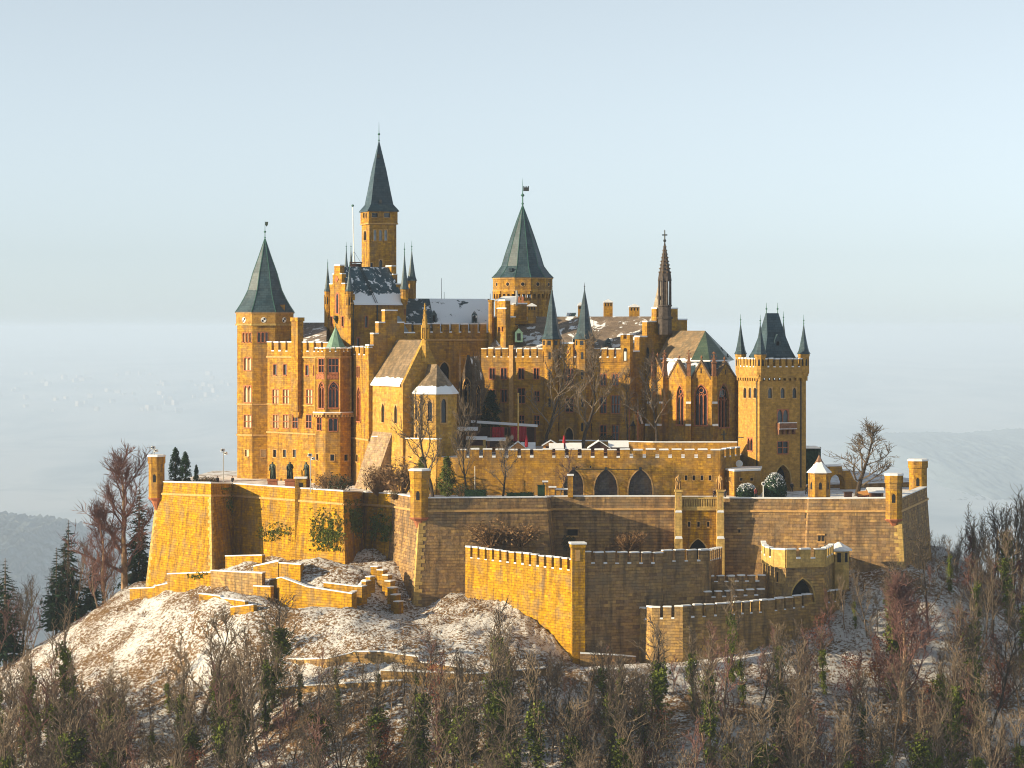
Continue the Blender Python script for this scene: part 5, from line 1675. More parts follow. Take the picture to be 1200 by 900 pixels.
    def roof(m):
        m.quad((*e0, zc + .3), (*e1, zc + .3), (*r1, zr), (*r0, zr))
        k0, k1 = A + q * 26, XY(824, 80)
        m.quad((*k1, zc), (*k0, zc), (*r0, zr), (*r1, zr)); m.quad((*k0, zc), (*e0, zc), (*r0, zr))
    ro = b.part('roof', 'grey_roof', roof)
    # dormers
    def dormer(x, yt, yb, wd, Y, mat, dep=5):
        s = (D + Y) / F; w = wd * s; cx = PX(x, Y)
        F_ = Face((cx - w / 2, Y), (cx + w / 2, Y), 0, 1)
        m = MB(); F_.extr(m, [(0, PZ(yb, Y)), (w, PZ(yb, Y)), (w, PZ(yt + 5, Y)), (w / 2, PZ(yt, Y)), (0, PZ(yt + 5, Y))], -dep, 0)
        o = m.build('dormer', M[mat], b.root)
        wm = MB(); F_.bar(wm, w * .28, w * .72, PZ(yb - 2, Y), PZ(yt + 6, Y), -.1, .03); wm.build('window', M['black'], o)
    dormer(608, 384.5, 401, 9, 62.6, 'copper'); dormer(683, 392, 404, 24, 58.5, 'slate_snow', 6); dormer(713, 396, 405, 9, 57, 'streaked_roof', 4)
    # chimneys
    def chim(l, r, yt, yb, Y, dep=1.6, roofed=True):
        s = (D + Y) / F
        m = MB(); box_px(m, l, r, yt + 4, yb, Y, dep); o = m.build('chimney', M['ashlar'], b.root)
        F_ = Face((PX(l - .6, Y), Y - .15), (PX(r + .6, Y), Y - .15), 0, 1)
        m = MB(); L_ = F_.L
        if roofed: F_.extr(m, [(0, PZ(yt + 4, Y) + .003), (L_, PZ(yt + 4, Y) + .003), (L_, PZ(yt + 3, Y)), (L_ * .5, PZ(yt, Y)), (0, PZ(yt + 3, Y))], -dep - .3, 0)
        else: F_.bar(m, 0, L_, PZ(yt + 4, Y) + .003, PZ(yt + 2, Y), -dep - .3, 0)
        m.build('snow_cap', M['snow'], o)
        v = MB()
        for k in (.2, .5, .8): x = l + (r - l) * k; box_px(v, x - .7, x + .7, yt + 5, yt + 8, Y - .02, .2)
        v.build('vent', M['black'], o)
    chim(707.5, 718, 350.5, 372, 70); chim(737.5, 749.5, 356, 380, 68.5); chim(677.5, 683, 354, 374, 76); chim(618, 628.5, 355, 379, 66, 1.6)
    b.part('roof_hatch', 'slate_snow', lambda m: box_px(m, 664, 675, 366.5, 372, 74, 1.5))
central_wing()

def gablet_house():
    """narrow stepped block between the snowy roof and the central wing"""
    b = Bld('stepped_block', 'narrow sunlit stepped gable block with tall chimney between the snowy roof and the twin spires', 'building', (*XY(590, 64), 6))
    L, N, Rr = XY(578.5, 68.5), XY(592.5, 62.8), XY(607, 65.5)
    zc = PZ(381, 65)
    fs = b.poly([L, N, Rr, L + Rr - N], 6, zc); f, g = fs[0], fs[1]
    for x in (584.5, 588): b.win(f, x, 383, x + 1.8, 388, 1, 1, 'round', bord=.08)
    b.done()
    z = lambda y: PZ(y, 64); u = f.u
    st = [(578.6, 372), (582, 372), (582, 362), (585, 362), (585, 352.5), (592.4, 352.5)]
    go = b.part('stepped_gable', 'ashlar', lambda m: f.extr(m, [(0, zc - .4), (f.L, zc - .4)] + [(u(x), z(y)) for x, y in st[::-1]], -1.0, .04))
    b.part('snow_cap', 'snow', lambda m: [f.bar(m, u(st[i][0]), u(st[i + 1][0]), z(st[i][1]) + .003, z(st[i][1]) + .22, -1.05, .1) for i in (0, 2, 4)], go)
    b.part('wall_step', 'ashlar', lambda m: (g.bar(m, .05, g.L * .35, zc - .3, z(362), -2.0, .03), g.bar(m, g.L * .35, g.L * .75, zc - .3, z(372), -2.0, .03)))
    b.part('snow_cap', 'snow', lambda m: (g.bar(m, 0, g.L * .35, z(362) + .003, z(360.5), -2.0, .1), g.bar(m, g.L * .35, g.L * .8, z(372) + .003, z(370.5), -2.0, .1)))
    c = XY(575.6, 67); s = (D + 67) / F
    b.part('chimney', 'ashlar', lambda m: (m.ngon_loft(c, [(3.2 * s, 20), (3.2 * s, PZ(354, 67)), (3.9 * s, PZ(353.5, 67)), (3.9 * s, PZ(351.5, 67))], 8, .2)))
    # cluster of roofs and flues further back
    b.part('rear_block', 'ashlar', lambda m: box_px(m, 602, 617.5, 356.5, 380, 70, 4))
    b.part('snow_cap', 'snow', lambda m: box_px(m, 601.5, 618, 354.8, 356.45, 69.9, 4.2))
    b.part('flue', 'red_stone', lambda m: [box_px(m, x, x + 2.6, 347.5, 356, 71.5, .5) for x in (607, 611)])
    b.part('vent_pipe', 'grey_metal', lambda m: m.tube(P(605.5, 358, 70), P(605.5, 340.5, 70), .2, .2, 8))
    sl = Face(XY(598, 66), XY(606, 64), 0, 1)
    b.part('roof', 'snowy_roof', lambda m: m.quad(P(579, 352, 72), P(603, 358, 72), P(608, 347, 76), P(590, 347, 76)))
gablet_house()

# ------------------------------------------------------------------ small dark porch in the corner of the court
M['darkstone'] = plain('shade_dark_weathered_stone', (0.13, 0.085, 0.05), 0.9, 0.4)  # dark trim stone; on the porch its colour stands in for shadow
M['dark_ashlar'] = stone('shade_dark_ashlar', (0.12, 0.085, 0.055), (0.08, 0.06, 0.04), (0.09, 0.07, 0.05))  # porch masonry with the shadow of its corner put into the colour
def porch():
    b = Bld('gothic_porch', 'dark gothic porch with a pointed gable and pinnacles in the shaded corner of the court', 'porch', P(550, 520, 50), 'dark_ashlar')
    A, B = XY(540, 52.5), XY(555, 50); C = XY(568, 56)
    ze = PZ(446, 52)
    fs = b.poly([A, B, C, A + C - B], 5, ze); f = fs[0]
    b.awin(f, 543, 443, 551.5, 486, 2, mat='trim')
    b.awin(fs[1], 558, 452, 563, 485, 1, mat='trim')
    b.done()
    b.part('gable', 'dark_ashlar', lambda m: f.extr(m, [(0, ze - .3), (f.L, ze - .3), (f.L, ze), (f.L / 2, PZ(416, 51)), (0, ze)], -.6, .03))
    m_ = A.lerp(B, .5); q = (C - B)
    b.part('roof', 'streaked_roof', lambda m: (m.quad((*B, ze), (*C, ze), (*(m_ + q), PZ(418, 51)), (*m_, PZ(418, 51))), m.quad((*(A + q), ze), (*A, ze), (*m_, PZ(418, 51)), (*(m_ + q), PZ(418, 51)))))
    for x, Y in ((539, 52.3), (555, 49.8)):
        c = XY(x, Y); s = (D + Y) / F
        b.part('pinnacle', 'darkstone', lambda m: m.ngon_loft(c, [(2 * s, 5), (2 * s, PZ(428, Y)), (2.6 * s, PZ(427.5, Y)), (1.6 * s, PZ(425, Y)), (.03, PZ(411, Y))], 4, R(45)))
porch()

# ------------------------------------------------------------------ court chapel with tall gothic windows
M['court_roof'] = slate('court_chapel_slate', (0.23, 0.155, 0.085), (0.30, 0.21, 0.12), snow=0.0, moss=(0.14, 0.11, 0.07), zsnow=(21.7, 22.7))
M['hip_roof'] = slate('shade_dark_slate', (0.05, 0.085, 0.06), (0.08, 0.11, 0.075), snow=0.0)  # darker copy of the roof slate: shade painted onto the hip slopes
def court_chapel():
    b = Bld('court_chapel', 'gothic court chapel with tall pointed windows, gablets and red pinnacles beside the gate tower', 'chapel', P(815, 520, 42))
    V = [XY(757, 55), XY(782, 48.2), XY(807.5, 40.5), XY(836, 38.5), XY(864, 45.5), XY(872, 60), XY(790, 72)]
    ze = PZ(444, 44); zg = PZ(424.5, 42)
    fs = b.poly(V, 4, ze)
    W = b.awin
    W(fs[0], 774.8, 452, 780.3, 498, 2, mat='red_stone'); W(fs[1], 793, 452, 800.8, 497.5, 2, mat='red_stone')
    W(fs[2], 814.6, 451, 828.4, 498, 3, mat='red_stone'); W(fs[3], 842, 450, 854, 500.5, 3, mat='red_stone')
    b.win(fs[0], 761, 506, 764, 516, 1, 1, 'point', mat='trim')
    b.done()
    roofz = PZ(423, 46)
    ctr = XY(815, 55)
    gl = []
    for i in (0, 1, 2, 3):
        f = fs[i]
        zt = f.z(0 if False else (779.5, 797.5, 821.5, 848)[i], (421, 424, 424, 425.5)[i])
        go = b.part('gablet', 'ashlar', lambda m: f.extr(m, [(.4, ze - .3), (f.L - .4, ze - .3), (f.L - .4, ze), (f.L / 2, zt), (.4, ze)], -.5, .04))
        # stone coping of the gablet and a slit
        b.part('coping', 'darkstone', lambda m: (f.extr(m, [(.1, ze), (.5, ze - .1), (f.L / 2, zt - .05), (f.L / 2, zt + .4)], -.55, .18), f.extr(m, [(f.L - .5, ze - .1), (f.L - .1, ze), (f.L / 2, zt + .4), (f.L / 2, zt - .05)], -.55, .18)), go)
        b.part('finial', 'pinnacle_stone', lambda m: m.ngon_loft(Vector(f.pt(f.L / 2, 0, -.2)[:2]), [(.16, zt), (.1, zt + .6), (.26, zt + .8), (.05, zt + 1.2)], 6), go)
        b.part('slit', 'black', lambda m: f.bar(m, f.L / 2 - .12, f.L / 2 + .12, zt - 2.1, zt - 1.2, 0, .06), go)
        def gr(m):
            a, c_, e = Vector(f.pt(.3, ze, -.5)), Vector(f.pt(f.L - .3, ze, -.5)), Vector(f.pt(f.L / 2, zt - .1, -.5))
            inw = Vector((-f.n.x, -f.n.y, 0)) * 3.0
            e2 = e + inw; 
            m.quad(a, e, e2, a + inw * .2 + Vector((0, 0, .0))); m.quad(e, c_, c_ + inw * .2, e2)
        b.part('gablet_roof', 'slate_snow', gr, go)
        # valley roof between gablets
    def gut(m):
        for i in (0, 1, 2, 3):
            a, c_ = V[i].lerp(ctr, .04), V[i + 1].lerp(ctr, .04)
            a2, c2 = V[i].lerp(ctr, .22), V[i + 1].lerp(ctr, .22)
            m.quad((*a, ze + .1), (*c_, ze + .1), (*c2, roofz), (*a2, roofz))
    b.part('lower_roof', 'slate_snow', gut)
    r0, r1 = XY(786, 58), XY(826.5, 50.5); zr = PZ(387.5, 54)
    ring = [p.lerp(ctr, .20) for p in V]
    def rf(m):
        R_ = [(*p, roofz) for p in ring]
        a, e = (*r0, zr), (*r1, zr)
        m.quad(R_[0], R_[1], R_[2], e, a); m.quad(R_[5], R_[6], a, e); m.quad(R_[6], R_[0], a)
    def hip(m):
        R_ = [(*p, roofz) for p in ring]; e = (*r1, zr)
        m.quad(R_[2], R_[3], e); m.quad(R_[3], R_[4], e); m.quad(R_[4], R_[5], e)
    b.part('roof', 'court_roof', rf); b.part('hip', 'hip_roof', hip)
    def gutter(m):
        for i in range(4):
            a, c_ = ring[i].lerp(ctr, -.03), ring[i + 1].lerp(ctr, -.03)
            m.tube((*a, roofz + .05), (*c_, roofz + .05), .16, .16, 6)
    b.part('gutter', 'snow', gutter)
    # buttresses with pinnacles
    for i, (x, yt) in enumerate(((768, 408), (785.5, 409.5), (805.2, 409.5), (836, 411.5), (860.5, 411))):
        if i == 0: v = V[0].lerp(V[1], .44)
        elif i == 1: v = V[1]
        else: v = V[i]
        d = (v - ctr).normalized()
        if i < 2: d = fs[i].n
        c = v + d * .55; rz = math.atan2(d.y, d.x); Y = c.y; s = (D + Y) / F
        def bt(m):
            m.box(v + d * .9, 2.2, 1.0, 3, PZ(499, Y), rz); m.box(v + d * .7, 1.7, .9, PZ(499, Y), PZ(473, Y), rz); m.box(v + d * .5, 1.2, .85, PZ(473, Y), PZ(441, Y), rz)
        bo = b.part('buttress', 'ashlar', bt)
        b.part('snow_cap', 'snow', lambda m: (m.box(v + d * 1.7, .5, 1.0, PZ(499, Y) + .003, PZ(496.5, Y), rz), m.box(v + d * 1.3, .45, .9, PZ(473, Y) + .003, PZ(470.5, Y), rz)), bo)
        def pin(m):
            m.ngon_loft(c, [(.5, PZ(441, Y)), (.5, PZ(426, Y)), (.66, PZ(425.5, Y)), (.66, PZ(424.5, Y)), (.42, PZ(424, Y)), (.04, PZ(yt + 2, Y))], 4, R(45) + rz)
            for k in range(3):
                zz = PZ(421 - k * 3.6, Y); rr = .5 - k * .1
                for a in range(4): m.sphere((c.x + rr * math.cos(a * math.pi / 2 + rz), c.y + rr * math.sin(a * math.pi / 2 + rz), zz), .13, 5, 4)
            m.sphere((c.x, c.y, PZ(yt + 1.5, Y)), .17, 6, 4)
        b.part('pinnacle', 'pinnacle_stone', pin)
    # wall cross
    f = fs[3]
    b.part('cross', 'bronze', lambda m: (f.bar(m, f.u(847.7), f.u(848.6), f.z(848, 516), f.z(848, 504.5), 0, .1), f.bar(m, f.u(845), f.u(851.4), f.z(848, 509.2), f.z(848, 508.2), .01, .09)))
    # iron cresting behind the hip
    b.part('roof_cross', 'iron', lambda m: (m.tube(P(845.5, 424, 52), P(845.5, 407, 52), .14, .1, 5), m.ngon_loft(XY(845.5, 52), [(.05, PZ(412, 52)), (.4, PZ(410.5, 52)), (.05, PZ(408, 52))], 6), m.tube(P(852.5, 424, 51), P(852.5, 414.5, 51), .12, .1, 5), m.tube(P(850.8, 418, 51), P(854.2, 418, 51), .1, .1, 5)))
    # entrance porch
    A, B = XY(737, 47.5), XY(747, 45); C = XY(754, 48.5)
    pf = Face(A, B, 4, PZ(497, 46)); pr = Face(B, C, 4, PZ(497, 46))
    def pw(m): pf.wall(m); pr.wall(m); pf.extr(m, [(0, PZ(497, 46)), (pf.L, PZ(497, 46)), (pf.L / 2, PZ(482, 46))], -.5, .03)
    pf.holes.append((pf.L * .2, 4.2, pf.L * .8, PZ(499, 46), 1.2))
    po = b.part('porch', 'ashlar', pw)
    def ph(m): pf.bar(m, pf.L * .2, pf.L * .8, 4.2, PZ(499, 46), -1.2, -1.15); pf.extr(m, [(pf.L * .2, PZ(499.2, 46)), (pf.L * .8, PZ(499.2, 46)), (pf.L * .5, PZ(492, 46))], 0, .05)
    b.part('archway', 'black', ph, po)
    m_ = A.lerp(B, .5); q = C - B
    b.part('porch_roof', 'slate_snow', lambda m: (m.quad((*B, PZ(497, 46)), (*C, PZ(497, 46)), (*(m_ + q), PZ(482, 46)), (*m_, PZ(482, 46)))), po)
    for x, Y in ((737.5, 47.2), (747.5, 44.8)):
        c = XY(x, Y); s = (D + Y) / F
        b.part('pinnacle', 'red_stone', lambda m: m.ngon_loft(c, [(1 * s, 5), (1 * s, PZ(482, Y)), (1.3 * s, PZ(481.5, Y)), (.02, PZ(474, Y))], 4, R(45)), po)
    return b
court_chapel()

def fleche():
    Y = 56.5; s = (D + Y) / F; c = XY(779, Y)
    root = T('gothic_spire', 'lacy red stone gothic spire with a cross, at the stepped gable of the court chapel', 'spire', P(779, 390, Y))
    a0 = R(22.5)
    m = MB(); m.ngon_loft(c, [(8.6 * s, PZ(392, Y)), (8.6 * s, PZ(374, Y)), (10 * s, PZ(373.5, Y)), (10 * s, PZ(371.5, Y)), (7.8 * s, PZ(371, Y)), (7.8 * s, PZ(359.5, Y)), (9 * s, PZ(359, Y)), (9 * s, PZ(357.5, Y)), (4.2 * s, PZ(357, Y)), (4.2 * s, PZ(330, Y)), (7.8 * s, PZ(329, Y)), (7.6 * s, PZ(322, Y)), (6.4 * s, PZ(318, Y)), (.5 * s, PZ(283, Y))], 8, a0)
    core = m.build('shaft', M['brown_stone'], root)
    m = MB()
    for k in range(8):
        a = a0 + k * math.pi / 4
        x, y = c.x + 7.0 * s * math.sin(a), c.y - 7.0 * s * math.cos(a)
        m.tube((x, y, PZ(357.5, Y)), (x, y, PZ(328, Y)), .24, .2, 5); m.ngon_loft(Vector((x, y)), [(.26, PZ(329, Y)), (.02, PZ(318.5, Y))], 5)
    m.build('column', M['brown_stone'], core)
    m = MB()
    for k in range(8):
        a = a0 + k * math.pi / 4
        for j in range(8):
            q = j / 8; r = (6.8 * (1 - q) + .9 * q) * s; m.sphere((c.x + r * math.sin(a), c.y - r * math.cos(a), PZ(319 - 34 * q, Y)), .2 - .09 * q, 5, 4)
    m.build('crocket', M['darkstone'], core)
    m = MB(); m.tube(P(779, 284, Y), P(779, 269.5, Y), .14, .1, 5); m.tube(P(776, 275.3, Y), P(782, 275.3, Y), .13, .13, 5); m.sphere(P(779, 282, Y), .3, 6, 5)
    m.build('cross', M['iron'], core)
    m = MB(); m.quad(P(762, 376, Y + 3), P(775, 376, Y + 1), P(774, 322, Y + 2.6)); m.quad(P(775, 376, Y + 1), P(783, 376, Y + 6), P(774, 322, Y + 2.6)); m.quad(P(783, 376, Y + 6), P(766, 376, Y + 8), P(774, 322, Y + 2.6)); m.quad(P(766, 376, Y + 8), P(762, 376, Y + 3), P(774, 322, Y + 2.6))
    m.build('slate_cone', M['brown_roof'], root)
    m = MB(); box_px(m, 770.8, 773.2, 346.5, 350.5, Y + .9, 1); m.build('hatch', M['black'], root)
fleche()

# ------------------------------------------------------------------ gate tower
def gate_tower():
    N, L, Rr = XY(890, 20), XY(865.3, 28.2), XY(944.5, 23.6)
    Bk = L + Rr - N
    b = Bld('gate_tower', 'square eastern gate tower with four corner spirelets, a balcony and a big pointed gateway', 'tower', (N.x, N.y, -1), 'ashlar_fine')
    zp = PZ(446, 21)
    fs = b.poly([L, N, Rr, Bk], -2, zp)
    lf, f = fs[0], fs[1]
    for x in (900, 914.7, 928.5): b.win(f, x, 454, x + 5, 466.5, 1, 1, 'point', mat='trim')
    for x in (871.3, 877.2, 883.1): b.win(lf, x, 454, x + 3.4, 466.3, 1, 1, 'round', mat='trim')
    b.win(f, 911, 480, 923.8, 496, 2, 1, 'point', mat='red_stone'); b.win(f, 911.3, 517.5, 923.5, 531.5, 2, 2, mat='red_stone')
    b.win(lf, 876, 513.3, 882, 528, 2, 1, 'point', mat='red_stone')
    b.awin(f, 908.3, 544.5, 926.5, 579, 1, mat='pale_stone', pane='black', depth=2.2, tracery=False, name='gateway')
    b.done()
    pr = 0.32
    ct = (N + Bk) / 2
    def off(p, d):
        e1 = (N - L).normalized(); e2 = (Rr - N).normalized(); v = p - ct
        return p + e1 * (d if v.dot(e1) > 0 else -d) + e2 * (d if v.dot(e2) > 0 else -d)
    pf_pts = [off(p, pr) for p in (L, N, Rr, Bk)]
    old = b.faces; b.faces = []; b.caps = []
    zc = PZ(430.5, 21); zt = PZ(421, 21)
    pf = b.poly(pf_pts, PZ(441, 21), zc); b.done('parapet_band'); b.faces = old
    m = MB()
    for ff in fs: corbels(ff, m, PZ(446.5, 21), PZ(440.5, 21), .98, .45, pr)
    b_o = m.build('corbel_table', M['ashlar_fine'], b.root)
    mb, sn = MB(), MB()
    for ff, a, e in ((pf[0], .9, .95), (pf[1], .9, .9), (pf[2], 1, 1), (pf[3], 1, 1)):
        cren(ff, mb, sn, zc - .05, zc + eps(), zt, 1.3, .42, .55, -.004, a, ff.L - e)
    o = mb.build('battlement', M['ashlar_fine'], b.root); sn.build('snow_cap', M['snow'], o)
    # corner turrets with spirelets
    for p, hw, yb, tp in ((pf_pts[1], 7.4, 415.3, 380), (pf_pts[0], 6.9, 415, 379), (pf_pts[2], 7.3, 414.8, 380), (pf_pts[3], 6.4, 413.5, 376)):
        v = p + (ct - p).normalized() * .85
        px = 600 + v.x * F / (D + v.y)
        turret(b.root, px, v.y, hw, yb, 437, tp, 447, 8, -22.5 - 20, tip=1.7, mat='ashlar_fine')
    # main roof
    e1 = (N - L).normalized(); e2 = (Rr - N).normalized()
    c = ct
    def rect(hu, hv, z): return [(*(c + e1 * a * hv + e2 * bb * hu), z) for a, bb in ((1, -1), (1, 1), (-1, 1), (-1, -1))]
    Yc = 27
    ro = b.part('roof', 'slate', lambda m: m.loft([rect(3.5, 3.6, PZ(424, Yc)), rect(2.5, 2.6, PZ(409, Yc)), rect(1.75, 1.7, PZ(392, Yc)), rect(1.2, .2, PZ(367, Yc))]))
    for k in (-1, 1):
        q = c + e2 * 1.12 * k
        b.part('finial', 'verdigris', lambda m: (m.tube((*q, PZ(368, Yc)), (*q, PZ(355, Yc)), .09, .03, 5), m.ngon_loft(q, [(.03, PZ(363.5, Yc)), (.22, PZ(362, Yc)), (.03, PZ(360.5, Yc))], 6)), ro)
    q = c + e1 * 2.35
    px = 600 + q.x * F / (D + q.y); dY = q.y
    fd = Face(q - e2 * .62, q + e2 * .62, 0, 1)
    do = b.part('dormer', 'slate', lambda m: fd.extr(m, [(0, PZ(410, dY)), (fd.L, PZ(410, dY)), (fd.L, PZ(399, dY)), (fd.L / 2, PZ(391.5, dY)), (0, PZ(399, dY))], -1.6, 0), ro)
    b.part('window', 'black', lambda m: fd.bar(m, .35, fd.L - .35, PZ(408.5, dY), PZ(400, dY), -.1, .03), ro)
    # balcony
    u0, u1 = f.u(909.8), f.u(930)
    def bal(m):
        f.bar(m, u0, u1, f.z(920, 503.2), f.z(920, 502), 0, 1.15)
        for i in range(4): 
            u = u0 + .2 + (u1 - u0 - .4) * i / 3; f.extr(m, [(u - .15, f.z(920, 509)), (u + .15, f.z(920, 509)), (u + .15, f.z(920, 503.2)), (u - .15, f.z(920, 503.2))], 0, .8)
        f.bar(m, u0, u1, f.z(920, 502), f.z(920, 495.6), 1.0, 1.15); f.bar(m, u0, u0 + .15, f.z(920, 502), f.z(920, 495.6), 0, 1.0); f.bar(m, u1 - .15, u1, f.z(920, 502), f.z(920, 495.6), 0, 1.0)
    bo = b.part('balcony', 'pinnacle_stone', bal)
    b.part('snow_cap', 'snow', lambda m: (f.bar(m, u0 - .05, u1 + .05, f.z(920, 495.6) + .003, f.z(920, 494.9), .95, 1.2), f.bar(m, u0 - .02, u1 + .02, f.z(920, 502.6), f.z(920, 502), 1.152, 1.24)), bo)
    b.part('drain_pipe', 'iron', lambda m: (f.bar(m, f.u(937.8), f.u(938.8), 0, zp, 0, .16), lf.bar(m, lf.u(887), lf.u(887.7), 0, zp, 0, .14)))
    b.part('lamp_bracket', 'iron', lambda m: m.tube(f.pt(f.u(871), f.z(871, 512), 0) if False else P(865.2, 512.5, 28), P(870.5, 512.5, 26), .07, .07, 4))
gate_tower()
# ------------------------------------------------------------------ trees
def branch_tree(seed, H, tr, limbs=11, sub=7, twigs=6, spread=0.55, low=0.3, bend=0.12, fine=2, tw=0.028):
    """bare winter tree: returns (trunk, crown) builders, root at the origin"""
    rg = random.Random(seed)
    tk, cr = MB(), MB()
    def chain(mb, p, d, L, r0, r1, n, k, wob, up):
        pts = [p.copy()]; rs = [r0]
        for i in range(n):
            d = (d + Vector((rg.gauss(0, wob), rg.gauss(0, wob), rg.gauss(0, wob * .6) + up))).normalized()
            p = p + d * (L / n); pts.append(p.copy()); rs.append(r0 + (r1 - r0) * (i + 1) / n)
        rings = []
        for i, q in enumerate(pts):
            t = (pts[min(n, i + 1)] - pts[max(0, i - 1)]).normalized(); a = t.orthogonal().normalized(); b = t.cross(a)
            rings.append([tuple(q + (a * math.cos(2 * math.pi * j / k) + b * math.sin(2 * math.pi * j / k)) * rs[i]) for j in range(k)])
        mb.loft(rings, True, False, False)
        return pts, d
    tp, _ = chain(tk, Vector((0, 0, -0.6)), Vector((rg.gauss(0, .06), rg.gauss(0, .06), 1)), H * .86 + .6, tr, tr * .16, 9, 7, bend * .5, .06)
    def on(pts, q):
        x = q * (len(pts) - 1); i = min(len(pts) - 2, int(x)); return pts[i].lerp(pts[i + 1], x - i), (pts[i + 1] - pts[i]).normalized()
    for i in range(limbs):
        q = low + (1 - low) * (i + rg.random()) / limbs
        p, t = on(tp, q)
        a = i * 2.4 + rg.uniform(-.5, .5)
        el = spread * (1.15 - q * .75)
        d = Vector((math.cos(a) * el, math.sin(a) * el, .55 + q * .5)).normalized()
        L = H * (0.42 * (1.15 - q * .7)) * rg.uniform(.75, 1.15)
        r = tr * (1.0 - q * .8) * .55
        lp, _ = chain(cr, p, d, L, r, .04, 6, 5, bend, .07)
        for j in range(sub):
            q2 = .25 + .75 * (j + rg.random()) / sub
            p2, t2 = on(lp, q2)
            d2 = (t2 + Vector((rg.gauss(0, .6), rg.gauss(0, .6), rg.gauss(.15, .4)))).normalized()
            L2 = L * .42 * rg.uniform(.6, 1.2) * (1.15 - q2 * .5)
            bp, _ = chain(cr, p2, d2, L2, max(.042, r * .4 * (1.1 - q2)), .025, 4, 4, bend * 1.3, .05)
            for m in range(twigs):
                p3, t3 = on(bp, .2 + .8 * rg.random())
                d3 = (t3 + Vector((rg.gauss(0, .6), rg.gauss(0, .6), rg.gauss(.25, .35)))).normalized()
                L3 = rg.uniform(.5, 1.3) * H / 13
                tp3, _ = chain(cr, p3, d3, L3, tw, tw * .6, 2, 3, bend * 1.5, .04)
                for f in range(fine):
                    p4, t4 = on(tp3, .3 + .7 * rg.random())
                    d4 = (t4 + Vector((rg.gauss(0, .6), rg.gauss(0, .6), rg.gauss(.25, .35)))).normalized()
                    e = p4 + d4 * L3 * rg.uniform(.4, .8); sd = d4.orthogonal().normalized() * tw * .9; s2 = d4.cross(sd).normalized() * tw * .9
                    cr.add([p4 + sd, p4 - sd * .5 + s2, p4 - sd * .5 - s2, e], [(0, 1, 3), (1, 2, 3), (2, 0, 3)])
    return tk, cr, tp

def leafy(mb, rg, c, r, n, size, flat=1.0):
    for _ in range(n):
        d = Vector((rg.gauss(0, 1), rg.gauss(0, 1), rg.gauss(0, 1) * flat)).normalized() * r * (rg.random() ** .45)
        p = c + d
        a = Vector((rg.gauss(0, 1), rg.gauss(0, 1), rg.gauss(0, 1))).normalized(); b = a.orthogonal().normalized()
        s = size * rg.uniform(.6, 1.3)
        mb.quad(p - a * s, p - b * s * .6, p + a * s, p + b * s * .6)

def conifer(seed, H, w, tiers=26, droop=.35):
    rg = random.Random(seed); tk, cr = MB(), MB()
    tk.loft([[(r * math.cos(a), r * math.sin(a), z) for a in (0, 1.05, 2.1, 3.14, 4.19, 5.24)] for r, z in ((w * .07, -.6), (w * .05, H * .5), (.03, H))])
    for i in range(tiers):
        q = i / tiers; z = H * (.1 + .9 * q)
        R_ = w * (1 - q) ** .8 * rg.uniform(.75, 1.1) + .12
        for j in range(max(5, int(11 * (1 - q * .5)))):
            a = rg.uniform(0, 6.283); L = R_ * rg.uniform(.6, 1.1)
            d = Vector((math.cos(a), math.sin(a), rg.uniform(-droop, .15)))
            sd = Vector((-math.sin(a), math.cos(a), 0))
            for k in range(6):
                p = Vector((0, 0, z)) + d * L * (k + .6) / 6
                ln = L * .26 * (1.25 - k / 7)
                for sgn in (-1, 1):
                    e = p + (sd * sgn * rg.uniform(.6, 1) + d * .7 + Vector((0, 0, rg.uniform(-.5, .05)))) * ln
                    wv = Vector((rg.gauss(0, .2), rg.gauss(0, .2), 1)).normalized() * ln * .22
                    cr.quad(p, (p + e) / 2 + wv, e, (p + e) / 2 - wv)
    return tk, cr

PROTO = {}
def proto(kind, i, fn, *parts):
    """meshes of one kind of tree, kept without an object until the first tree is placed"""
    out = []
    for nm, mb, mat in fn():
        me = bpy.data.meshes.new(nm); me.from_pydata(mb.v, [], mb.f); me.materials.append(M[mat]); out.append((nm, me))
    PROTO.setdefault(kind, []).append(out)

def place_tree(name, kind, i, loc, scale, label, group=None, rz=None, cat='tree'):
    root = T(name, label, cat, loc, group, rz=random.uniform(0, 6.28) if rz is None else rz)
    root.scale = (scale, scale, scale) if not isinstance(scale, tuple) else scale
    for nm, me in PROTO[kind][i % len(PROTO[kind])]:
        o = bpy.data.objects.new(nm, me); COL.objects.link(o); o.parent = root
    return root

def mk_bare(seed, H, tr, twig, bark='bark', **kw):
    def f():
        tk, cr, tp = branch_tree(seed, H, tr, **kw)
        return [('trunk', tk, bark), ('crown', cr, twig)]
    return f
def mk_ivy(seed, H, tr, **kw):
    def f():
        tk, cr, tp = branch_tree(seed, H, tr, **kw)
        rg = random.Random(seed); iv = MB()
        for i in range(58):
            q = rg.random() ** .8 * .82; x = q * (len(tp) - 1); k = int(x); p = tp[k].lerp(tp[k + 1], x - k)
            leafy(iv, rg, p + Vector((rg.gauss(0, .3), rg.gauss(0, .3), 0)), .35 + .8 * rg.random() ** 2, 38, .16)
        return [('trunk', tk, 'darkbark'), ('crown', cr, 'twig'), ('ivy', iv, 'ivy')]
    return f
def mk_russet(seed, H, tr, **kw):
    def f():
        tk, cr, tp = branch_tree(seed, H, tr, **kw)
        rg = random.Random(seed); lf = MB()
        for i in range(60):
            a = rg.uniform(0, 6.28); z = rg.uniform(.25, .95) * H; r = (1 - abs(z / H - .5)) * H * .26 * rg.random()
            leafy(lf, rg, Vector((r * math.cos(a), r * math.sin(a), z)), .7, 16, .12)
        return [('trunk', tk, 'bark'), ('crown', cr, 'twig_red'), ('foliage', lf, 'russet')]
    return f
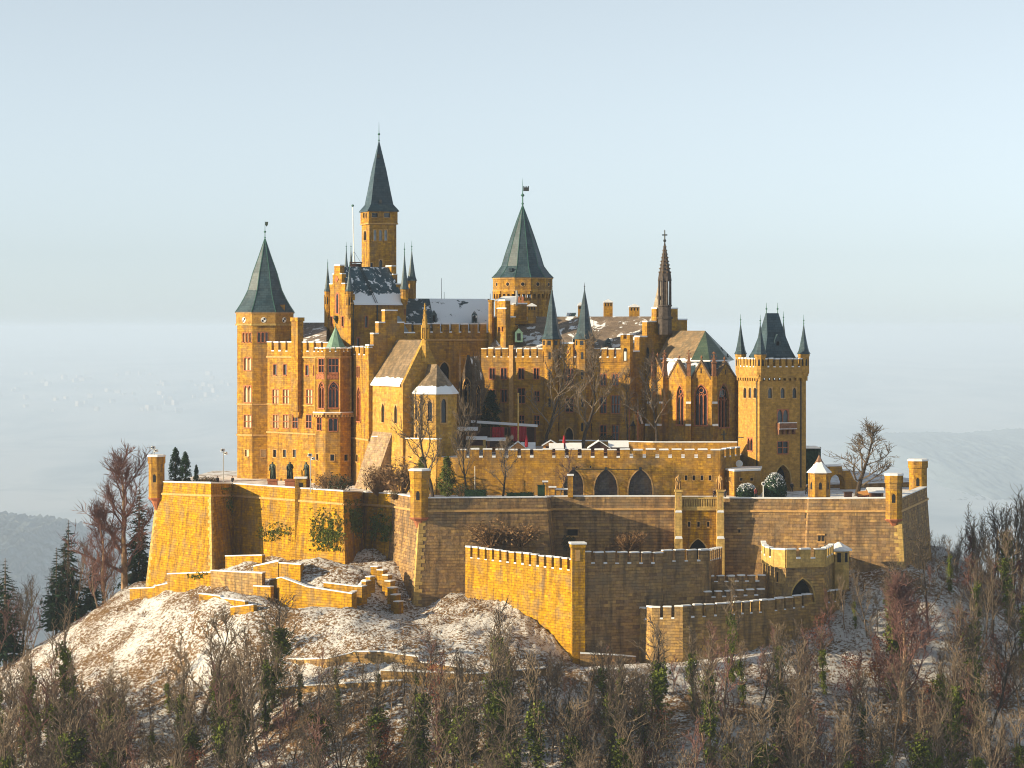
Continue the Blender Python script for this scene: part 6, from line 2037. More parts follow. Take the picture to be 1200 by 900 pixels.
for i in range(5): proto('wood', i, mk_bare(20 + i, 14, .2, ('twig', 'darktwig', 'twig_red', 'twig', 'darktwig')[i], ('bark', 'darkbark', 'bark', 'palebark', 'darkbark')[i], limbs=12, sub=5, twigs=3, spread=.62, low=.25, bend=.17, fine=1))
for i in range(3): proto('ivy', i, mk_ivy(40 + i, 12, .22, limbs=9, sub=5, twigs=3, spread=.5, low=.35, bend=.16, fine=1))
for i in range(2): proto('russet', i, mk_russet(50 + i, 9, .14, limbs=11, sub=5, twigs=3, spread=.6, low=.15, fine=1))
for i in range(3): proto('sapling', i, mk_bare(60 + i, 7, .07, ('twig', 'twig_red', 'twig')[i], limbs=10, sub=5, twigs=2, spread=.35, low=.12, fine=1))
for i in range(2): proto('big', i, mk_bare(70 + i, 15, .42, 'twig_red', 'palebark', limbs=18, sub=9, twigs=7, spread=.95, low=.2, bend=.17))
for i in range(2): proto('court', i, mk_bare(80 + i, 14, .26, 'twig', 'darkbark', limbs=12, sub=7, twigs=4, spread=.75, low=.22, bend=.17))
proto('twin', 0, mk_bare(95, 11, .3, 'twig', 'darkbark', limbs=13, sub=8, twigs=5, spread=.85, low=.18, bend=.18))
for i in range(3): proto('fir', i, lambda i=i: [(n, m, t) for n, m, t in zip(('trunk', 'crown'), conifer(90 + i, 14, (3.3, 3.9, 3.5)[i], 30, .55), ('bark', 'leaf_dark'))])
def cypress(seed, H, w, leaf):
    rg = random.Random(seed); tk, cr = MB(), MB(); tk.ngon_loft((0, 0), [(w * .14, -.5), (w * .08, H * .6), (.03, H * .95)], 6)
    for i in range(150):
        q = rg.random(); z = H * (.05 + .93 * q); rr = w * (1 - q ** 2.2) ** .8 * (.45 + .55 * min(1, q * 5))
        a = rg.uniform(0, 6.28); k = math.sqrt(rg.random())
        leafy(cr, rg, Vector((math.cos(a) * rr * k, math.sin(a) * rr * k, z)), w * .3, 26, .13, 1.6)
    return [('trunk', tk, 'bark'), ('crown', cr, leaf)]
proto('cypress', 0, lambda: cypress(97, 7, 1.25, 'leaf_dark'))
proto('olive', 0, lambda: cypress(98, 6.5, 1.5, 'leaf_olive'))
def mk_shrub(seed, leaf):
    def f():
        rg = random.Random(seed); st, lf = MB(), MB()
        for i in range(60):
            a = rg.uniform(0, 6.28); e = Vector((math.cos(a) * rg.uniform(.2, 1.5), math.sin(a) * rg.uniform(.2, 1.5), rg.uniform(.8, 2.0)))
            st.tube((math.cos(a) * .1, math.sin(a) * .1, -.2), e, .04, .015, 4, False)
            for k in range(7):
                q = e * rg.uniform(.4, 1); st.tube(q, q + Vector((rg.gauss(0, .3), rg.gauss(0, .3), rg.uniform(.1, .5))), .016, .008, 3, False)
        leafy(lf, rg, Vector((0, 0, 1.1)), 1.35, 500 if leaf == 'leaf_dark' else 260, .11, .8)
        return [('stems', st, 'brush'), ('foliage', lf, leaf)]
    return f
for i in range(2): proto('shrub_dark', i, mk_shrub(110 + i, 'leaf_dark'))
for i in range(2): proto('shrub_dry', i, mk_shrub(120 + i, 'brush'))

def at(px, py, Y): return P(px, py, Y)
def scale_for(px_h, Y, H): return px_h * (D + Y) / F / H

# trees on the terraces, one by one
def tt(name, kind, i, px, pyb, pyt, Y, label, H, rz=None, grp=None, squash=1.0):
    s = scale_for(pyb - pyt, Y, H)
    z = P(px, pyb, Y)
    return place_tree(name, kind, i, z, (s * squash, s * squash, s), label, grp, rz)
tt('bare_tree', 'twin', 0, 1003, 583, 500, 8, 'lone spreading bare tree on the east terrace behind the snowy stall', 10.6, .8, squash=1.5)
tt('bare_tree', 'court', 0, 638, 528, 414, 28, 'bare courtyard tree in front of the first slim spire', 13, 1.0)
tt('bare_tree', 'court', 1, 682, 527, 405, 27, 'bare courtyard tree with a dark trunk in front of the second slim spire', 13, 2.0)
tt('bare_tree', 'court', 0, 769, 522, 425, 27, 'dense bare tree in front of the tall chapel windows', 13, 3.2)
tt('bare_tree', 'court', 1, 735, 522, 440, 32, 'thin bare tree beside the small pointed chapel porch', 13, 4.0, squash=.7)
tt('bare_tree', 'court', 0, 508, 583, 470, -1, 'tall bare tree in front of the old chapel apse', 13, 5.0)
tt('bare_tree', 'court', 1, 547, 580, 480, 2, 'bare tree with a lopped side limb on the terrace beside the clipped hedge', 13, .3, squash=.7)
tt('bare_tree', 'court', 0, 589, 582, 520, 4, 'young round headed bare tree on the terrace in front of the crenellated courtyard wall', 13, 2.6, squash=1.2)
tt('bare_tree', 'court', 1, 555, 520, 428, 34, 'slender bare tree in the dark corner of the courtyard beside the gothic porch', 13, 1.7, squash=.6)
tt('bare_tree', 'wood', 2, 655, 583, 530, 5, 'small bare tree against the shaded courtyard wall by the arches', 13, .4)
tt('cypress', 'cypress', 0, 205.5, 572, 525, 52, 'tallest dark cypress on the west terrace', 7)
tt('cypress', 'cypress', 0, 217, 572, 530, 50, 'dark cypress in the middle of the three on the west terrace', 7, 2.0)
tt('cypress', 'cypress', 0, 230, 572, 545, 47, 'smallest dark cypress of the west terrace, nearest the lamp mast', 7, 3.0, squash=.85)
tt('evergreen_tree', 'olive', 0, 524, 583, 535, 1.5, 'olive green evergreen on the terrace beside the tall bare tree', 6.5)
tt('evergreen_tree', 'olive', 0, 495, 580, 535, 3, 'olive green evergreen behind the flat topped turret of the great bastion', 6.5, 2.0)
tt('evergreen_tree', 'cypress', 0, 575, 520, 458, 40, 'dark bushy evergreen tree in the shaded corner of the courtyard', 7, 1.0, squash=1.3)
for px, pyb, h, Y, k, i, lab, sq in (
    (399, 577, 22, 6, 'shrub_dark', 0, 'dark evergreen shrub at the foot of the bay tower', 1.2),
    (383, 577, 24, 8, 'shrub_dry', 0, 'dry brown shrub at the foot of the bay tower', 1.2),
    (443, 578, 34, 9, 'shrub_dry', 1, 'dry brown shrub at the foot of the raking chapel buttress', 1.0),
    (470, 580, 45, 6, 'shrub_dry', 0, 'big dry brown shrub between the chapel buttress and the flat topped turret', 1.1),
    (541, 583, 16, -1, 'shrub_dark', 1, 'round dark clipped shrub on the terrace near the hedge', 1.0),
    (711, 523, 14, 40, 'shrub_dark', 0, 'dark shrub under the lit windows of the courtyard front', 1.3),
    (462, 585, 10, 2.5, 'shrub_dark', 1, 'green shrub growing over the wall corner beside the great bastion', 1.2),
    (243, 568, 10, 50, 'shrub_dark', 0, 'low dark shrub on the west terrace behind the parapet', 2.4),
    (610, 640, 26, -11.5, 'shrub_dry', 1, 'dry brown shrub on the ledge behind the sunlit crenellated wall', 1.6),
    (575, 640, 30, -11, 'shrub_dry', 0, 'large dry brown shrub against the great bastion, behind the sunlit crenellated wall', 1.7),
    (735, 645, 24, -5, 'shrub_dry', 1, 'dry shrub behind the shaded crenellated wall under the square slot', 1.6),
    (667, 645, 18, -6, 'shrub_dark', 1, 'dark shrub tucked behind the square corner pier', .9)):
    s = scale_for(h, Y, 2.3)
    place_tree('shrub', k, i, P(px, pyb, Y), (s * sq, s * sq, s), lab, cat='shrub')

def hedge(label, l, r, yt, yb, Y, dep):
    rg = random.Random(int(l)); mb = MB(); a, b_ = P(l, yb, Y), P(r, yt, Y)
    core = MB(); core.box(((a.x + b_.x) / 2, Y), (b_.x - a.x) * .94, dep * .8, a.z, b_.z - .1)
    for _ in range(int((b_.x - a.x) * 160)):
        p = Vector((rg.uniform(a.x, b_.x), Y + rg.uniform(-.5, .5) * dep, rg.uniform(a.z, b_.z)))
        leafy(mb, rg, p, .15, 2, .1)
    mb.v += []; n = len(mb.v)
    mb.add(core.v, core.f)
    o = mb.build('hedge', M['leaf_dark'], uv=False); tag(o, label, 'hedge')
hedge('dark clipped hedge on the terrace in front of the sunlit courtyard wall', 544, 570, 573.5, 584, -2, 1.4)
hedge('low dark hedge on the terrace between the young bare tree and the snowy tables', 594, 626, 577, 584, -3, 1.2)

def clipped_dome(label, px, Y, hw, yt, yb):
    rg = random.Random(int(px)); s = (D + Y) / F; r = hw * s; c = P(px, yb, Y); h = (yb - yt) * s
    root = T('dome_shrub', label, 'shrub', c)
    lf, sn, co = MB(), MB(), MB()
    prof = [(r * .92, c.z), (r * 1.0, c.z + h * .3), (r * .9, c.z + h * .62), (r * .6, c.z + h * .87), (r * .2, c.z + h * .98)]
    co.ngon_loft((c.x, c.y), [(a * .95, z) for a, z in prof], 14)
    for _ in range(1900):
        a = rg.uniform(0, 6.28); q = rg.random()
        z = c.z + h * q; rr = r * (1.0 if q < .3 else math.sqrt(max(0, 1 - ((q - .3) / .7) ** 2)))
        p = Vector((c.x + rr * math.cos(a), c.y + rr * math.sin(a), z))
        m = sn if q > .42 and rg.random() < (q - .28) * 1.15 else lf
        leafy(m, rg, p, .1, 1, .12)
    co.build('core', M['leaf_dark'], root); lf.build('foliage', M['leaf_dark'], root, uv=False); sn.build('snow_cap', M['snow'], root, uv=False)
clipped_dome('large clipped dome shrub dusted with snow beside the gateway', 908, 7, 13.5, 554, 582)
clipped_dome('small clipped dome shrub dusted with snow in front of the guard block', 875, 5, 12, 566.5, 582)

# ------------------------------------------------------------------ figures
def skin_mesh(name, verts, edges, radii, mat, parent, sub=1):
    off = root_loc(parent)
    me = bpy.data.meshes.new(name)
    me.from_pydata([tuple(Vector(v) - off) for v in verts], edges, [])
    me.materials.append(mat)
    o = bpy.data.objects.new(name, me); COL.objects.link(o); o.parent = parent
    m = o.modifiers.new('skin', 'SKIN'); m.use_smooth_shade = True
    for i, r in enumerate(radii): me.skin_vertices[0].data[i].radius = (r, r)
    me.skin_vertices[0].data[0].use_root = True
    m2 = o.modifiers.new('sub', 'SUBSURF'); m2.levels = sub; m2.render_levels = sub
    return o
M['flesh'] = plain('skin_tone', (0.45, 0.26, 0.17), .6, .1)
def person(label, px, py, Y, coat, legs=(0.02, 0.022, 0.03), yaw=0.0, hair=(0.05, 0.03, 0.02), H=1.74, stride=.12):
    base = P(px, py, Y); k = H / 1.75
    root = T('person', label, 'person', base)
    ca, sa = math.cos(yaw), math.sin(yaw)
    def q(x, y, z): return Vector((base.x + (x * ca - y * sa) * k, base.y + (x * sa + y * ca) * k, base.z + z * k))
    st = stride
    V = [q(0, 0, .95), q(0, 0, 1.2), q(0, 0, 1.42), q(0, -.01, 1.52), q(0, -.02, 1.60), q(0, -.02, 1.70),
         q(.1, 0, .9), q(.11, -st, .5), q(.11, -st * .6, .08), q(.11, -st * .6 - .17, .04), q(-.1, 0, .9), q(-.11, st * .6, .5), q(-.11, st * 1.5, .09), q(-.11, st * 1.5 - .17, .04),
         q(.2, 0, 1.40), q(.25, .03, 1.12), q(.24, -.1, .88), q(.23, -.14, .80), q(-.2, 0, 1.40), q(-.25, .03, 1.12), q(-.24, -.08, .88), q(-.23, -.12, .80)]
    E = [(0, 1), (1, 2), (2, 3), (3, 4), (4, 5), (0, 6), (6, 7), (7, 8), (8, 9), (0, 10), (10, 11), (11, 12), (12, 13), (2, 14), (14, 15), (15, 16), (16, 17), (2, 18), (18, 19), (19, 20), (20, 21)]
    Rr = [.15, .15, .15, .06, .095, .09, .095, .07, .05, .04, .095, .07, .05, .04, .07, .052, .042, .04, .07, .052, .042, .04]
    skin_mesh('body', V, E, [r * k for r in Rr], M['flesh'], root)
    def cm(n, c):
        return plain(n, c, .85, .2)
    cv = [q(0, 0, .98), q(0, 0, 1.2), q(0, 0, 1.40), q(0, -.01, 1.49), q(0, 0, .80), q(.2, 0, 1.40), q(.255, .03, 1.12), q(.245, -.1, .89), q(-.2, 0, 1.40), q(-.255, .03, 1.12), q(-.245, -.08, .89)]
    ce = [(0, 1), (1, 2), (2, 3), (0, 4), (2, 5), (5, 6), (6, 7), (2, 8), (8, 9), (9, 10)]
    skin_mesh('coat', cv, ce, [k * r for r in (.2, .19, .19, .09, .2, .1, .075, .065, .1, .075, .065)], cm('coat_cloth', coat), root)
    tv = [q(0, 0, .92)] + V[6:9] + V[10:13]
    skin_mesh('trousers', tv, [(0, 1), (1, 2), (2, 3), (0, 4), (4, 5), (5, 6)], [k * r for r in (.14, .115, .09, .075, .115, .09, .075)], cm('trouser_cloth', legs), root)
    h = MB(); h.sphere(q(0, .02, 1.69), .105 * k, 8, 6, 1.0); h.build('hair', cm('hair_tone', hair), root, True, False)
    return root
person('person in a dark coat standing between the lamp mast and the smallest cypress', 255, 569, 48, (.02, .022, .03), yaw=.6)
person('person in a dark coat standing at the parapet beside the octagonal tower', 272.5, 569, 50, (.018, .02, .028), yaw=-.4)
person('person in a black coat walking between the gateway and the hexagonal pavilion', 945, 580, 7, (.012, .013, .016), yaw=1.2)
person('person in dark clothes standing in the mouth of the gateway', 928, 576.5, 14, (.015, .015, .02), yaw=.2)
person('person in a dark jacket behind the parapet left of the east gate statue', 837, 585, 0.6, (.03, .015, .015), yaw=.3)
person('person in a dark jacket behind the parapet right of the east gate statue', 850, 585, 0.4, (.02, .02, .025), yaw=-.5)
person('person in a reddish coat in front of the small snow dusted dome shrub', 885.5, 583.5, 2.5, (.22, .03, .03), yaw=.8)
person('person in a pale jacket by the red awnings of the market', 600, 520, 27, (.40, .32, .26), yaw=.4)

def statue(label, px, py, Y, h_px, mat, robe=True, yaw=0, ped=None):
    base = P(px, py, Y); k = h_px * (D + Y) / F / 1.8
    root = T('statue', label, 'statue', base if ped is None else base - Vector((0, 0, ped)))
    ca, sa = math.cos(yaw), math.sin(yaw)
    def q(x, y, z): return Vector((base.x + (x * ca - y * sa) * k, base.y + (x * sa + y * ca) * k, base.z + z * k))
    V = [q(0, 0, .95), q(0, 0, 1.22), q(0, 0, 1.43), q(0, -.02, 1.54), q(0, -.03, 1.63), q(0, -.03, 1.74),
         q(.11, 0, .9), q(.12, -.08, .5), q(.13, -.02, .06), q(.14, -.2, .04), q(-.11, 0, .9), q(-.12, .02, .5), q(-.13, .05, .06), q(-.14, -.12, .04),
         q(.22, 0, 1.42), q(.32, -.02, 1.15), q(.2, -.24, 1.05), q(.12, -.28, 1.08), q(-.22, 0, 1.42), q(-.33, 0, 1.14), q(-.3, -.15, .9), q(-.28, -.2, .84)]
    E = [(0, 1), (1, 2), (2, 3), (3, 4), (4, 5), (0, 6), (6, 7), (7, 8), (8, 9), (0, 10), (10, 11), (11, 12), (12, 13), (2, 14), (14, 15), (15, 16), (16, 17), (2, 18), (18, 19), (19, 20), (20, 21)]
    Rr = [.18, .17, .18, .075, .11, .1, .12, .09, .06, .05, .12, .09, .06, .05, .1, .075, .06, .05, .1, .075, .06, .05]
    skin_mesh('figure', V, E, [r * k for r in Rr], M[mat], root)
    if robe:
        m = MB(); rings = []
        for z, rx, ry in ((.02, .34, .26), (.4, .32, .25), (.9, .29, .23), (1.25, .30, .22), (1.45, .22, .16)):
            rings.append([tuple(q(rx * math.sin(t), .06 + ry * math.cos(t), z)) for t in [R(-115 + 230 * i / 12) for i in range(13)]])
        m.loft(rings, False, False, False); m.build('cloak', M[mat], root, True)
    if ped:
        m = MB(); m.box((base.x, base.y), .95 * k, .8 * k, base.z - ped, base.z - .25); m.box((base.x, base.y), 1.1 * k, .95 * k, base.z - .25, base.z + .01); m.box((base.x, base.y), 1.2 * k, 1.0 * k, base.z - ped, base.z - ped + .3)
        m.build('pedestal', M['red_stone' if mat == 'bronze' else mat], root)
for i, (x, lab) in enumerate(((319.5, 'green bronze statue of a cloaked figure nearest the octagonal tower'), (339.8, 'green bronze statue of a robed figure with both arms bent, middle of the three'), (359, 'green bronze statue of a cloaked figure beside the small square pier'))):
    statue(lab, x, 561.5, 24 - 5 * i, 21, 'bronze', yaw=(-.5, .2, -.9)[i], ped=1.7)
statue('pale stone statue on the gate pier at the west end of the balustrade', 795, 573.5, -3.6, 18, 'trim', True, .3, None)
statue('pale stone statue on the gate pier at the east end of the balustrade', 843.5, 573.5, -3.6, 18, 'trim', True, -.4, None)

# ------------------------------------------------------------------ lamps and masts
def floodlight(label, px, ytop, ybase, Y, z0=None, arm=True):
    a = P(px, ybase, Y); t = P(px, ytop, Y)
    if z0 is not None: a.z = z0
    root = T('floodlight_mast', label, 'lamp', a)
    m = MB(); m.tube(a, t, .1, .07, 8); m.tube(t + Vector((-.35, 0, -.15)), t + Vector((.55, 0, -.15)), .05, .05, 5); m.build('pole', M['grey_metal'], root)
    for dx, dz, yaw in ((-.1, .25, .4), (.45, -.35, -.8)):
        m = MB(); c = t + Vector((dx, -.1, dz)); m.box((c.x, c.y), .75 if dz > 0 else .5, .5, c.z - .22, c.z + .25, yaw, .8); o = m.build('lamp_head', M['white'], root)
        g = MB(); g.box((c.x - .1, c.y - .27), .5 if dz > 0 else .3, .06, c.z - .15, c.z + .16, yaw * .2); g.build('lens', M['glass'], o)
floodlight('slim floodlight mast on the west terrace beside the octagonal tower', 261.8, 529, 569, 46)
floodlight('short floodlight mast on top of the west corner turret', 180.5, 526, 535, 37, WEST_TURRET[1] + .2)
floodlight('floodlight mast in front of the statues beside the small square pier', 364, 535, 577, 8)
def globe_lamp():
    base = P(894.5, 583, 1.5); root = T('street_lamp', 'small round headed lamp post between the two dome shrubs', 'lamp', base)
    t = P(894.5, 569, 1.5); m = MB(); m.tube(base, t, .09, .07, 8); m.build('post', M['white'], root)
    h = MB(); h.tube(t + Vector((0, -.12, .3)), t + Vector((0, .12, .3)), .34, .34, 14); o = h.build('lamp_head', M['white'], root)
    g = MB(); g.tube(t + Vector((0, -.15, .3)), t + Vector((0, -.125, .3)), .2, .2, 12); g.build('lens', M['glass'], o)
globe_lamp()
def post(label, px, yt, yb, Y, r, mat):
    m = MB(); m.tube(P(px, yb, Y), P(px, yt, Y), r, r * .8, 8); m.sphere(P(px, yt, Y), r * 1.3, 8, 5); o = m.build('pole', M[mat]); tag(o, label, 'pole')
post('pale wooden pole rising from the market by the red awnings', 607.3, 461.5, 521, 26, .16, 'pale_stone')
post('thin pale pole against the courtyard wall beside the hedge', 556.5, 547, 580, 8, .06, 'white')

# ------------------------------------------------------------------ east terrace
def pavilion():
    Y = -1.5; c = XY(960, Y); s = (D + Y) / F
    root = T('hexagonal_pavilion', 'little hexagonal pavilion with a snowy pointed roof on the east parapet', 'pavilion', (c.x, c.y, -1))
    r = 13 * s
    m = MB(); m.ngon_loft(c, [(r, -1.2), (r, PZ(554, Y))], 6, R(-30)); m.build('wall', M['ashlar'], root)
    for k in range(6):
        a = R(-30) + (k + .5) * math.pi / 3
        if math.cos(a) < 0: continue
        rr = r * math.cos(math.pi / 6); A = Vector((c.x + rr * math.sin(a), c.y - rr * math.cos(a))); tq = Vector((math.cos(a), math.sin(a)))
        f = Face(A - tq * .25, A + tq * .25, 0, 1); w = MB()
        f.extr(w, [(0, PZ(573, Y)), (f.L, PZ(573, Y))] + arch_pts(0, f.L, PZ(567, Y), PZ(564.5, Y), 'point', 3)[::-1], -.05, .02); w.build('window', M['black'], root)
    m = MB(); m.ngon_loft(c, [(14.6 * s, PZ(554, Y) + .004), (14.6 * s, PZ(553, Y)), (8 * s, PZ(546.5, Y)), (3.5 * s, PZ(539.5, Y)), (.06, PZ(533, Y))], 6, R(-30)); ro = m.build('roof', M['pav_roof'], root)
    m = MB(); m.tube((c.x, c.y, PZ(534, Y)), (c.x, c.y, PZ(529.5, Y)), .07, .03, 5); m.build('finial', M['iron'], ro)
M['pav_roof'] = slate('pavilion_slate', (0.20, 0.11, 0.07), (0.26, 0.15, 0.09), zsnow=(4.2, 6.2))
pavilion()
def ruin():
    Y = 26; root = T('broken_arch', 'broken stone arch with a stepped snowy top behind the lone bare tree', 'arch', P(990, 580, Y))
    A, B = XY(969, 25), XY(1006, 28); f = Face(A, B, -1, PZ(547, Y))
    f.holes.append((f.u(972.5), -.9, f.u(990), f.z(981, 556), 2.0))
    m = MB(); 
    u0, u1 = f.u(972.5), f.u(990)
    zs, zt = f.z(981, 565), f.z(981, 556)
    pts = [(0, -1), (u0, -1), (u0, zs)] + arch_pts(u0, u1, zs, zt, 'round', 5) + [(u1, -1), (f.L, -1), (f.L, f.z(1003, 566)), (f.u(1001), f.z(1001, 562)), (f.u(996), f.z(996, 551.5)), (f.u(987), f.z(987, 551.5)), (f.u(987), f.z(987, 546.5)), (0, f.z(970, 546.5))]
    f.extr(m, pts, -1.6, 0); m.build('masonry', M['ashlar'], root)
    sn = MB(); f.bar(sn, -.05, f.u(987.3), f.z(978, 546.5) + .003, f.z(978, 544.8), -1.65, .07); f.bar(sn, f.u(987.4), f.u(996.2), f.z(992, 551.5) + .003, f.z(992, 550), -1.65, .07); sn.build('snow_cap', M['snow'], root)
ruin()
def green_block():
    b = Bld('ivy_clad_block', 'dark green ivy clad block with a flat snowy top behind the gate tower', 'building', P(953, 575, 34), 'ivy_wall')
    fs = b.poly([(943, 33), (962, 35), (962, 42), (943, 42)], -1, PZ(526, 34)); b.done()
    b.part('snow_cap', 'snow', lambda m: box_px(m, 942.5, 962.4, 524.8, 525.95, 32.8, 9))
M['ivy_wall'] = plain('ivy_covered_wall', (0.018, 0.035, 0.02), .9, .7, 2.5, .1)
green_block()
wallrun('parapet_wall', 'low rear parapet of the east terrace with snow on top, beyond the broken arch', 'wall', [(940, 569, 30), (1004, 567, 32), (1066, 565, 34)], -1.5, 'grey_rubble', 0, .8)
def stall(name, label, l, r, yt, ye, yb, Y, dep, wallm, front=None, ridge='x', open_=False):
    """small wooden market hut: boarded body, gable roof under snow, counter opening"""
    s = (D + Y) / F; w = (r - l) * s; cx = PX((l + r) / 2, Y)
    base = P((l + r) / 2, yb, Y); root = T(name, label, 'stall', base)
    zb, ze, zr = PZ(yb, Y), PZ(ye, Y), PZ(yt, Y)
    m = MB(); f = Face((cx - w * .46, Y), (cx + w * .46, Y), zb, ze)
    d = dep
    f.bar(m, 0, f.L, zb, ze, -d, 0)
    g = MB()
    if ridge == 'y': f.extr(m, [(0, ze - .01), (f.L, ze - .01), (f.L / 2, zr - .12)], -d, .003)
    m.build('body', M[wallm], root)
    rf = MB()
    if ridge == 'y':
        for sgn in (-1, 1):
            a = (cx, Y - .35, zr); e = (cx + sgn * w * .56, Y - .35, ze - .12); b_ = (cx, Y + d + .3, zr); h = (cx + sgn * w * .56, Y + d + .3, ze - .12)
            up = lambda p: (p[0], p[1], p[2] + .13)
            rf.loft([[a, e, up(e), up(a)], [b_, h, up(h), up(b_)]])
    else:
        for sgn in (-1, 1):
            ym = Y + d / 2; a = (cx - w * .54, ym, zr); e = (cx - w * .54, ym + sgn * (d / 2 + .4), ze - .1); b_ = (cx + w * .54, ym, zr); h = (cx + w * .54, ym + sgn * (d / 2 + .4), ze - .1)
            up = lambda p: (p[0], p[1], p[2] + .13)
            rf.loft([[a, e, up(e), up(a)], [b_, h, up(h), up(b_)]])
    rf.build('snowy_roof', M['snow'], root)
    o = MB(); f.bar(o, f.L * .15, f.L * .85, zb + (ze - zb) * .45, ze - .15, -.05, .012); o.build('hatch', M['darkwood'], root)
    k = MB(); f.bar(k, f.L * .1, f.L * .9, zb + (ze - zb) * .38, zb + (ze - zb) * .45, -.02, .3); k.build('counter', M['wood'], root)
    return root
stall('market_stall', 'brown market stall with a snowy roof beside the sunlit east corner turret', 1018, 1036, 572.5, 577, 586, 3, 3.2, 'wood')
def awning():
    root = T('awning', 'red and orange awning of a stall under the lone bare tree', 'awning', P(1011, 586, 5))
    m = MB(); a, e = P(1005, 577, 5), P(1017, 575, 5); dn = Vector((0, -1.6, -.6)); m.loft([[a, e, e + Vector((0, 0, .1)), a + Vector((0, 0, .1))], [a + dn, e + dn, e + dn + Vector((0, 0, .1)), a + dn + Vector((0, 0, .1))]]); m.build('cloth', M['orangewood'], root)
    p = MB(); [p.tube(q + dn * k, (q.x, q.y + dn.y * k, PZ(586, 5)), .05, .05, 5) for q in (a, e) for k in (0, 1)]; p.build('pole', M['iron'], root)
    c = MB(); box_px(c, 1006, 1016, 580, 586, 4.3, 1.0); c.build('counter', M['red_cloth'], root)
awning()
m_ = MB(); box_px(m_, 990, 998.5, 577.5, 586, 3, 1.2); m_.box(P(994, 577, 3.6), 1.5, 1.4, PZ(577.5, 3) + .003, PZ(576.8, 3) + .02); o_ = m_.build('planter_box', M['darkwood']); tag(o_, 'dark reddish planter box on the snow below the broken arch', 'planter')

# ------------------------------------------------------------------ christmas market in the courtyard
stall('market_stall', 'orange gabled market stall with a snowy roof in front of the red awnings', 598, 616, 518, 525, 536, 22.3, 3, 'orangewood', ridge='y')
stall('market_stall', 'market stall whose long snowy roof joins the orange gabled one', 611, 627, 519.5, 526, 536, 23.5, 3, 'wood')
stall('market_stall', 'dark market stall with a snowy gable right beside the trunk of the first courtyard tree', 636, 655, 516.5, 522, 534, 22, 3, 'orangewood', ridge='y')
stall('market_stall', 'low brown market stall between the two closed red parasols', 644, 660, 520.5, 525, 534, 20, 2.4, 'darkwood')
stall('market_stall', 'dark market stall just right of the second closed red parasol', 663, 681, 520, 525.5, 534, 20.3, 2.6, 'darkwood')
stall('market_stall', 'wide gabled dark market stall near the thin tree by the chapel porch', 690, 714, 517, 525, 534, 18.5, 3, 'darkwood', ridge='y')
stall('market_stall', 'easternmost market stall with a broad snowy roof side', 714, 736, 517.5, 523.5, 534, 18.8, 3, 'darkwood')
stall('market_booth', 'pale tan booth with a flat snowy roof above the courtyard wall', 547, 570, 512.5, 514.5, 527, 24, 3, 'pale_stone')
stall('market_booth', 'long grey booth with a snowy roof beside the pale tan booth', 570, 592, 514, 516, 530, 25, 3, 'wood')
stall('wooden_shed', 'brown shed with a flat snowy roof in front of the dark gothic porch', 532, 559, 501.5, 504, 515, 31, 4, 'wood')
def red_tents():
    for l, r, yt, lab in ((576.5, 591, 500.5, 'dark red cloth awning of the market, west of the pale pole'), (598.5, 617, 500, 'dark red cloth awning of the market behind the pale pole')):
        Y = 33; root = T('red_awning', lab, 'awning', P((l + r) / 2, 517, Y))
        m = MB(); n = 9; f = Face(XY(l, Y), XY(r, Y), 0, 1)
        top = [f.pt(f.L * i / n, PZ(yt, Y), .12 * (i % 2)) for i in range(n + 1)]; bot = [f.pt(f.L * i / n, PZ(517, Y), .2 * (i % 2)) for i in range(n + 1)]
        back = [(x, y + .3, z) for x, y, z in top]; bb = [(x, y + .3, z) for x, y, z in bot]
        m.loft([bot, top, back, bb], False, False, False); m.build('cloth', M['red_cloth'], root)
        p = MB(); [p.tube(f.pt(u, PZ(517, Y), -.15), f.pt(u, PZ(yt, Y), -.15), .06, .06, 5) for u in (0, f.L)]; p.build('pole', M['wood'], root)
red_tents()
def long_roof():
    Y = 34.5; root = T('market_hall', 'long dark open market hall with a thin snowy roof behind the red awnings', 'hall', P(590, 517, Y))
    m = MB(); box_px(m, 554, 628, 501, 522, Y + .8, 1.2); m.build('body', M['darkwood'], root)
    r = MB(); a, b_ = P(552, 495.5, Y), P(630, 500.5, Y)
    r.loft([[a, a + Vector((0, 1.6, .3)), a + Vector((0, 1.6, .42)), a + Vector((0, 0, .12))], [b_, b_ + Vector((0, 1.6, .3)), b_ + Vector((0, 1.6, .42)), b_ + Vector((0, 0, .12))]]); r.build('snowy_roof', M['snow'], root)
    p = MB(); [p.tube(P(x, 520, Y + .2), P(x, 499, Y + .2), .09, .09, 5) for x in (556, 575, 595, 612, 627)]; p.build('post', M['wood'], root)
long_roof()
for x, lab in ((616.8, 'closed red parasol next to the orange gabled stall'), (661, 'closed red parasol in front of the second slim spire')):
    Y = 21.6; root = T('closed_parasol', lab, 'parasol', P(x, 534, Y)); s = (D + Y) / F; c = XY(x, Y)
    m = MB(); m.ngon_loft(c, [(1.5 * s, PZ(524, Y)), (2.2 * s, PZ(521, Y)), (1.7 * s, PZ(516, Y)), (.8 * s, PZ(511, Y)), (.05, PZ(509.8, Y))], 8); m.build('canopy', M['red_cloth'], root)
    m = MB(); m.tube((c.x, c.y, 5.8), (c.x, c.y, PZ(510, Y)), .05, .04, 6); m.build('pole', M['grey_metal'], root)
wallrun('courtyard_ledge', 'low wall with a thick line of snow across the courtyard in front of the chapel', 'wall', [(655, 516.5, 31), (700, 517, 29), (765, 518.5, 25), (864, 518.5, 24)], 5.6, 'ashlar', 0, .7)
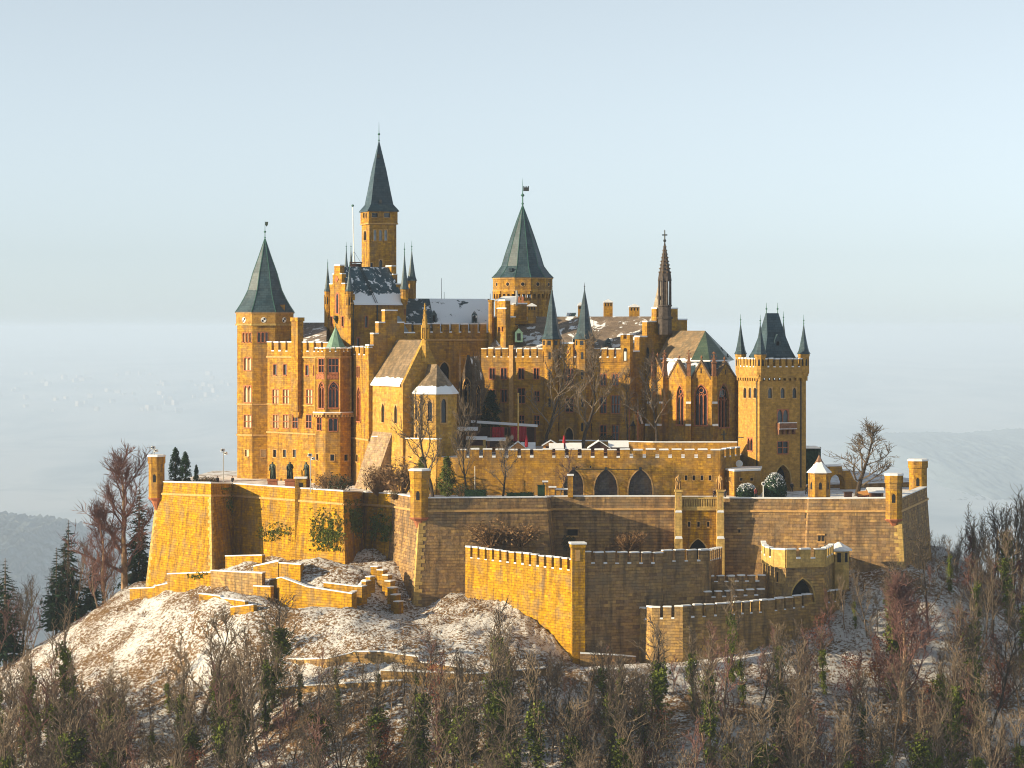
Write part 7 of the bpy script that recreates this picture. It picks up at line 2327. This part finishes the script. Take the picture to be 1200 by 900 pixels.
# tables under snow on the terrace
def snow_table(label, l, r, yt, yb, Y):
    root = T('garden_table', label, 'table', P((l + r) / 2, yb, Y))
    s = MB(); box_px(s, l, r, yt, yt + 1.6, Y, 1.2); s.build('snow_cap', M['snow'], root)
    t = MB(); box_px(t, l + .3, r - .3, yt + 1.62, yt + 2.4, Y + .05, 1.1); t.build('table_top', M['wood'], root)
    g = MB(); [box_px(g, x, x + .8, yt + 2.4, yb, y, .12) for x in (l + 1, r - 2) for y in (Y + .1, Y + .9)]; g.build('leg', M['iron'], root)
snow_table('snow covered garden table beside the slim pier', 643, 652, 570, 584, 0.6); snow_table('long snow covered garden table on the terrace in front of the first arch', 650, 666, 572.5, 584, 1.2)
snow_table('highest snow heaped garden table near the green box', 635.5, 642.5, 563.5, 584, 2.5)
m_ = MB(); box_px(m_, 630, 638.5, 569.5, 584, -2, 1.2); box_px(m_, 629.7, 638.8, 568.7, 569.4, -2.1, 1.4); o_ = m_.build('utility_box', M['leaf_dark']); tag(o_, 'small dark green lidded box on the terrace edge by the great bastion corner', 'box')
# ------------------------------------------------------------------ the woods on the hillside
def ground_hit(px, py, y0=-130, y1=120):
    """first point of the terrain on the ray through a photo pixel"""
    Ys = np.arange(y0, y1, .5)
    xs = (px - 600) * (D + Ys) / F; zs = HC - (py - 385) * (D + Ys) / F
    g = ground(xs, Ys)
    hit = np.nonzero(g >= zs)[0]
    i = hit[0] if len(hit) else len(Ys) - 1
    return Vector((xs[i], Ys[i], g[i]))
def gtree(name, kind, i, px, pyb, pyt, H, label, group=None, squash=1.0, Y=None):
    p = ground_hit(px, pyb) if Y is None else Vector((PX(px, Y), Y, gz(PX(px, Y), Y)))
    pyb = 385 + (HC - p.z) * F / (D + p.y)
    s = max(.3, scale_for(pyb - pyt, p.y, H))
    p.z -= .25
    return place_tree(name, kind, i, p, (s * squash, s * squash, s), label, group)
# single trees that stand out
gtree('bare_tree', 'big', 0, 146, 690, 541, 14, 'big pale barked bare tree behind the west bastion', Y=50)
gtree('bare_tree', 'big', 1, 122, 0, 600, 14, 'bare tree leaning beside the big pale barked one on the west crest', Y=46, squash=.8)
gtree('fir_tree', 'fir', 0, 163, 0, 565, 14, 'dark fir between the big pale barked tree and the west bastion', Y=58)
gtree('fir_tree', 'fir', 1, 80, 0, 608, 14, 'tallest dark fir on the west crest', Y=52)
gtree('fir_tree', 'fir', 2, 66, 0, 640, 14, 'shorter dark fir in front of the tallest fir on the west crest', Y=42)
gtree('fir_tree', 'fir', 0, 6, 0, 652, 14, 'dark fir at the western edge of the picture', Y=40, squash=1.2)
gtree('fir_tree', 'fir', 1, 108, 0, 652, 14, 'small dark fir on the west crest beside the leaning bare tree', Y=44)
gtree('ivy_tree', 'ivy', 0, 75, 850, 722, 11, 'ivy covered leaning trunk alone on the west snow slope', squash=.8)
gtree('bare_tree', 'wood', 0, 62, 850, 745, 13, 'dark bare tree beside the ivy covered trunk on the west snow slope', squash=.8)
gtree('ivy_tree', 'ivy', 1, 320, 830, 706, 11, 'broad ivy clad tree in front of the angled retaining wall', squash=1.4)
gtree('bare_tree', 'court', 0, 238, 850, 722, 13, 'spreading dark bare tree on the snow below the garden wall', squash=1.2)
gtree('ivy_tree', 'ivy', 2, 583, 838, 718, 11, 'two pronged ivy clad tree in front of the snowy mound')
gtree('ivy_tree', 'ivy', 0, 596, 838, 740, 11, 'slim ivy clad tree at the shoulder of the two pronged one', squash=.8)
gtree('ivy_tree', 'ivy', 1, 552, 890, 828, 11, 'thick bushy ivy clad tree low on the slope below the mound', squash=1.5)
gtree('ivy_tree', 'ivy', 2, 775, 880, 740, 11, 'ivy clad tree in front of the sunlit end of the lowest wall')
gtree('ivy_tree', 'ivy', 0, 858, 800, 690, 11, 'slim ivy clad tree against the lowest crenellated wall', squash=.7)
gtree('bare_tree', 'big', 1, 1062, 850, 690, 14, 'tall bare tree with snowy limbs below the east bastion edge', squash=.9)
gtree('russet_tree', 'russet', 0, 1128, 790, 716, 8.5, 'russet leaved small tree on the east slope, highest of them', squash=1.2)
gtree('russet_tree', 'russet', 1, 1096, 850, 800, 8.5, 'russet leaved small tree low on the east slope', squash=1.2)
gtree('ivy_tree', 'ivy', 1, 1145, 860, 740, 11, 'ivy clad tree between the russet trees and the eastern edge')

LIM = ([-60, 0, 60, 100, 160, 200, 240, 330, 380, 440, 480, 560, 620, 660, 700, 760, 850, 940, 1000, 1050, 1090, 1130, 1200, 1280],
       [760, 770, 760, 765, 795, 750, 735, 725, 750, 765, 750, 750, 755, 760, 752, 746, 732, 712, 680, 660, 625, 610, 585, 570])
ROOT = ([-60, 0, 100, 200, 300, 400, 500, 620, 700, 800, 900, 1000, 1050, 1100, 1200, 1280],
        [820, 835, 835, 835, 832, 835, 825, 815, 800, 795, 775, 722, 676, 650, 640, 640])
def wood(n, seed):
    rg = random.Random(seed); cnt = 0; tries = 0; spots = []
    while cnt < n and tries < 30000:
        tries += 1
        x, y = rg.uniform(-105, 110), rg.uniform(-118, 62)
        px = 600 + x * F / (D + y)
        if not -50 < px < 1250: continue
        z = gz(x, y); py = 385 + (HC - z) * F / (D + y)
        if py < np.interp(px, *ROOT) or py > 1075: continue
        if px < 1060 and y > 10: continue
        if any((x - a) ** 2 + (y - b) ** 2 < 1.2 for a, b in spots): continue
        lim = np.interp(px, *LIM) + rg.random() ** 1.3 * 95
        hp = py - lim
        if hp < 22 or (hp < 45 and rg.random() < .6): continue
        h = min(hp * (D + y) / F, rg.uniform(11, 19))
        east = px > 950
        if rg.random() < (.5 if east else .12): continue
        q = rg.random()
        spots.append((x, y)); cnt += 1
        loc = Vector((x, y, z - .25))
        random.seed(cnt + seed)
        if h < 6.0 or q < .14:
            s = h / 6.6 if h < 8 else rg.uniform(.8, 1.2)
            place_tree('sapling', 'sapling', rg.randrange(3), loc, (s * rg.uniform(.8, 1.2),) * 2 + (s,), 'thin bare sapling in the brush of the wooded slope below the castle', 'bare saplings of the wooded slope')
        elif q < (.50 if not east else .38):
            s = h / 11; place_tree('ivy_tree', 'ivy', rg.randrange(3), loc, (s * rg.uniform(.7, 1.1),) * 2 + (s,), 'ivy clad tree among the crowded trees of the wooded slope below the castle', 'ivy clad trees of the wooded slope')
        elif q > (.95 if not east else .80):
            s = min(h, 9) / 8.5; place_tree('russet_tree', 'russet', rg.randrange(2), loc, s, 'small tree with russet twigs and leaves in the thick of the wooded slope', 'russet trees of the wooded slope')
        else:
            s = h / 13.2; place_tree('bare_tree', 'wood', rg.randrange(5), loc, (s * rg.uniform(.75, 1.15),) * 2 + (s,), 'leafless tree among the crowded trees of the wooded slope below the castle', 'bare trees of the wooded slope')
wood(470, 11)
rg_ = random.Random(77)
for i, px in enumerate((338, 352, 368, 381, 397, 412, 428, 441, 457, 472, 486, 503, 520, 536, 560, 612, 626, 978, 990, 1003, 1016, 1029, 1041, 1055, 1068)):
    random.seed(i + 300)
    if i % 3 == 1: gtree('ivy_tree', 'ivy', i, px, (835 if px < 900 else 742) + rg_.uniform(-6, 18), (742 if px < 900 else 662) + rg_.uniform(0, 40), 11, 'ivy clad tree among the crowded trees of the wooded slope below the castle', 'ivy clad trees of the wooded slope', .75)
    else: gtree('bare_tree', 'wood', i, px, (835 if px < 900 else 742) + rg_.uniform(-6, 18), (738 if px < 900 else 655) + rg_.uniform(0, 45), 13.2, 'leafless tree among the crowded trees of the wooded slope below the castle', 'bare trees of the wooded slope', .8)
# trees on the west crest and beyond the east bastion
def crest():
    rg = random.Random(4)
    for i in range(26):
        px = rg.uniform(-25, 150); Y = rg.uniform(34, 70)
        top = np.interp(px, [-25, 0, 40, 70, 100, 150], [690, 680, 668, 640, 625, 640]) + rg.random() * 45
        random.seed(i)
        gtree('bare_tree', 'wood', rg.randrange(5), px, 0, top, 13, 'leafless tree of the grove on the west crest behind the snow slope', 'bare trees of the west crest', .85, Y)
    for i in range(30):
        px = rg.uniform(1085, 1240); Y = rg.uniform(22, 75)
        top = np.interp(px, [1085, 1110, 1140, 1170, 1200, 1240], [640, 622, 606, 592, 582, 570]) + rg.random() ** 1.6 * 70
        random.seed(i + 99)
        gtree('bare_tree', 'wood', rg.randrange(5), px, 0, top, 13, 'leafless tree of the tall wood beyond the eastern tip of the walls', 'bare trees beyond the east bastion', .9, Y)
crest()
# dry grass, bramble and twigs that cover the slope
def undergrowth():
    rg = random.Random(21); mb = MB(); mb2 = MB()
    n = 0
    while n < 15000:
        x, y = rg.uniform(-100, 105), rg.uniform(-112, 50)
        px = 600 + x * F / (D + y)
        if not -40 < px < 1240: continue
        z = gz(x, y); py = 385 + (HC - z) * F / (D + y)
        if py > 960 or py < 640: continue
        if y > -6 and 180 < px < 1080: continue
        wood_ = py > np.interp(px, *ROOT) - 12
        if not wood_ and (rg.random() < .3 or noise.noise(Vector((x / 6, y / 6, 1))) < -.05): n += 1; continue
        n += 1
        if wood_ and rg.random() < .72: continue
        h = rg.uniform(.9, 3.2) if wood_ else rg.uniform(.25, .7)
        m = mb if rg.random() < .6 else mb2
        for k in range(7 if wood_ else 8):
            d = Vector((rg.gauss(0, .45), rg.gauss(0, .45), 1)).normalized()
            b = Vector((x + rg.gauss(0, .3), y + rg.gauss(0, .3), z - .1)); e = b + d * h * rg.uniform(.5, 1.1)
            w_ = .03 if wood_ else .045
            sd = Vector((rg.gauss(0, 1), rg.gauss(0, 1), 0)).normalized() * w_
            m.add([b - sd, b + sd, e], [(0, 1, 2)])
            if wood_:
                for t in range(3):
                    p = b.lerp(e, rg.uniform(.4, .95)); q = p + Vector((rg.gauss(0, .4), rg.gauss(0, .4), rg.uniform(.05, .6))); m.add([p - sd * .6, p + sd * .6, q], [(0, 1, 2)])
    a = mb.build('undergrowth', M['brush'], uv=False); tag(a, 'dry brown brush covering the slope', 'undergrowth', kind='stuff')
    b = mb2.build('undergrowth', M['twig_red'], uv=False); tag(b, 'reddish twiggy brush covering the slope', 'undergrowth', kind='stuff')
undergrowth()
# ivy on the bastions
def wall_ivy(label, l, r, yt, yb, Y0, Y1, n, seed, droop=True):
    rg = random.Random(seed); mb = MB()
    for _ in range(n):
        k = rg.random() if rg.random() < .45 else min(1.15, max(-.1, rg.gauss(.55, .22))); px = l + (r - l) * k; Y = Y0 + (Y1 - Y0) * k
        q = min(1.05, max(-.1, rg.gauss(.58, .27)))
        if noise.noise(Vector((px / 5, q * 4, seed))) < rg.uniform(-.4, .1): continue
        py = yt + (yb - yt) * q
        p = P(px, py, Y); leafy(mb, rg, p, .2, 6, .15)
    o = mb.build('ivy', M['ivy'], uv=False); tag(o, label, 'ivy')
wall_ivy('dark ivy mat filling the shaded return of the west bastion', 258, 272, 578, 632, 24.3, 29.3, 800, 1)
wall_ivy('big olive green ivy patch on the projecting curtain corner', 363, 401, 600, 642, 6.2, -1.9, 900, 2)
wall_ivy('dark ivy on the shaded return beside the olive green patch', 403, 424, 590, 628, .2, 10.3, 800, 3)
wall_ivy('sparse ivy on the short wall beside the great bastion', 432, 459, 600, 632, 9.3, 3.4, 500, 4)
wall_ivy('thin ivy tufts on the sunlit curtain wall below the statues', 300, 340, 612, 632, 21.8, 11.3, 200, 5)
wall_ivy('ivy tuft on the low retaining wall under the west bastion', 220, 240, 670, 678, 3, -1, 40, 6)
